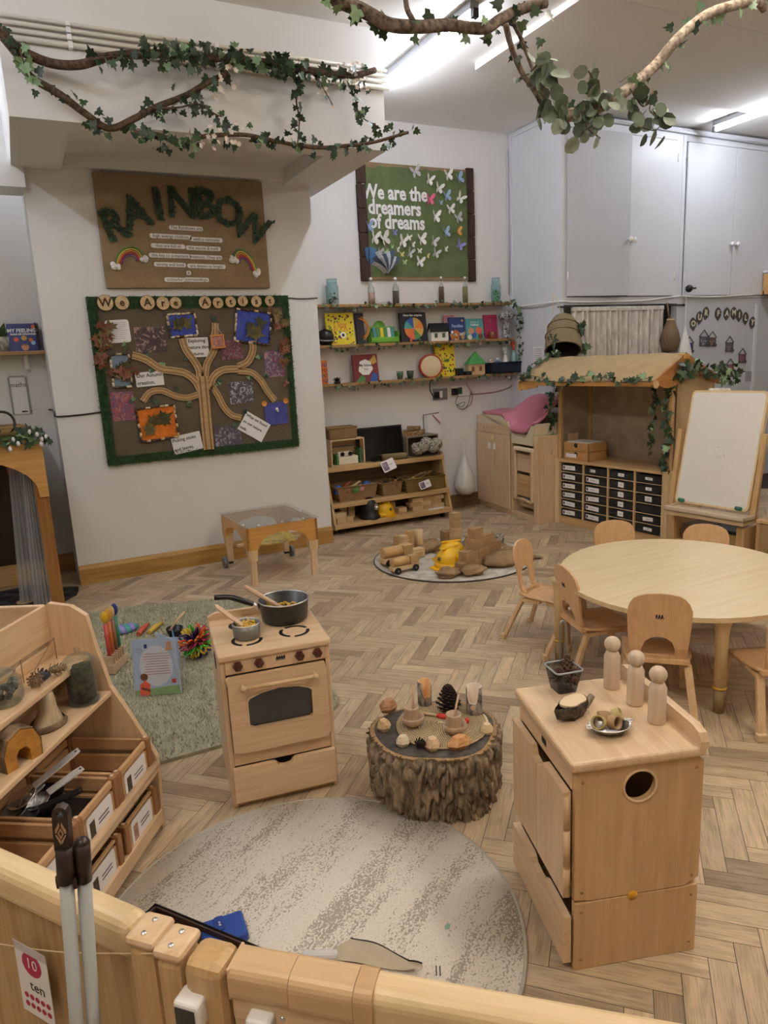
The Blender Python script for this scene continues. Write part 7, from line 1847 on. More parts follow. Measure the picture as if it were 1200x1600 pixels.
p = on_stump(652,1168); pinecone('small dark pine cone lying at the front of the stump',(p.x + .0,p.y,zs + .018),.045,CONE,(70,10),nsc=60)
random.seed(14)
for lab,px,py,s,c,sx_ in (('reddish wooden gem block at the back left of the stump',607,1110,.024,wood('gem_red','#bb8f6a','#a1744f','x',coat=0),1.35),('pale cream gem block at the left edge of the stump',600,1140,.021,SLICE,1),('white wooden gem block at the front left next to the small pine cone',630,1164,.019,mat('gem_white','#dccdb2',.6),1.1),('cube like beech gem block at the front of the stump',676,1170,.022,BE['z'],1),('long beech gem block at the front of the stump',718,1167,.022,wood('gem_beech','#dcae78','#c9935a','x',coat=0),1.7),('cream gem block at the right of the stump',761,1145,.019,mat('gem_cream','#dcc8a0',.6),1)):
    p = on_stump(px,py); s *= 1.35; m = MB(); n = 6; k = 1.0; vs = []
    for z,q in ((0,.75),(.45,1.0),(.8,.85),(1.25,.5)):
        for i in range(n): a = 2 * pi * i / n + rnd(-.12,.12) + z * .2; vs.append((s * q * cos(a) * sx_,s * q * sin(a),s * z * 1.15 + rnd(-.001,.001) * (z > 0)))
    m.add(vs,[(j * n + i,j * n + (i + 1) % n,(j + 1) * n + (i + 1) % n,(j + 1) * n + i) for j in range(3) for i in range(n)] + [tuple(range(n))[::-1],tuple(3 * n + i for i in range(n))])
    tag(m.build('gem_block',c,None,(p.x,p.y,zs),rnd(-.4,.4)),lab,'block')
for lab,a_,b_ in (('wooden brush with red bristles lying between the two bowls',(660,1114),(697,1120)),('red bristle brush lying behind the right bowl',(715,1125),(733,1126))):
    A,B_ = on_stump(*a_,zm + .006),on_stump(*b_,zm + .006); d = (B_ - A); r = thing('toy_brush',lab,'brush',A)
    m = MB(); m.tube([(0,0,0),d * .65],.005,8); m.build('handle',RAWW['x'],r)
    m = MB(); m.tube([d * .62,d * .82,d],[.006,.011,.009],8); m.build('bristles',mat('bristle_red','#cf3a2e',.6),r)

# =================================================================== TOY DISHWASHER CABINET
DWO,DWR = (1.09,1.212,0),radians(-18.1)
dc = thing('toy_cabinet','beech toy sink cabinet with a round hole in its side and two doors','toy cabinet',DWO,DWR)
DX_,DY_,DH = .344,.405,.611      # depth along x, width along y
m = MB()
hole = (.172,.52); NN = 48
def M_side(y): return Matrix(((1,0,0,0),(0,0,-1,y),(0,1,0,0),(0,0,0,1)))
m.ring(rect_loop(0,DX_,.208,DH - .026,NN,*hole,a0=.01),circle(.044,NN,*hole,a0=.01),.018,M=M_side(.018)); sp_ = m.build('side_panel',wood('beech_side','#d2b084','#c19d70','z',sc=.7),dc)
m = MB(); m.torus((hole[0],hole[1],0),.044,.004,40,6,M=M_side(0)); m.build('hole_rim',BE['x'],sp_)
m = MB(); m.box(0,DX_,0,.018,0,.205,.003); m.build('lower_side',wood('beech_side','#d2b084','#c19d70','z',sc=.7),dc)
m = MB(); m.box(0,DX_,DY_ - .018,DY_,0,DH - .026,.003); m.box(DX_ - .014,DX_,.018,DY_ - .018,0,DH - .026); m.box(.02,DX_ - .02,.018,DY_ - .018,.20,.215); m.box(.012,.026,.018,DY_ - .018,0,.03); m.build('carcass',BE['z'],dc)
m = MB(); m.box(-.014,DX_ + .002,-.012,DY_ + .012,DH - .028,DH,.010,seg=3); m.build('counter_top',BE['y'],dc)
m = MB(); m.box(-.004,.012,.014,DY_ - .014,.525,DH - .028,.002); m.build('front_rail',BE['y'],dc)
m = MB(); m.prism([(-.012,0),(DY_ + .012,0),(DY_ + .012,.04),(DY_ - .01,.048),(.03,.048),(.0,.04),(-.012,.02)],.022,M=Matrix(((0,0,1,DX_ - .018),(1,0,0,0),(0,1,0,DH - .006),(0,0,0,1)))); m.build('back_ledge',BE['y'],dc)
m = MB()
for q in range(4):
    cy = .185 + q * .008; m.prism([(cy - .005,.006),(cy,.016),(cy + .004,.010),(cy + .002,-.004),(cy - .001,.004),(cy - .004,-.006)],.001,M=Matrix(((0,0,-1,-.0045),(1,0,0,0),(0,1,0,.552),(0,0,0,1))))
m.build('logo',TYPE,dc)
def front_prism(poly,th,x=0): return MB().prism(poly,th,M=Matrix(((0,0,-1,x),(1,0,0,0),(0,1,0,0),(0,0,0,1))))
for side in (0,1):
    ya,yb = (.016,.203) if side == 0 else (.206,DY_ - .004)
    if side == 0: poly = [(ya,.214),(yb,.214),(yb,.488),(yb - .03,.492),(yb - .045,.518),(ya,.518)]
    else: poly = [(ya,.214),(yb,.214),(yb,.518),(ya + .045,.518),(ya + .03,.492),(ya,.488)]
    d_ = front_prism(poly,.02,-.004).build('door',BE['z'],dc)
    m = MB(); yy = .018 if side == 0 else DY_ - .006
    for k,(z0,z1) in enumerate(((.22,.30),(.31,.41),(.42,.51))): m.cyl((-.014,yy,z0),(-.014,yy,z1),.010,n=12)
    hb_ = m.build('hinge_rod',BE['z'],d_)
dw = [(.004,.025),(DY_ - .006,.025),(DY_ - .006,.165),(.262,.165),(.246,.158),(.236,.146),(.2,.142),(.172,.146),(.160,.158),(.146,.165),(.004,.165)]
front_prism(dw,.022,-.006).build('drawer',BE['y'],dc)
m = MB(); m.lathe([(.0001,0),(.014,0),(.014,.001),(.0001,.0015)],18,M=T(.16,-.0002,.203) @ RX(90)); m.build('yellow_disc',mat('disc_yellow','#d9a02a',.4),dc)
for x,z in ((.02,.55),(.325,.55),(.02,.235),(.325,.235),(.02,.175),(.325,.175),(.02,.03),(.325,.03)):
    m = MB(); m.lathe([(.0001,0),(.004,0),(.004,.0006),(.0001,.0008)],10,M=T(x,-.0001,z) @ RX(90)); m.build('screw_plug',OLDW['x'],dc)
DM = T(*DWO) @ Matrix.Rotation(DWR,4,'Z')
zt_ = DH + .0012
PEGW = wood('peg_wood','#ddcbb6','#cdb69c','z',coat=.02,rough=.6)
peg = None
for lab,px,py in (('farthest',957,1077),('middle',994,1103),('nearest',1028,1132)):
    p = F(px,py,DH)
    r = thing('peg_doll','plain wooden peg doll, %s of the three on the toy cabinet' % lab,'peg doll',(p.x + .008,p.y + .012,zt_),0,'wooden peg dolls')
    m = MB(); m.lathe([(.0001,0),(.0225,0),(.0235,.003),(.0235,.098),(.018,.112),(.0135,.116),(.0001,.116)],28); m.build('body',PEGW,r)
    m = MB(); m.ball((0,0,.136),.0235,22); m.build('head',PEGW,r)
p = F(882,1080,DH); r = thing('wire_scoop','clear plastic tub with a wire handle on the corner of the toy cabinet','tub',(p.x + .006,p.y + .012,zt_),radians(-12))
def sq(w,z,n=6): return [Vector((x,y,z)) for x,y in rrect(-w,w,-w,w,w * .3,n)]
a_,b_ = sq(.030,.0),sq(.043,.07); n = len(a_); m = MB(); m.add(a_ + b_,[(i,(i + 1) % n,n + (i + 1) % n,n + i) for i in range(n)] + [tuple(range(n))[::-1]],0,True); m.build('tub_wall',glass('smoky_tub','#8f969c',.6,.2),r)
m = MB(); m.tube(b_ + [b_[0]],.003,6); m.build('tub_rim',mat('rim_grey','#9aa0a6',.3),r)
m = MB(); m.tube(smooth_path([(.012,.042,.06),(.016,.05,.12),(.019,.055,.175),(.027,.058,.19),(.036,.055,.175),(.034,.05,.12),(.03,.042,.06)],4),.003,6); m.build('wire_handle',GREYM,r)
CONB = [mat('cone_brown','#634538',.7,var=.2),mat('cone_brown_tip','#957562',.7,var=.2)]
pinecone('brown pine cone at the left in the clear tub',(p.x - .014,p.y + .012,zt_ + .034),.056,CONB,(30,-20),nsc=50); pinecone('brown pine cone at the right in the clear tub',(p.x + .026,p.y + .020,zt_ + .034),.06,CONB,(-20,20),nsc=50); pinecone('brown pine cone at the front of the clear tub',(p.x + .010,p.y - .004,zt_ + .032),.05,CONB,(60,0),nsc=40)
p = F(900,1122,DH); r = thing('log_slice','chunk of branch with dark bark and a pale sawn top on the toy cabinet','log slice',(p.x,p.y + .012,zt_),radians(12))
n = 30; vs = []
def lg(a): return .043 * (1 + .16 * cos(2 * a) + .05 * sin(5 * a))
for z,k in ((0,.72),(.016,.95),(.036,1.06),(.046,1.0)):
    for i in range(n): a = 2 * pi * i / n; vs.append((lg(a) * k * cos(a) * (1 + (1.2 * max(0,-cos(a) - .93) * 6 if z > .01 else 0)),lg(a) * k * .78 * sin(a),z))
m = MB(); m.add(vs,[(j * n + i,j * n + (i + 1) % n,(j + 1) * n + (i + 1) % n,(j + 1) * n + i) for j in range(3) for i in range(n)] + [tuple(range(n))[::-1]],0,True); m.build('bark',speckle('dark_log_bark','#2f2a26','#6e6358',45,.4,.65,.8),r)
m = MB(); m.prism([(lg(2 * pi * i / n) * .92 * cos(2 * pi * i / n),lg(2 * pi * i / n) * .92 * .78 * sin(2 * pi * i / n)) for i in range(n)],.006,z0=.042); m.build('sawn_face',mat('sawn_pale','#e3cba8',.6,var=.05),r)
m = MB(); m.tube([(.04,-.01,.02),(.06,-.012,.034),(.07,-.012,.04)],[.012,.010,.009],8); m.build('side_twig',GREYBARK,r)
p = F(957,1146,DH); r = thing('metal_dish','small oval steel dish of bamboo rings on the toy cabinet','dish',(p.x,p.y + .01,zt_),radians(-15))
m = MB(); m.lathe([(.0001,.0),(.028,0),(.046,.018),(.052,.022),(.05,.0235),(.044,.019),(.026,.0025),(.0001,.002)],30,fn=lambda v: (v.x * 1.12,v.y * .88,v.z)); m.build('dish_body',STEEL,r)
for s in (-1,1): m = MB(); m.torus((s * .058,0,.022),.008,.0025,12,5); m.build('dish_handle',STEEL,r)
BAM = mat('bamboo_ring','#b3a167',.5,var=.12,vs=40); TANR = mat('tan_ring','#a98a64',.6,var=.1)
PD = Vector((p.x,p.y + .01,zt_))
for lab,x,y,z,rx,ry,c,R_ in (('green bamboo ring at the left in the steel dish',-.03,.008,.030,40,-50,BAM,.019),('tan ring at the back of the steel dish',.0,.022,.034,-15,10,TANR,.018),('tan ring facing front in the steel dish',.004,-.012,.030,75,10,TANR,.019),('green bamboo ring at the right in the steel dish',.036,.01,.032,50,40,BAM,.019)):
    m = MB(); M = T(x,y,z) @ RX(rx) @ RY(ry); q = [(R_,-.011),(R_,.011),(R_ * .76,.011),(R_ * .76,-.011),(R_,-.011)]; m.lathe(q,22,0,M); tag(m.build('bamboo_ring',c,None,PD),lab,'ring','bamboo rings in the steel dish')

# =================================================================== BIG ROUND RUG
m,nt,p_ = new_mat('patterned_rug')
v = coords(nt,'Object',(1,1,1),(0,0,radians(-34)))
def mp2(s):
    q = nt.nodes.new('ShaderNodeMapping'); q.inputs['Scale'].default_value = s; nt.links.new(v,q.inputs[0]); return q.outputs[0]
big = noise_tex(nt,mp2((1.1,7.5,1)),1,3,.6); fine = noise_tex(nt,mp2((120,150,1)),1,2,.6); mid = noise_tex(nt,mp2((24,60,1)),1,3,.7)
a1 = nt.nodes.new('ShaderNodeMath'); a1.operation = 'MULTIPLY_ADD'; a1.inputs[1].default_value = 2.1; nt.links.new(big,a1.inputs[0]); nt.links.new(mid,a1.inputs[2])
a2 = nt.nodes.new('ShaderNodeMath'); a2.operation = 'MULTIPLY_ADD'; a2.inputs[1].default_value = 1.9; nt.links.new(fine,a2.inputs[0]); nt.links.new(a1.outputs[0],a2.inputs[2])
dv = nt.nodes.new('ShaderNodeMath'); dv.operation = 'MULTIPLY'; dv.inputs[1].default_value = .2041; nt.links.new(a2.outputs[0],dv.inputs[0])
base = ramp(nt,dv.outputs[0],[(.534,lin('#e2dbd0')),(.560,lin('#aca396'))])
nt.links.new(mix_rgb(nt,1.0,base,ramp(nt,noise_tex(nt,mp2((160,160,1)),1,2),[(.3,(.9,.9,.9,1)),(.7,(1.06,1.06,1.06,1))]),'MULTIPLY'),p_.inputs['Base Color'])
p_.inputs['Roughness'].default_value = .95; p_.inputs['Specular IOR Level'].default_value = .1; bump(nt,p_,noise_tex(nt,mp2((220,220,1)),1,2),.35,.003)
rb_ = MB(); rb_.lathe([(.0001,.010),(.612,.010),(.612,0),(.0001,0)],96)
brug = tag(rb_.build('round_rug',m,None,(.526,1.693,0)),'large round cream and grey speckled rug in the foreground','rug')
m = MB(); m.torus((0,0,.006),.617,.0065,96,6); m.build('binding',mat('rug_edge','#a9a396',.9),brug)
m = MB(); p = F(700,1448,.0105) - Vector((.526,1.693,0)); m.prism([(p.x - .012,p.y - .004),(p.x,p.y - .008),(p.x + .012,p.y + .004),(p.x + .004,p.y + .012),(p.x - .008,p.y + .006)],.0006,z0=.0101); m.build('green_stain',mat('stain_green','#86a796',.9),brug)
zr2 = .0112
# things on the rug
b0 = F(318,1445,zr2); w0 = F(352,1466,zr2)
r = thing('wallet','blue dimpled wallet with a strap lying on the round rug','wallet',(w0.x,w0.y + .01,zr2),radians(-4))
m = MB(); m.box(-.062,.062,-.05,.05,0,.028,.008,seg=3); m.build('wallet_body',mat('wallet_blue','#24479a',.45,var=.12,vs=160,bmp=.5,bs=90),r)
m = MB(); m.prism(rrect(-.014,.014,-.025,.03,.01,4),.004,z0=.028,M=T(-.008,.015,0)); st_ = m.build('strap',mat('wallet_strap','#1f3d88',.45),r)
for dy in (-.006,.004): m = MB(); m.lathe([(.0001,0),(.004,0),(.003,.002),(.0001,.002)],10,M=T(-.008,.015 + dy,.032)); m.build('stud',STEEL,st_)
# brown tablet case tray
A,B_,C_ = F(243,1416,.05),F(420,1490,.05),F(215,1435,.05); ux = (B_ - A); ang = atan2(ux.y,ux.x)
r = thing('brown_tray','dark brown tray standing on the round rug behind the gate','tray',(A.x,A.y,zr2),ang)
m = MB(); m.box(0,.42,-.26,.0,0,.008); m.box(0,.42,-.008,0,0,.045,.002); m.box(0,.42,-.26,-.252,0,.045,.002); m.box(0,.008,-.26,0,0,.045,.002); m.box(.412,.42,-.26,0,0,.045,.002); m.build('tray_body',wood('dark_tray','#4a3428','#33241c','x'),r)
m = MB(); m.tube([(0,0,.046),(.42,0,.046),(.42,-.26,.046),(0,-.26,.046),(0,0,.046)],.003,5); m.build('black_edge',BLACK,r)
# cloth
p0,p1 = F(497,1494,zr2),F(662,1530,zr2); m = MB(); vs = []
for j in range(9):
    for i in range(17):
        u,v_ = i / 16,j / 8; q = F(505 + 158 * u - 25 * v_ * 0,1500 + 25 * u,zr2); top = F(548 + 112 * u,1468 + 50 * u - 8 * sin(u * pi),zr2); pt = q.lerp(top,v_)
        vs.append((pt.x,pt.y,zr2 + .004 + .018 * max(0,sin(u * 6.2 + 1.2)) * (u > .8) + .006 * sin(u * 5 + v_ * 3) ** 2))
m.add(vs,[(j * 17 + i,j * 17 + i + 1,(j + 1) * 17 + i + 1,(j + 1) * 17 + i) for j in range(8) for i in range(16)],0,True)
c = tag(m.build('fabric_sheet',mat('canvas_pale','#b9ac95',.85,var=.05),None,(0,0,0)),'beige fabric folder lying open on the round rug behind the gate','folder')
m = MB(); m.tube([vs[8 * 17 + i] for i in range(17)],.0022,5); m.build('dark_edging',TYPE,c)
p = F(500,1497,zr2); m = MB(); m.box(-.05,.05,-.012,.012,0,.02,.008,M=RZ(-28)); tag(m.build('white_case',mat('case_white','#d5d4d6',.35),None,(p.x,p.y,zr2)),'white rounded case beside the beige folder on the rug','case')
p = F(682,1524,zr2); 
for k,lab in enumerate(('left of two thin dark sticks standing at the rug behind the gate','right of two thin dark sticks standing at the rug behind the gate')):
    m = MB(); m.cyl((0,0,0),(.0,.0,.03),.0015,n=6); tag(m.build('thin_stick',DARK,None,(p.x + k * .008,p.y - k * .006,zr2)),lab,'stick')
# =================================================================== SLOPED DISPLAY UNIT AT THE LEFT
LO = Vector((-.019,2.587,0)); LR = radians(-124.0); LL = .95
lu = thing('display_unit','beech display unit with sloping ends behind the left panel','shelf unit',LO,LR)
prof = [(0,0),(0,.835),(.02,.85),(.10,.838),(.15,.805),(.168,.70),(.20,.55),(.245,.47),(.338,.285),(.338,.22),(.327,0)]
for x in (0,LL - .02): m = MB(); m.prism(prof,.02,M=lx(None,0,x)); m.build('end_panel',BE['z'],lu)
m = MB(); m.box(.02,LL - .02,0,.014,.72,.845,.003); m.box(.02,LL - .02,0,.014,.03,.70,.003); m.build('back_panel',BE['x'],lu)
for z,y1 in ((.665,.145),(.535,.205)):
    m = MB(); m.box(.02,LL - .02,.014,y1,z - .02,z,.005); m.build('shelf',BE['x'],lu)
m = MB(); m.box(.02,LL - .02,.014,.33,.215,.232,.003); m.build('shelf',BE['x'],lu)
m = MB(); m.box(.02,LL - .02,.014,.33,.04,.058,.003); m.build('shelf',BE['x'],lu)
m = MB(); m.cyl((.02,.332,.258),(LL - .02,.332,.258),.014,n=14); m.box(.02,LL - .02,.326,.340,.23,.262,.004); m.build('front_rail',BE['x'],lu)
m = MB(); m.box(.02,LL - .02,.318,.336,.03,.085,.004); m.build('front_rail',BE['x'],lu)
LM = T(*LO) @ Matrix.Rotation(LR,4,'Z')
def U(x,y,z): return LM @ Vector((x,y,z))
CRD = {a: wood('crate_post','#a5764c','#8a5f3a',a,coat=.1) for a in 'z'}
def crate(label,x,z,w=.205,d=.285,h=.135,lines=True):
    r = thing('slatted_crate',label,'crate',U(x + w / 2,.318 - d / 2,z),LR,'slatted wooden crates in the display unit')
    W2,D2 = w / 2,d / 2
    MB().box(-W2 + .01,W2 - .01,-D2 + .01,D2 - .01,0,.008).build('base',CRATEW['x'],r)
    for sx_ in (-1,1):
        for z0,z1 in ((.012,.075),(.095,h)): MB().box(sx_ * W2 - .006,sx_ * W2 + .006,-D2 + .015,D2 - .015,z0,z1,.002).build('side_slat',CRATEW['y'],r)
        for sy in (-1,1):
            m = MB(); m.box(sx_ * W2 - .014,sx_ * W2 + .014,sy * D2 - .014,sy * D2 + .014,0,h + .006,.007); p_ = m.build('corner_post',CRD['z'],r)
            m = MB(); m.cyl((sx_ * W2,sy * D2,h + .006),(sx_ * W2,sy * D2,h + .009),.006,n=10); m.build('peg',BE['z'],p_)
    for sy in (-1,1):
        for z0,z1 in ((.012,.10),(.112,h)): MB().box(-W2 + .014,W2 - .014,sy * D2 - .006,sy * D2 + .006,z0,z1,.002).build('end_slat',CRATEW['x'],r)
    M = Matrix(((-1,0,0,0),(0,0,1,D2 + .0065),(0,1,0,.062),(0,0,0,1)))
    m = MB(); m.prism(rrect(-.072,.072,-.045,.045,.014,4),.0015,M=M); lc = m.build('label_card',PAPER,r)
    m = MB(); m.box(-.058,-.03,-.03,.025,.0015,.002,0,1,M)
    for k in range(2 if lines else 1): m.box(-.01,.05,.004 - k * .012,.009 - k * .012,.0015,.002,0,0,M)
    m.build('lettering',[mat('label_ink','#6a6870',.8),mat('crate_picture','#b08a78',.7,var=.3,vs=40) if 'plank' in label else mat('crate_picture_b','#4d4038',.7,var=.4,vs=60)],lc)
    return r
zc1,zc2 = .2325,.0585
crate('slatted crate at the far end of the upper row, nearly empty',.045,zc1)
crate('slatted crate of metal pans and ladles in the upper row',.275,zc1)
crate('slatted crate of pale wooden balls in the upper row behind the brown handles',.505,zc1)
crate('slatted crate nearest the panel in the upper row',.725,zc1,.19)
crate('slatted crate holding a wooden plank at the far end of the bottom row',.045,zc2,h=.12)
crate('slatted crate with dark brown things and a yellow tag in the bottom row',.30,zc2,h=.12)
crate('slatted crate hidden behind the brown handles in the bottom row',.54,zc2,h=.12)
def put(name,m,mt_,x,y,z,lab,cat,group=None,rz=0): return tag(m.build(name,mt_,None,U(x,y,z),LR + radians(rz)),lab,cat,group)
m = MB(); m.tube([(0,0,0),(.03,.03,.015),(.07,.02,.02),(.1,.05,.012)],.004,6); put('curled_twig',m,BRANCHM,.09,.2,zc1 + .02,'curled dry twig in the nearly empty far crate','twig')
m = MB(); m.box(-.07,.07,-.12,.12,0,.022,.003); put('wooden_plank',m,OLDW['y'],.15,.17,zc2 + .10,'worn wooden plank lying on the far bottom crate contents','plank')
m = MB(); m.box(-.075,.075,-.12,.11,0,.09,.01); put('dark_block',m,DARK,.15,.165,zc2 + .009,'dark bundle under the worn plank in the far bottom crate','bundle')
m = MB(); m.tube(smooth_path([(-.06,-.06,0),(-.02,.0,.03),(.03,.06,.035),(.07,.09,.01)],5),.032,12); b_ = put('brown_bundle',m,wood('dark_bundle','#5a4638','#3a2c24','x'),.40,.20,zc2 + .125,'dark brown rolled bundle with a yellow tag in the bottom crate','bundle')
m = MB(); m.prism(rrect(-.026,.026,-.018,.018,.005,3),.002,M=T(.02,.055,.069) @ RZ(60)); m.build('yellow_tag',mat('tag_yellow','#e8d22e',.5),b_)
STEEL_LIT = mat('steel_lamp_sheen','#dcdde0',.4,metal=.25,var=.02)  # steel handles coloured pale, the lamp's reflection painted in
def ladle(lab,x,y,z,rz,bowl,ln,mt_,hmat,tilt=25):
    r = thing('ladle',lab,'ladle',U(x,y,z),LR + radians(rz),'kitchen utensils in the crate')
    m = MB(); m.lathe([(.0001,-bowl * .5),(bowl * .6,-bowl * .4),(bowl,0),(bowl * .95,0),(bowl * .55,-bowl * .35),(.0001,-bowl * .45)],20,M=RX(tilt)); m.build('bowl',mt_,r)
    m = MB(); m.prism([(-.014,bowl * .9),(.014,bowl * .9),(.015,bowl + ln * .8),(.011,bowl + ln),(-.011,bowl + ln),(-.015,bowl + ln * .8)],.005,M=RX(tilt)); h_ = m.build('handle',hmat,r)
    m = MB(); m.lathe([(.0001,0),(.004,0),(.004,.001),(.0001,.001)],10,M=RX(tilt) @ T(0,bowl + ln * .93,.0042)); m.build('hang_hole_shade',TYPE,h_)  # small dark disc stands in for the shaded hanging hole
ladle('steel measuring pan with a long flat handle, upper one in the pan crate',.40,.10,zc1 + .145,48,.045,.15,STEEL,STEEL_LIT,24)
ladle('steel measuring pan with a short handle, lower one in the pan crate',.40,.15,zc1 + .135,52,.036,.11,STEEL,STEEL_LIT,16)
ladle('black ladle lying across the front of the pan crate',.455,.15,zc1 + .128,40,.035,.12,BLACK,BLACK,6)
ladle('grey steel spoon at the back of the pan crate',.44,.10,zc1 + .13,60,.04,.06,GREYM,GREYM,20)
m = MB(); m.lathe([(.0001,.002),(.055,.0),(.068,.05),(.064,.05),(.05,.004),(.0001,.006)],24); put('black_pan',m,BLACK,.36,.13,zc1 + .075,'black bowl shaped pan at the back of the pan crate','pan')
m = MB(); m.tube(smooth_path([(0,0,0),(.02,.03,.05),(.05,.07,.07)],4),.0025,6); m.tube(smooth_path([(.02,0,0),(.03,.03,.05),(.05,.07,.07)],4),.0025,6); put('wire_whisk',m,STEEL,.40,.10,zc1 + .12,'thin wire whisk standing in the pan crate','whisk')
m = MB(); m.box(-.085,.085,-.12,.11,0,.07,.01); put('dark_pans',m,mat('dark_steel','#2a2b2d',.3,metal=.5),.378,.165,zc1 + .009,'dark pans filling the bottom of the pan crate','pan')
for k,(lab,x,y) in enumerate((('pale wooden egg at the left in the ball crate',.56,.16),('second pale wooden egg in the ball crate',.59,.19),('long pale wooden dowel in the ball crate',.65,.2))):
    m = MB()
    if k < 2: m.ball((0,0,.024),.024,14,sc=(1,1.2,1))
    else: m.tube([(-.04,0,.026),(.05,.01,.026)],.024,14)
    put('wooden_egg' if k < 2 else 'wooden_dowel',m,RAWW['x'],x,y,zc1 + .012,lab,'wooden shape')
# on the two display shelves
z1,z2 = .6655,.5355
r = thing('bell_jar','glass bell jar of dark moss on the display unit','jar',U(.105,.155,z2),0)
m = MB(); m.lathe([(.050,0),(.052,.012),(.046,.02),(.046,.135),(.052,.142),(.05,.15),(.034,.165),(.015,.172),(.008,.178),(.012,.188),(.0001,.196)],28); m.build('glass_dome',glass('bell_glass','#e6ebe6',.25),r)
m = MB(); m.lathe([(.0001,.002),(.047,.002),(.047,.010),(.0001,.012)],24); m.build('glass_base',glass('bell_glass','#e6ebe6',.25),r)
m = MB(); m.lathe([(.0001,.014),(.040,.014),(.041,.07),(.036,.128),(.0001,.132)],24,fn=lambda v: v * 1.0 + Vector((v.x,v.y,0)) * .18 * mnoise.noise(v * 60)); m.build('moss',speckle('dark_moss','#2b2d22','#5a5c46',60,.35,.65,.95,bmp=.6),r)
r = thing('wood_chunk','boot shaped chunk of pale wood with bark on the display unit','wood piece',U(.255,.125,z2),LR)
m = MB(); m.lathe([(.042,.012),(.036,.03),(.028,.055),(.026,.085),(.022,.105),(.0001,.11)],20,fn=lambda v: (v.x * (1 + .9 * max(0,.05 - v.z) * 10 * (v.x > 0)),v.y,v.z)); m.build('pale_wood',wood('pale_root','#c4b092','#a08d72','z',coat=0),r)
m = MB(); m.lathe([(.0001,0),(.048,0),(.052,.010),(.044,.020)],20,fn=lambda v: (v.x * (1 + .45 * (v.x > 0)),v.y * 1.05,v.z)); m.build('bark_sole',BARK,r)
r = thing('wooden_arch','orange brown half log arch with bark on the display unit','wood piece',U(.46,.145,z2),LR + radians(-18))
pts = [(-.055,0),(-.058,.05),(-.04,.09),(0,.105),(.04,.09),(.058,.05),(.055,0),(.022,0),(.022,.035),(.012,.05),(-.012,.05),(-.022,.035),(-.022,0)]
m = MB(); m.prism(pts,.09,M=Matrix(((1,0,0,0),(0,0,-1,.045),(0,1,0,0),(0,0,0,1)))); m.build('arch_body',wood('amber_wood','#c08a3e','#9c6a28','y',coat=0),r)
m = MB()
for i in range(6): a0,a1 = pts[i],pts[i + 1]; m.add([(a0[0] * 1.04,-.04,a0[1] * 1.03),(a1[0] * 1.04,-.04,a1[1] * 1.03),(a1[0] * 1.04,.046,a1[1] * 1.03),(a0[0] * 1.04,.046,a0[1] * 1.03)],[(0,1,2,3)],0,True)
m.build('bark_strip',BARK,r)
m = MB(); m.cyl((-.05,0,.03),(.05,0,.03),.03,n=14); put('log_piece',m,BARK,.48,.065,z2,'dark log piece lying behind the wooden arch','log',None,30)
r = thing('glass_jar','round glass jar of dark shells at the left on the top of the display unit','jar',U(.37,.075,z1))
m = MB(); m.lathe([(.0001,0),(.045,0),(.055,.015),(.055,.07),(.04,.085),(.042,.095),(.03,.1),(.0001,.104)],26); m.build('glass_body',glass('bell_glass','#e6ebe6',.25),r)
m = MB()
for _ in range(26): m.ball((rnd(-.034,.034),rnd(-.034,.034),rnd(.014,.062)),.012,7)
m.build('dark_shells',speckle('shell_grey','#3f4240','#8a8c86',60,.4,.6),r)
random.seed(9)
for k,(lab,x,y,s) in enumerate((('knobbly pale cone cluster, left one on the top of the display unit',.255,.10,.024),('grey cone in the middle of the cone cluster on the display unit',.225,.09,.022),('knobbly pale cone cluster, right one on the top of the display unit',.195,.105,.025))):
    pinecone(lab,U(x,y,z1 + .022),s * 2.3,[mat('cone_pale','#8a7458',.8,var=.3),mat('cone_pale_tip','#cdb898',.8)] if k != 1 else [mat('cone_grey','#55535a',.8),mat('cone_grey_tip','#77757c',.8)],(80,40 * k),nsc=44)
for lab,x in (('bent wire book stand at the back of the display unit top, left one',.30),('bent wire book stand at the back of the display unit top, right one',.12)):
    m = MB(); m.tube([(.14,.0,.0),(.14,-.0,.004),(0,.0,.075),(-.0,.0,.0)],.0018,5); put('wire_stand',m,OLDW['x'],x - .06,.05,z1 + .002,lab,'stand')

# =================================================================== GATE AND PANEL IN THE FOREGROUND
PZ = .81
pa = radians(-54.6); pu = Vector((cos(pa),sin(pa),0))
P1 = F(228,1440,PZ); P1.z = 0
P0 = P1 - pu * .56
pn = thing('low_partition','low birch partition panel with a rounded top rail at the lower left','partition',P0,pa)
PL_ = .545
m = MB(); m.box(0,PL_,-.012,.012,.03,PZ - .03); m.build('ply_panel',wood('striped_ply','#c9aa7c','#a98859','z',sc=1.3,streak=.8),pn)
m = MB(); m.box(-.0,PL_,-.026,.026,PZ - .062,PZ,.020,seg=4); m.build('top_rail',BIRCH['x'],pn)
m = MB(); m.box(0,PL_,-.022,.022,0,.05,.008); m.build('bottom_rail',BIRCH['x'],pn)
gp = thing('gate_posts','beech hinge posts between the partition panel and the gate','gate post',(0,0,0))
gp.location = (P1.x,P1.y,0)
GU = Vector((cos(radians(-46)),sin(radians(-46)),0)); gang = radians(-46)
def local(px,py,z=PZ): q = F(px,py,z); return q - Vector((P1.x,P1.y,0))
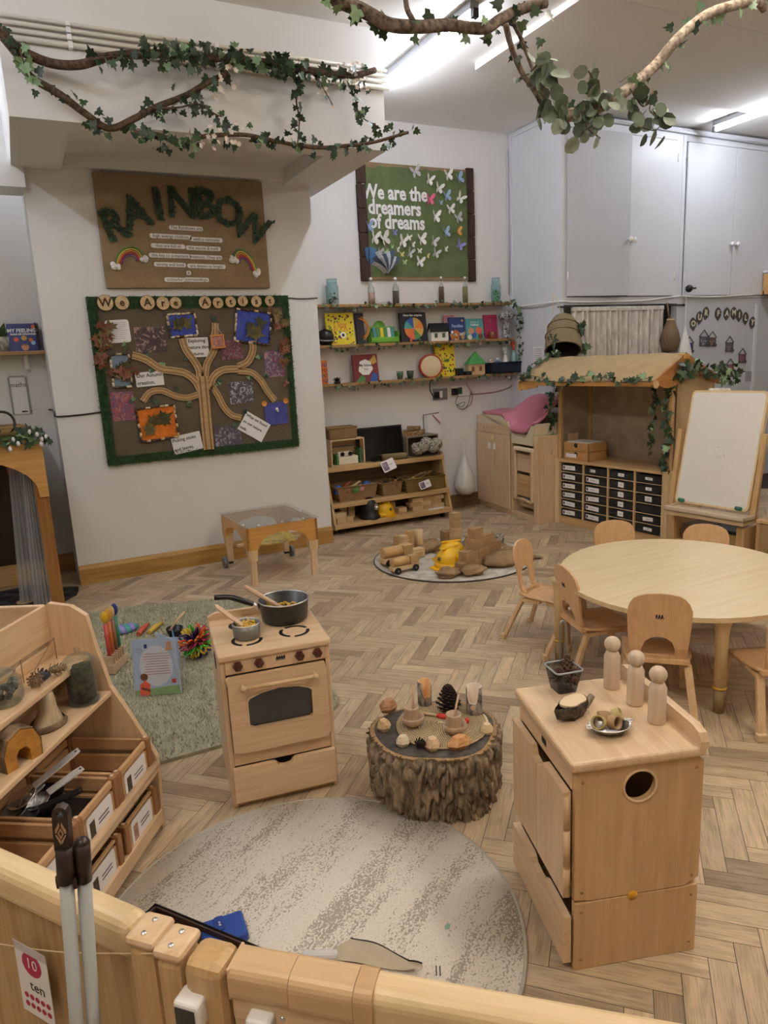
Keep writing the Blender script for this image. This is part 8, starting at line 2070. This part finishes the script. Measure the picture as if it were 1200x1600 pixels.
for nm,px,py,w,d,cap in (('hinge_post',234,1449,.047,.052,1),('hinge_post',276,1468,.044,.052,1),('latch_post',330,1487,.062,.058,0)):
    c = local(px,py); M = T(c.x,c.y,0) @ Matrix.Rotation(gang,4,'Z')
    m = MB(); m.box(-w / 2,w / 2,-d / 2,d / 2,0,PZ - (.012 if cap else 0),.012 if cap else .014,0,M); po = m.build(nm,wood('post_beech','#cfad80','#b99562','z',coat=.3,rough=.3),gp)
    if cap:
        m = MB(); m.box(-w / 2 - .002,w / 2 + .002,-d / 2 - .002,d / 2 + .002,PZ - .014,PZ + .002,.007,0,M); cp = m.build('post_cap',BE['x'],po)
        for sy in (-1,1): m = MB(); m.lathe([(.0001,0),(.0045,0),(.004,.0012),(.0001,.0014)],12,M=M @ T(0,sy * .013,PZ + .002)); m.build('screw',STEEL,cp)
# white sensor on the latch post
c = F(302,1574,.745); r = thing('magnet_latch','white square latch box with a dark face on the gate latch post','latch',c,gang)
m = MB(); m.box(-.020,.020,-.018,.016,-.022,.022,.006,seg=3); m.build('latch_box',WHITE,r)
m = MB(); m.box(-.016,.015,-.0195,-.017,-.017,.015,.003); m.build('dark_face',mat('latch_dark','#2a2c2f',.3),r)
G0,G1 = F(368,1488,PZ),F(1000,1602,PZ); G0.z = G1.z = 0
gd = (G1 - G0); gang2 = atan2(gd.y,gd.x); GL = gd.length + .25
gt = thing('low_gate','low beech gate with a rounded rail and moulded handle at the bottom','gate',G0,gang2)
def rail(x0,x1,y0,y1,z0,z1,r=.018): return MB().prism(rrect(y0,y1,z0,z1,r,5),x1 - x0,M=lx(None,0,x0))
m = rail(.19,GL,-.028,.024,PZ - .075,PZ,.02); m.build('top_rail',BIRCH['x'],gt)
m = MB(); m.box(.0,.055,-.024,.02,.0,PZ - .045,.006); m.build('gate_stile',BE['z'],gt)
m = MB(); m.box(.0,.20,-.026,.02,PZ - .085,PZ - .045,.006); m.build('lower_rail',BE['x'],gt)
HB = mat('handle_tan','#cfae86',.35,var=.03)
m = rail(.002,.088,-.032,.024,PZ - .052,PZ + .002); m.box(-.001,.004,-.029,.021,PZ - .049,PZ - .001,.002); m.build('moulded_handle',HB,gt)
m = rail(.0888,.177,-.0325,.024,PZ - .056,PZ + .002); m.build('handle_sleeve',HB,gt)
m = rail(.178,.203,-.034,.0245,PZ - .072,PZ + .003); m.build('handle_collar',mat('collar_tan','#c4a27a',.4),gt)
m = MB(); m.box(.055,GL - .02,-.008,.008,.04,PZ - .07); m.build('gate_panel',wood('gate_ply','#c79f6c','#b08550','z'),gt)
m = MB(); m.lathe([(.0001,0),(.004,0),(.003,.002),(.0001,.002)],10,M=T(.075,-.026,PZ - .066) @ RX(90)); m.build('screw',STEEL,gt)
c = F(408,1604,.735); m = MB(); m.box(-.018,.018,-.012,.012,-.018,.018,.005); tag(m.build('magnet_plate',WHITE,None,c,gang2),'white magnet plate on the gate beside the handle','latch')
A,B_ = F(-40,949,.84),F(68,945,.84); d = B_ - A
tag(MB().box(0,d.length,-.01,.01,0,.84,.005).build('low_partition',BE['x'],None,(A.x,A.y,0),atan2(d.y,d.x)),'plain beech partition behind the display unit at the left edge','partition')  # plain board added in place of a second display unit
# string and number card on the panel
def onpanel(px,py,off=-.030):
    n = Vector((-sin(pa),cos(pa),0)); base = Vector((P0.x,P0.y,0)) + n * off; return FP(px,py,base,(pu.x,pu.y))
s0,s1,s2 = onpanel(-10,1474),onpanel(100,1488),onpanel(238,1490)
m = MB(); m.tube(smooth_path([s0,s1,s2],6),.0012,5); tag(m.build('string',mat('string','#d8c39a',.9)),'thin string stretched along the partition panel','string')
a_,b_,c_ = onpanel(24,1477),onpanel(70,1488),onpanel(57,1590); w = (b_ - a_).length; h = a_.z - c_.z
r = thing('number_card','white card with a pink 10 and the word ten pegged on the string','card',((a_ + b_) / 2),pa)
MC = wallM(0,-.001,0) @ RZ(-2)
m = MB(); m.box(-w / 2,w / 2,-h * 1.02,0,-.0004,.0004,0,0,MC); m.build('card_sheet',PAPER,r)
PK = mat('card_pink','#b52a55',.6)
m = MB(); m.prism(circle(w * .30,24,0,-h * .23),.0006,M=MC); pd = m.build('pink_disc',PK,r)
m = MB(); m.text('10',w * .36,MC @ T(0,-h * .23,.0008),ext=.0002); m.build('numeral',PAPER,pd)
m = MB(); m.text('ten',w * .36,MC @ T(w * .08,-h * .56,.0006),ext=.0002); m.build('lettering',TYPE,r)
for k in range(10): m = MB(); m.prism(circle(w * .07,12,-w * .32 + (k % 5) * w * .17,-h * (.75 if k < 5 else .88)),.0006,M=MC); m.build('pink_dot',PK,r)
m = MB(); m.box(-w / 2,w / 2,-.012,.004,.0004,.0012,0,0,MC); m.build('card_fold',mat('fold_grey','#c9c4cc',.6),r)
# broom and dustpan handles
HG = mat('handle_grey','#a7aaaa',.35,var=.02); HD = mat('grip_brown','#2a1d18',.35)
t0 = F(95,1257,1.05); d0 = F(120,1600,.70); ax = (d0 - t0).normalized(); k = t0.z / -ax.z
r = thing('broom_handle','grey broom handle with a dark pierced grip standing at the partition, taller one','broom',(t0 + ax * k),0)
bt = t0 - (t0 + ax * k); up_ = -ax
m = MB(); m.cyl((0,0,0),bt - up_ * .11,.0094,n=18); m.build('tube',HG,r)
side = Vector((CAM_F.x,CAM_F.y,0)).cross(up_).normalized(); fw = up_.cross(side).normalized()
GM = Matrix(((side.x,up_.x,-fw.x,bt.x),(side.y,up_.y,-fw.y,bt.y),(side.z,up_.z,-fw.z,bt.z),(0,0,0,1))) @ SCL(.84,.84,.84)
m = MB(); m.cyl(bt - up_ * .116,bt - up_ * .063,.0116,.0110,n=18); m.build('grip_socket',HD,r)
gpoly = [(-.0125,-.078),(.0125,-.078),(.0125,-.012),(.009,-.004),(0,0),(-.009,-.004),(-.0125,-.012)]
m = MB(); hc = (0,-.014); m.ring(loop_hit(gpoly,hc,32),[(hc[0] + .0062 * cos(2 * pi * i / 32 + .01),hc[1] + .0062 * sin(2 * pi * i / 32 + .01)) for i in range(32)],.014,M=GM @ T(0,0,-.007)); g_ = m.build('grip',HD,r)
m = MB()
for sx_ in (-1,1):
    m.prism([(sx_ * .002,-.027),(sx_ * .0085,-.04),(sx_ * .0085,-.046),(sx_ * .0065,-.046),(sx_ * .001,-.033)],.0008,M=GM @ T(0,0,.0071)); m.prism([(sx_ * .0085,-.049),(sx_ * .001,-.066),(sx_ * .0,-.060),(sx_ * .0065,-.049)],.0008,M=GM @ T(0,0,.0071))
m.ring([(0,-.036),(.0048,-.0465),(0,-.057),(-.0048,-.0465)],[(0,-.041),(.0024,-.0465),(0,-.052),(-.0024,-.0465)],.0008,M=GM @ T(0,0,.0071)); m.build('diamond_cutouts',mat('cutout_tan','#b08c68',.6),g_)
for s in (-1,1): m = MB(); m.cbox(bt - up_ * .118 + side * s * .011,(.006,.010,.016),.002); m.build('clip',HD,r)
r2 = thing('dustpan_handle','grey dustpan handle with a dark cap clipped beside the broom, shorter one','dustpan',(t0 + ax * k) + side * .0185 + fw * .012,0)
tp2 = bt - up_ * .062
m = MB(); m.cyl((0,0,0),tp2 - up_ * .05,.0094,n=18); m.build('tube',HG,r2)
m = MB(); m.cyl(tp2 - up_ * .062,tp2 - up_ * .004,.0108,n=18); m.ball(tp2 - up_ * .006,.0107,16); m.build('cap',HD,r2)

# =================================================================== BRANCHES OVERHEAD
def br(label,pts,Y,r0,leaves,size,cat='branch',mats_=None,kind='ivy',flowers=0,fl_at=None,sp=.05,stem=None,dy=None,kinds=None,hang=.5,name='ivy_branch'):
    P = [FY(x,y,Y + (dy[i] if dy else .02 * ((i * 7) % 3 - 1))) for i,(x,y) in enumerate(pts)]
    return garland(name,label,cat,P,leaves,size,r0,sp,kinds or ((0,.6),(1,.3),(2,.1)),None,stem or BRANCHM,hang,flowers,mats_,kind,(0,-1,-.3),fl_at)
def q1(l): return [(x / 1.9355,y / 1.9355) for x,y in l]
random.seed(77)
br('thick ivy covered branch running across the top of the ceiling beam pipes',q1([(-10,90),(60,150),(150,190),(240,196),(330,172),(450,162),(560,168),(700,178),(830,192),(950,215),(1060,228),(1135,212)]),4.56,.026,0,.05)
br('ivy leaves wound along the middle of the top beam branch',q1([(455,160),(560,165),(700,175),(830,190),(900,215)]),4.52,.006,150,.062,'garland',sp=.06,name='ivy_garland')
br('ivy and blossom at the right end of the top beam branch',q1([(830,192),(930,215),(1020,228),(1100,235)]),4.52,.006,60,.055,'garland',flowers=22,fl_at=(.75,1),sp=.06,name='ivy_garland')
br('few ivy leaves at the left of the top beam branch',q1([(270,180),(340,172),(400,178),(450,175)]),4.52,.004,16,.06,'garland',sp=.05,name='ivy_garland')
br('long branch sagging down the left of the beam and rising to a blossom tip',q1([(-10,90),(50,165),(90,230),(180,285),(260,345),(330,388),(400,362),(470,325),(560,290),(620,255),(685,222)]),4.58,.022,52,.058,flowers=14,fl_at=(.9,1),sp=.055)
br('thin ivy twig forking from the sagging branch towards the beam middle',q1([(470,328),(540,325),(600,315),(650,345),(670,352)]),4.55,.006,26,.05,sp=.045)
br('dark branch with ivy hanging below the beam front',q1([(405,402),(480,408),(550,438),(620,412),(740,408),(830,426),(950,446),(1050,440),(1130,430),(1235,400)]),4.56,.014,105,.055,flowers=22,fl_at=(.3,.45),sp=.055)
br('ivy vine hanging between the top branch and the lower beam branch',q1([(908,235),(896,300),(905,360),(900,440)]),4.55,.006,22,.055,sp=.03)
br('short ivy vine hanging at the right end of the beam',q1([(1050,245),(1075,300),(1090,350),(1150,388)]),4.55,.005,18,.055,sp=.035)
br('pink blossom spray hanging from the right of the top branch',q1([(960,235),(985,280),(1005,315)]),4.53,.004,4,.04,flowers=12,sp=.03)
br('pale green leaves at the far left where the beam branches meet',q1([(60,150),(75,200),(85,235)]),4.52,.004,14,.06,'garland',kinds=((2,1.0),),sp=.035,name='ivy_garland')
def q2(l): return [(460 + x / 1.6216,y / 1.6216) for x,y in l]
BR2 = speckle('brown_branch','#443830','#85766a',40,.35,.65,.9)
Yb = 2.6
br('brown branch crossing the top of the picture in front of the lit tube',q2([(60,-30),(110,0),(180,30),(240,62),(310,68),(390,64),(480,72),(520,50),(570,25),(640,6)]),Yb,.027,34,.055,stem=BR2,sp=.045,kinds=((0,.3),(1,.4),(2,.3)))
br('short stub rising from the crossing branch',q2([(300,52),(285,20),(280,-25)]),Yb,.012,0,.05,stem=BR2)
br('slim branch dropping from the crossing branch to the eucalyptus',q2([(535,60),(550,120),(575,180),(605,225),(640,280),(680,295)]),Yb,.013,6,.05,stem=BR2)
br('second slim branch dropping beside the first to the eucalyptus',q2([(545,40),(570,90),(590,140),(605,180)]),Yb + .05,.010,8,.05,stem=BR2)
br('pale thick branch rising to the upper right corner',q2([(650,288),(700,290),(760,275),(820,245),(870,205),(920,160),(960,110),(1000,70),(1050,35),(1110,15),(1170,5),(1190,22)]),Yb,.030,34,.055,stem=speckle('pale_branch','#6b5d51','#b2a495',40,.35,.65,.9),sp=.045,kinds=((0,.3),(1,.4),(2,.3)))
br('eucalyptus spray at the left of the hanging branch',q2([(600,180),(625,160),(640,200),(630,240),(660,280)]),Yb - .04,.004,24,.075,mats_=EUCM,kind='round',sp=.05,kinds=((0,.45),(1,.3),(2,.25)),hang=.1,name='eucalyptus_spray')
br('eucalyptus spray in the middle of the hanging branch',q2([(745,180),(770,230),(760,290),(740,320),(775,350)]),Yb - .04,.004,26,.07,mats_=EUCM,kind='round',sp=.05,kinds=((0,.4),(1,.25),(2,.35)),hang=.2,name='eucalyptus_spray')
br('eucalyptus spray hanging under the pale thick branch',q2([(850,225),(885,270),(910,230),(900,280),(930,300),(915,330),(870,320)]),Yb - .03,.003,30,.07,mats_=EUCM,kind='round',sp=.045,kinds=((0,.45),(1,.35),(2,.2)),hang=.5,name='eucalyptus_spray')
br('pale eucalyptus leaves along the low bend of the hanging branch',q2([(640,285),(700,280),(760,260),(800,245)]),Yb - .03,.003,34,.06,mats_=EUCM,kind='round',sp=.05,kinds=((0,.3),(1,.3),(2,.4)),name='eucalyptus_spray')
bpy.context.view_layer.update()
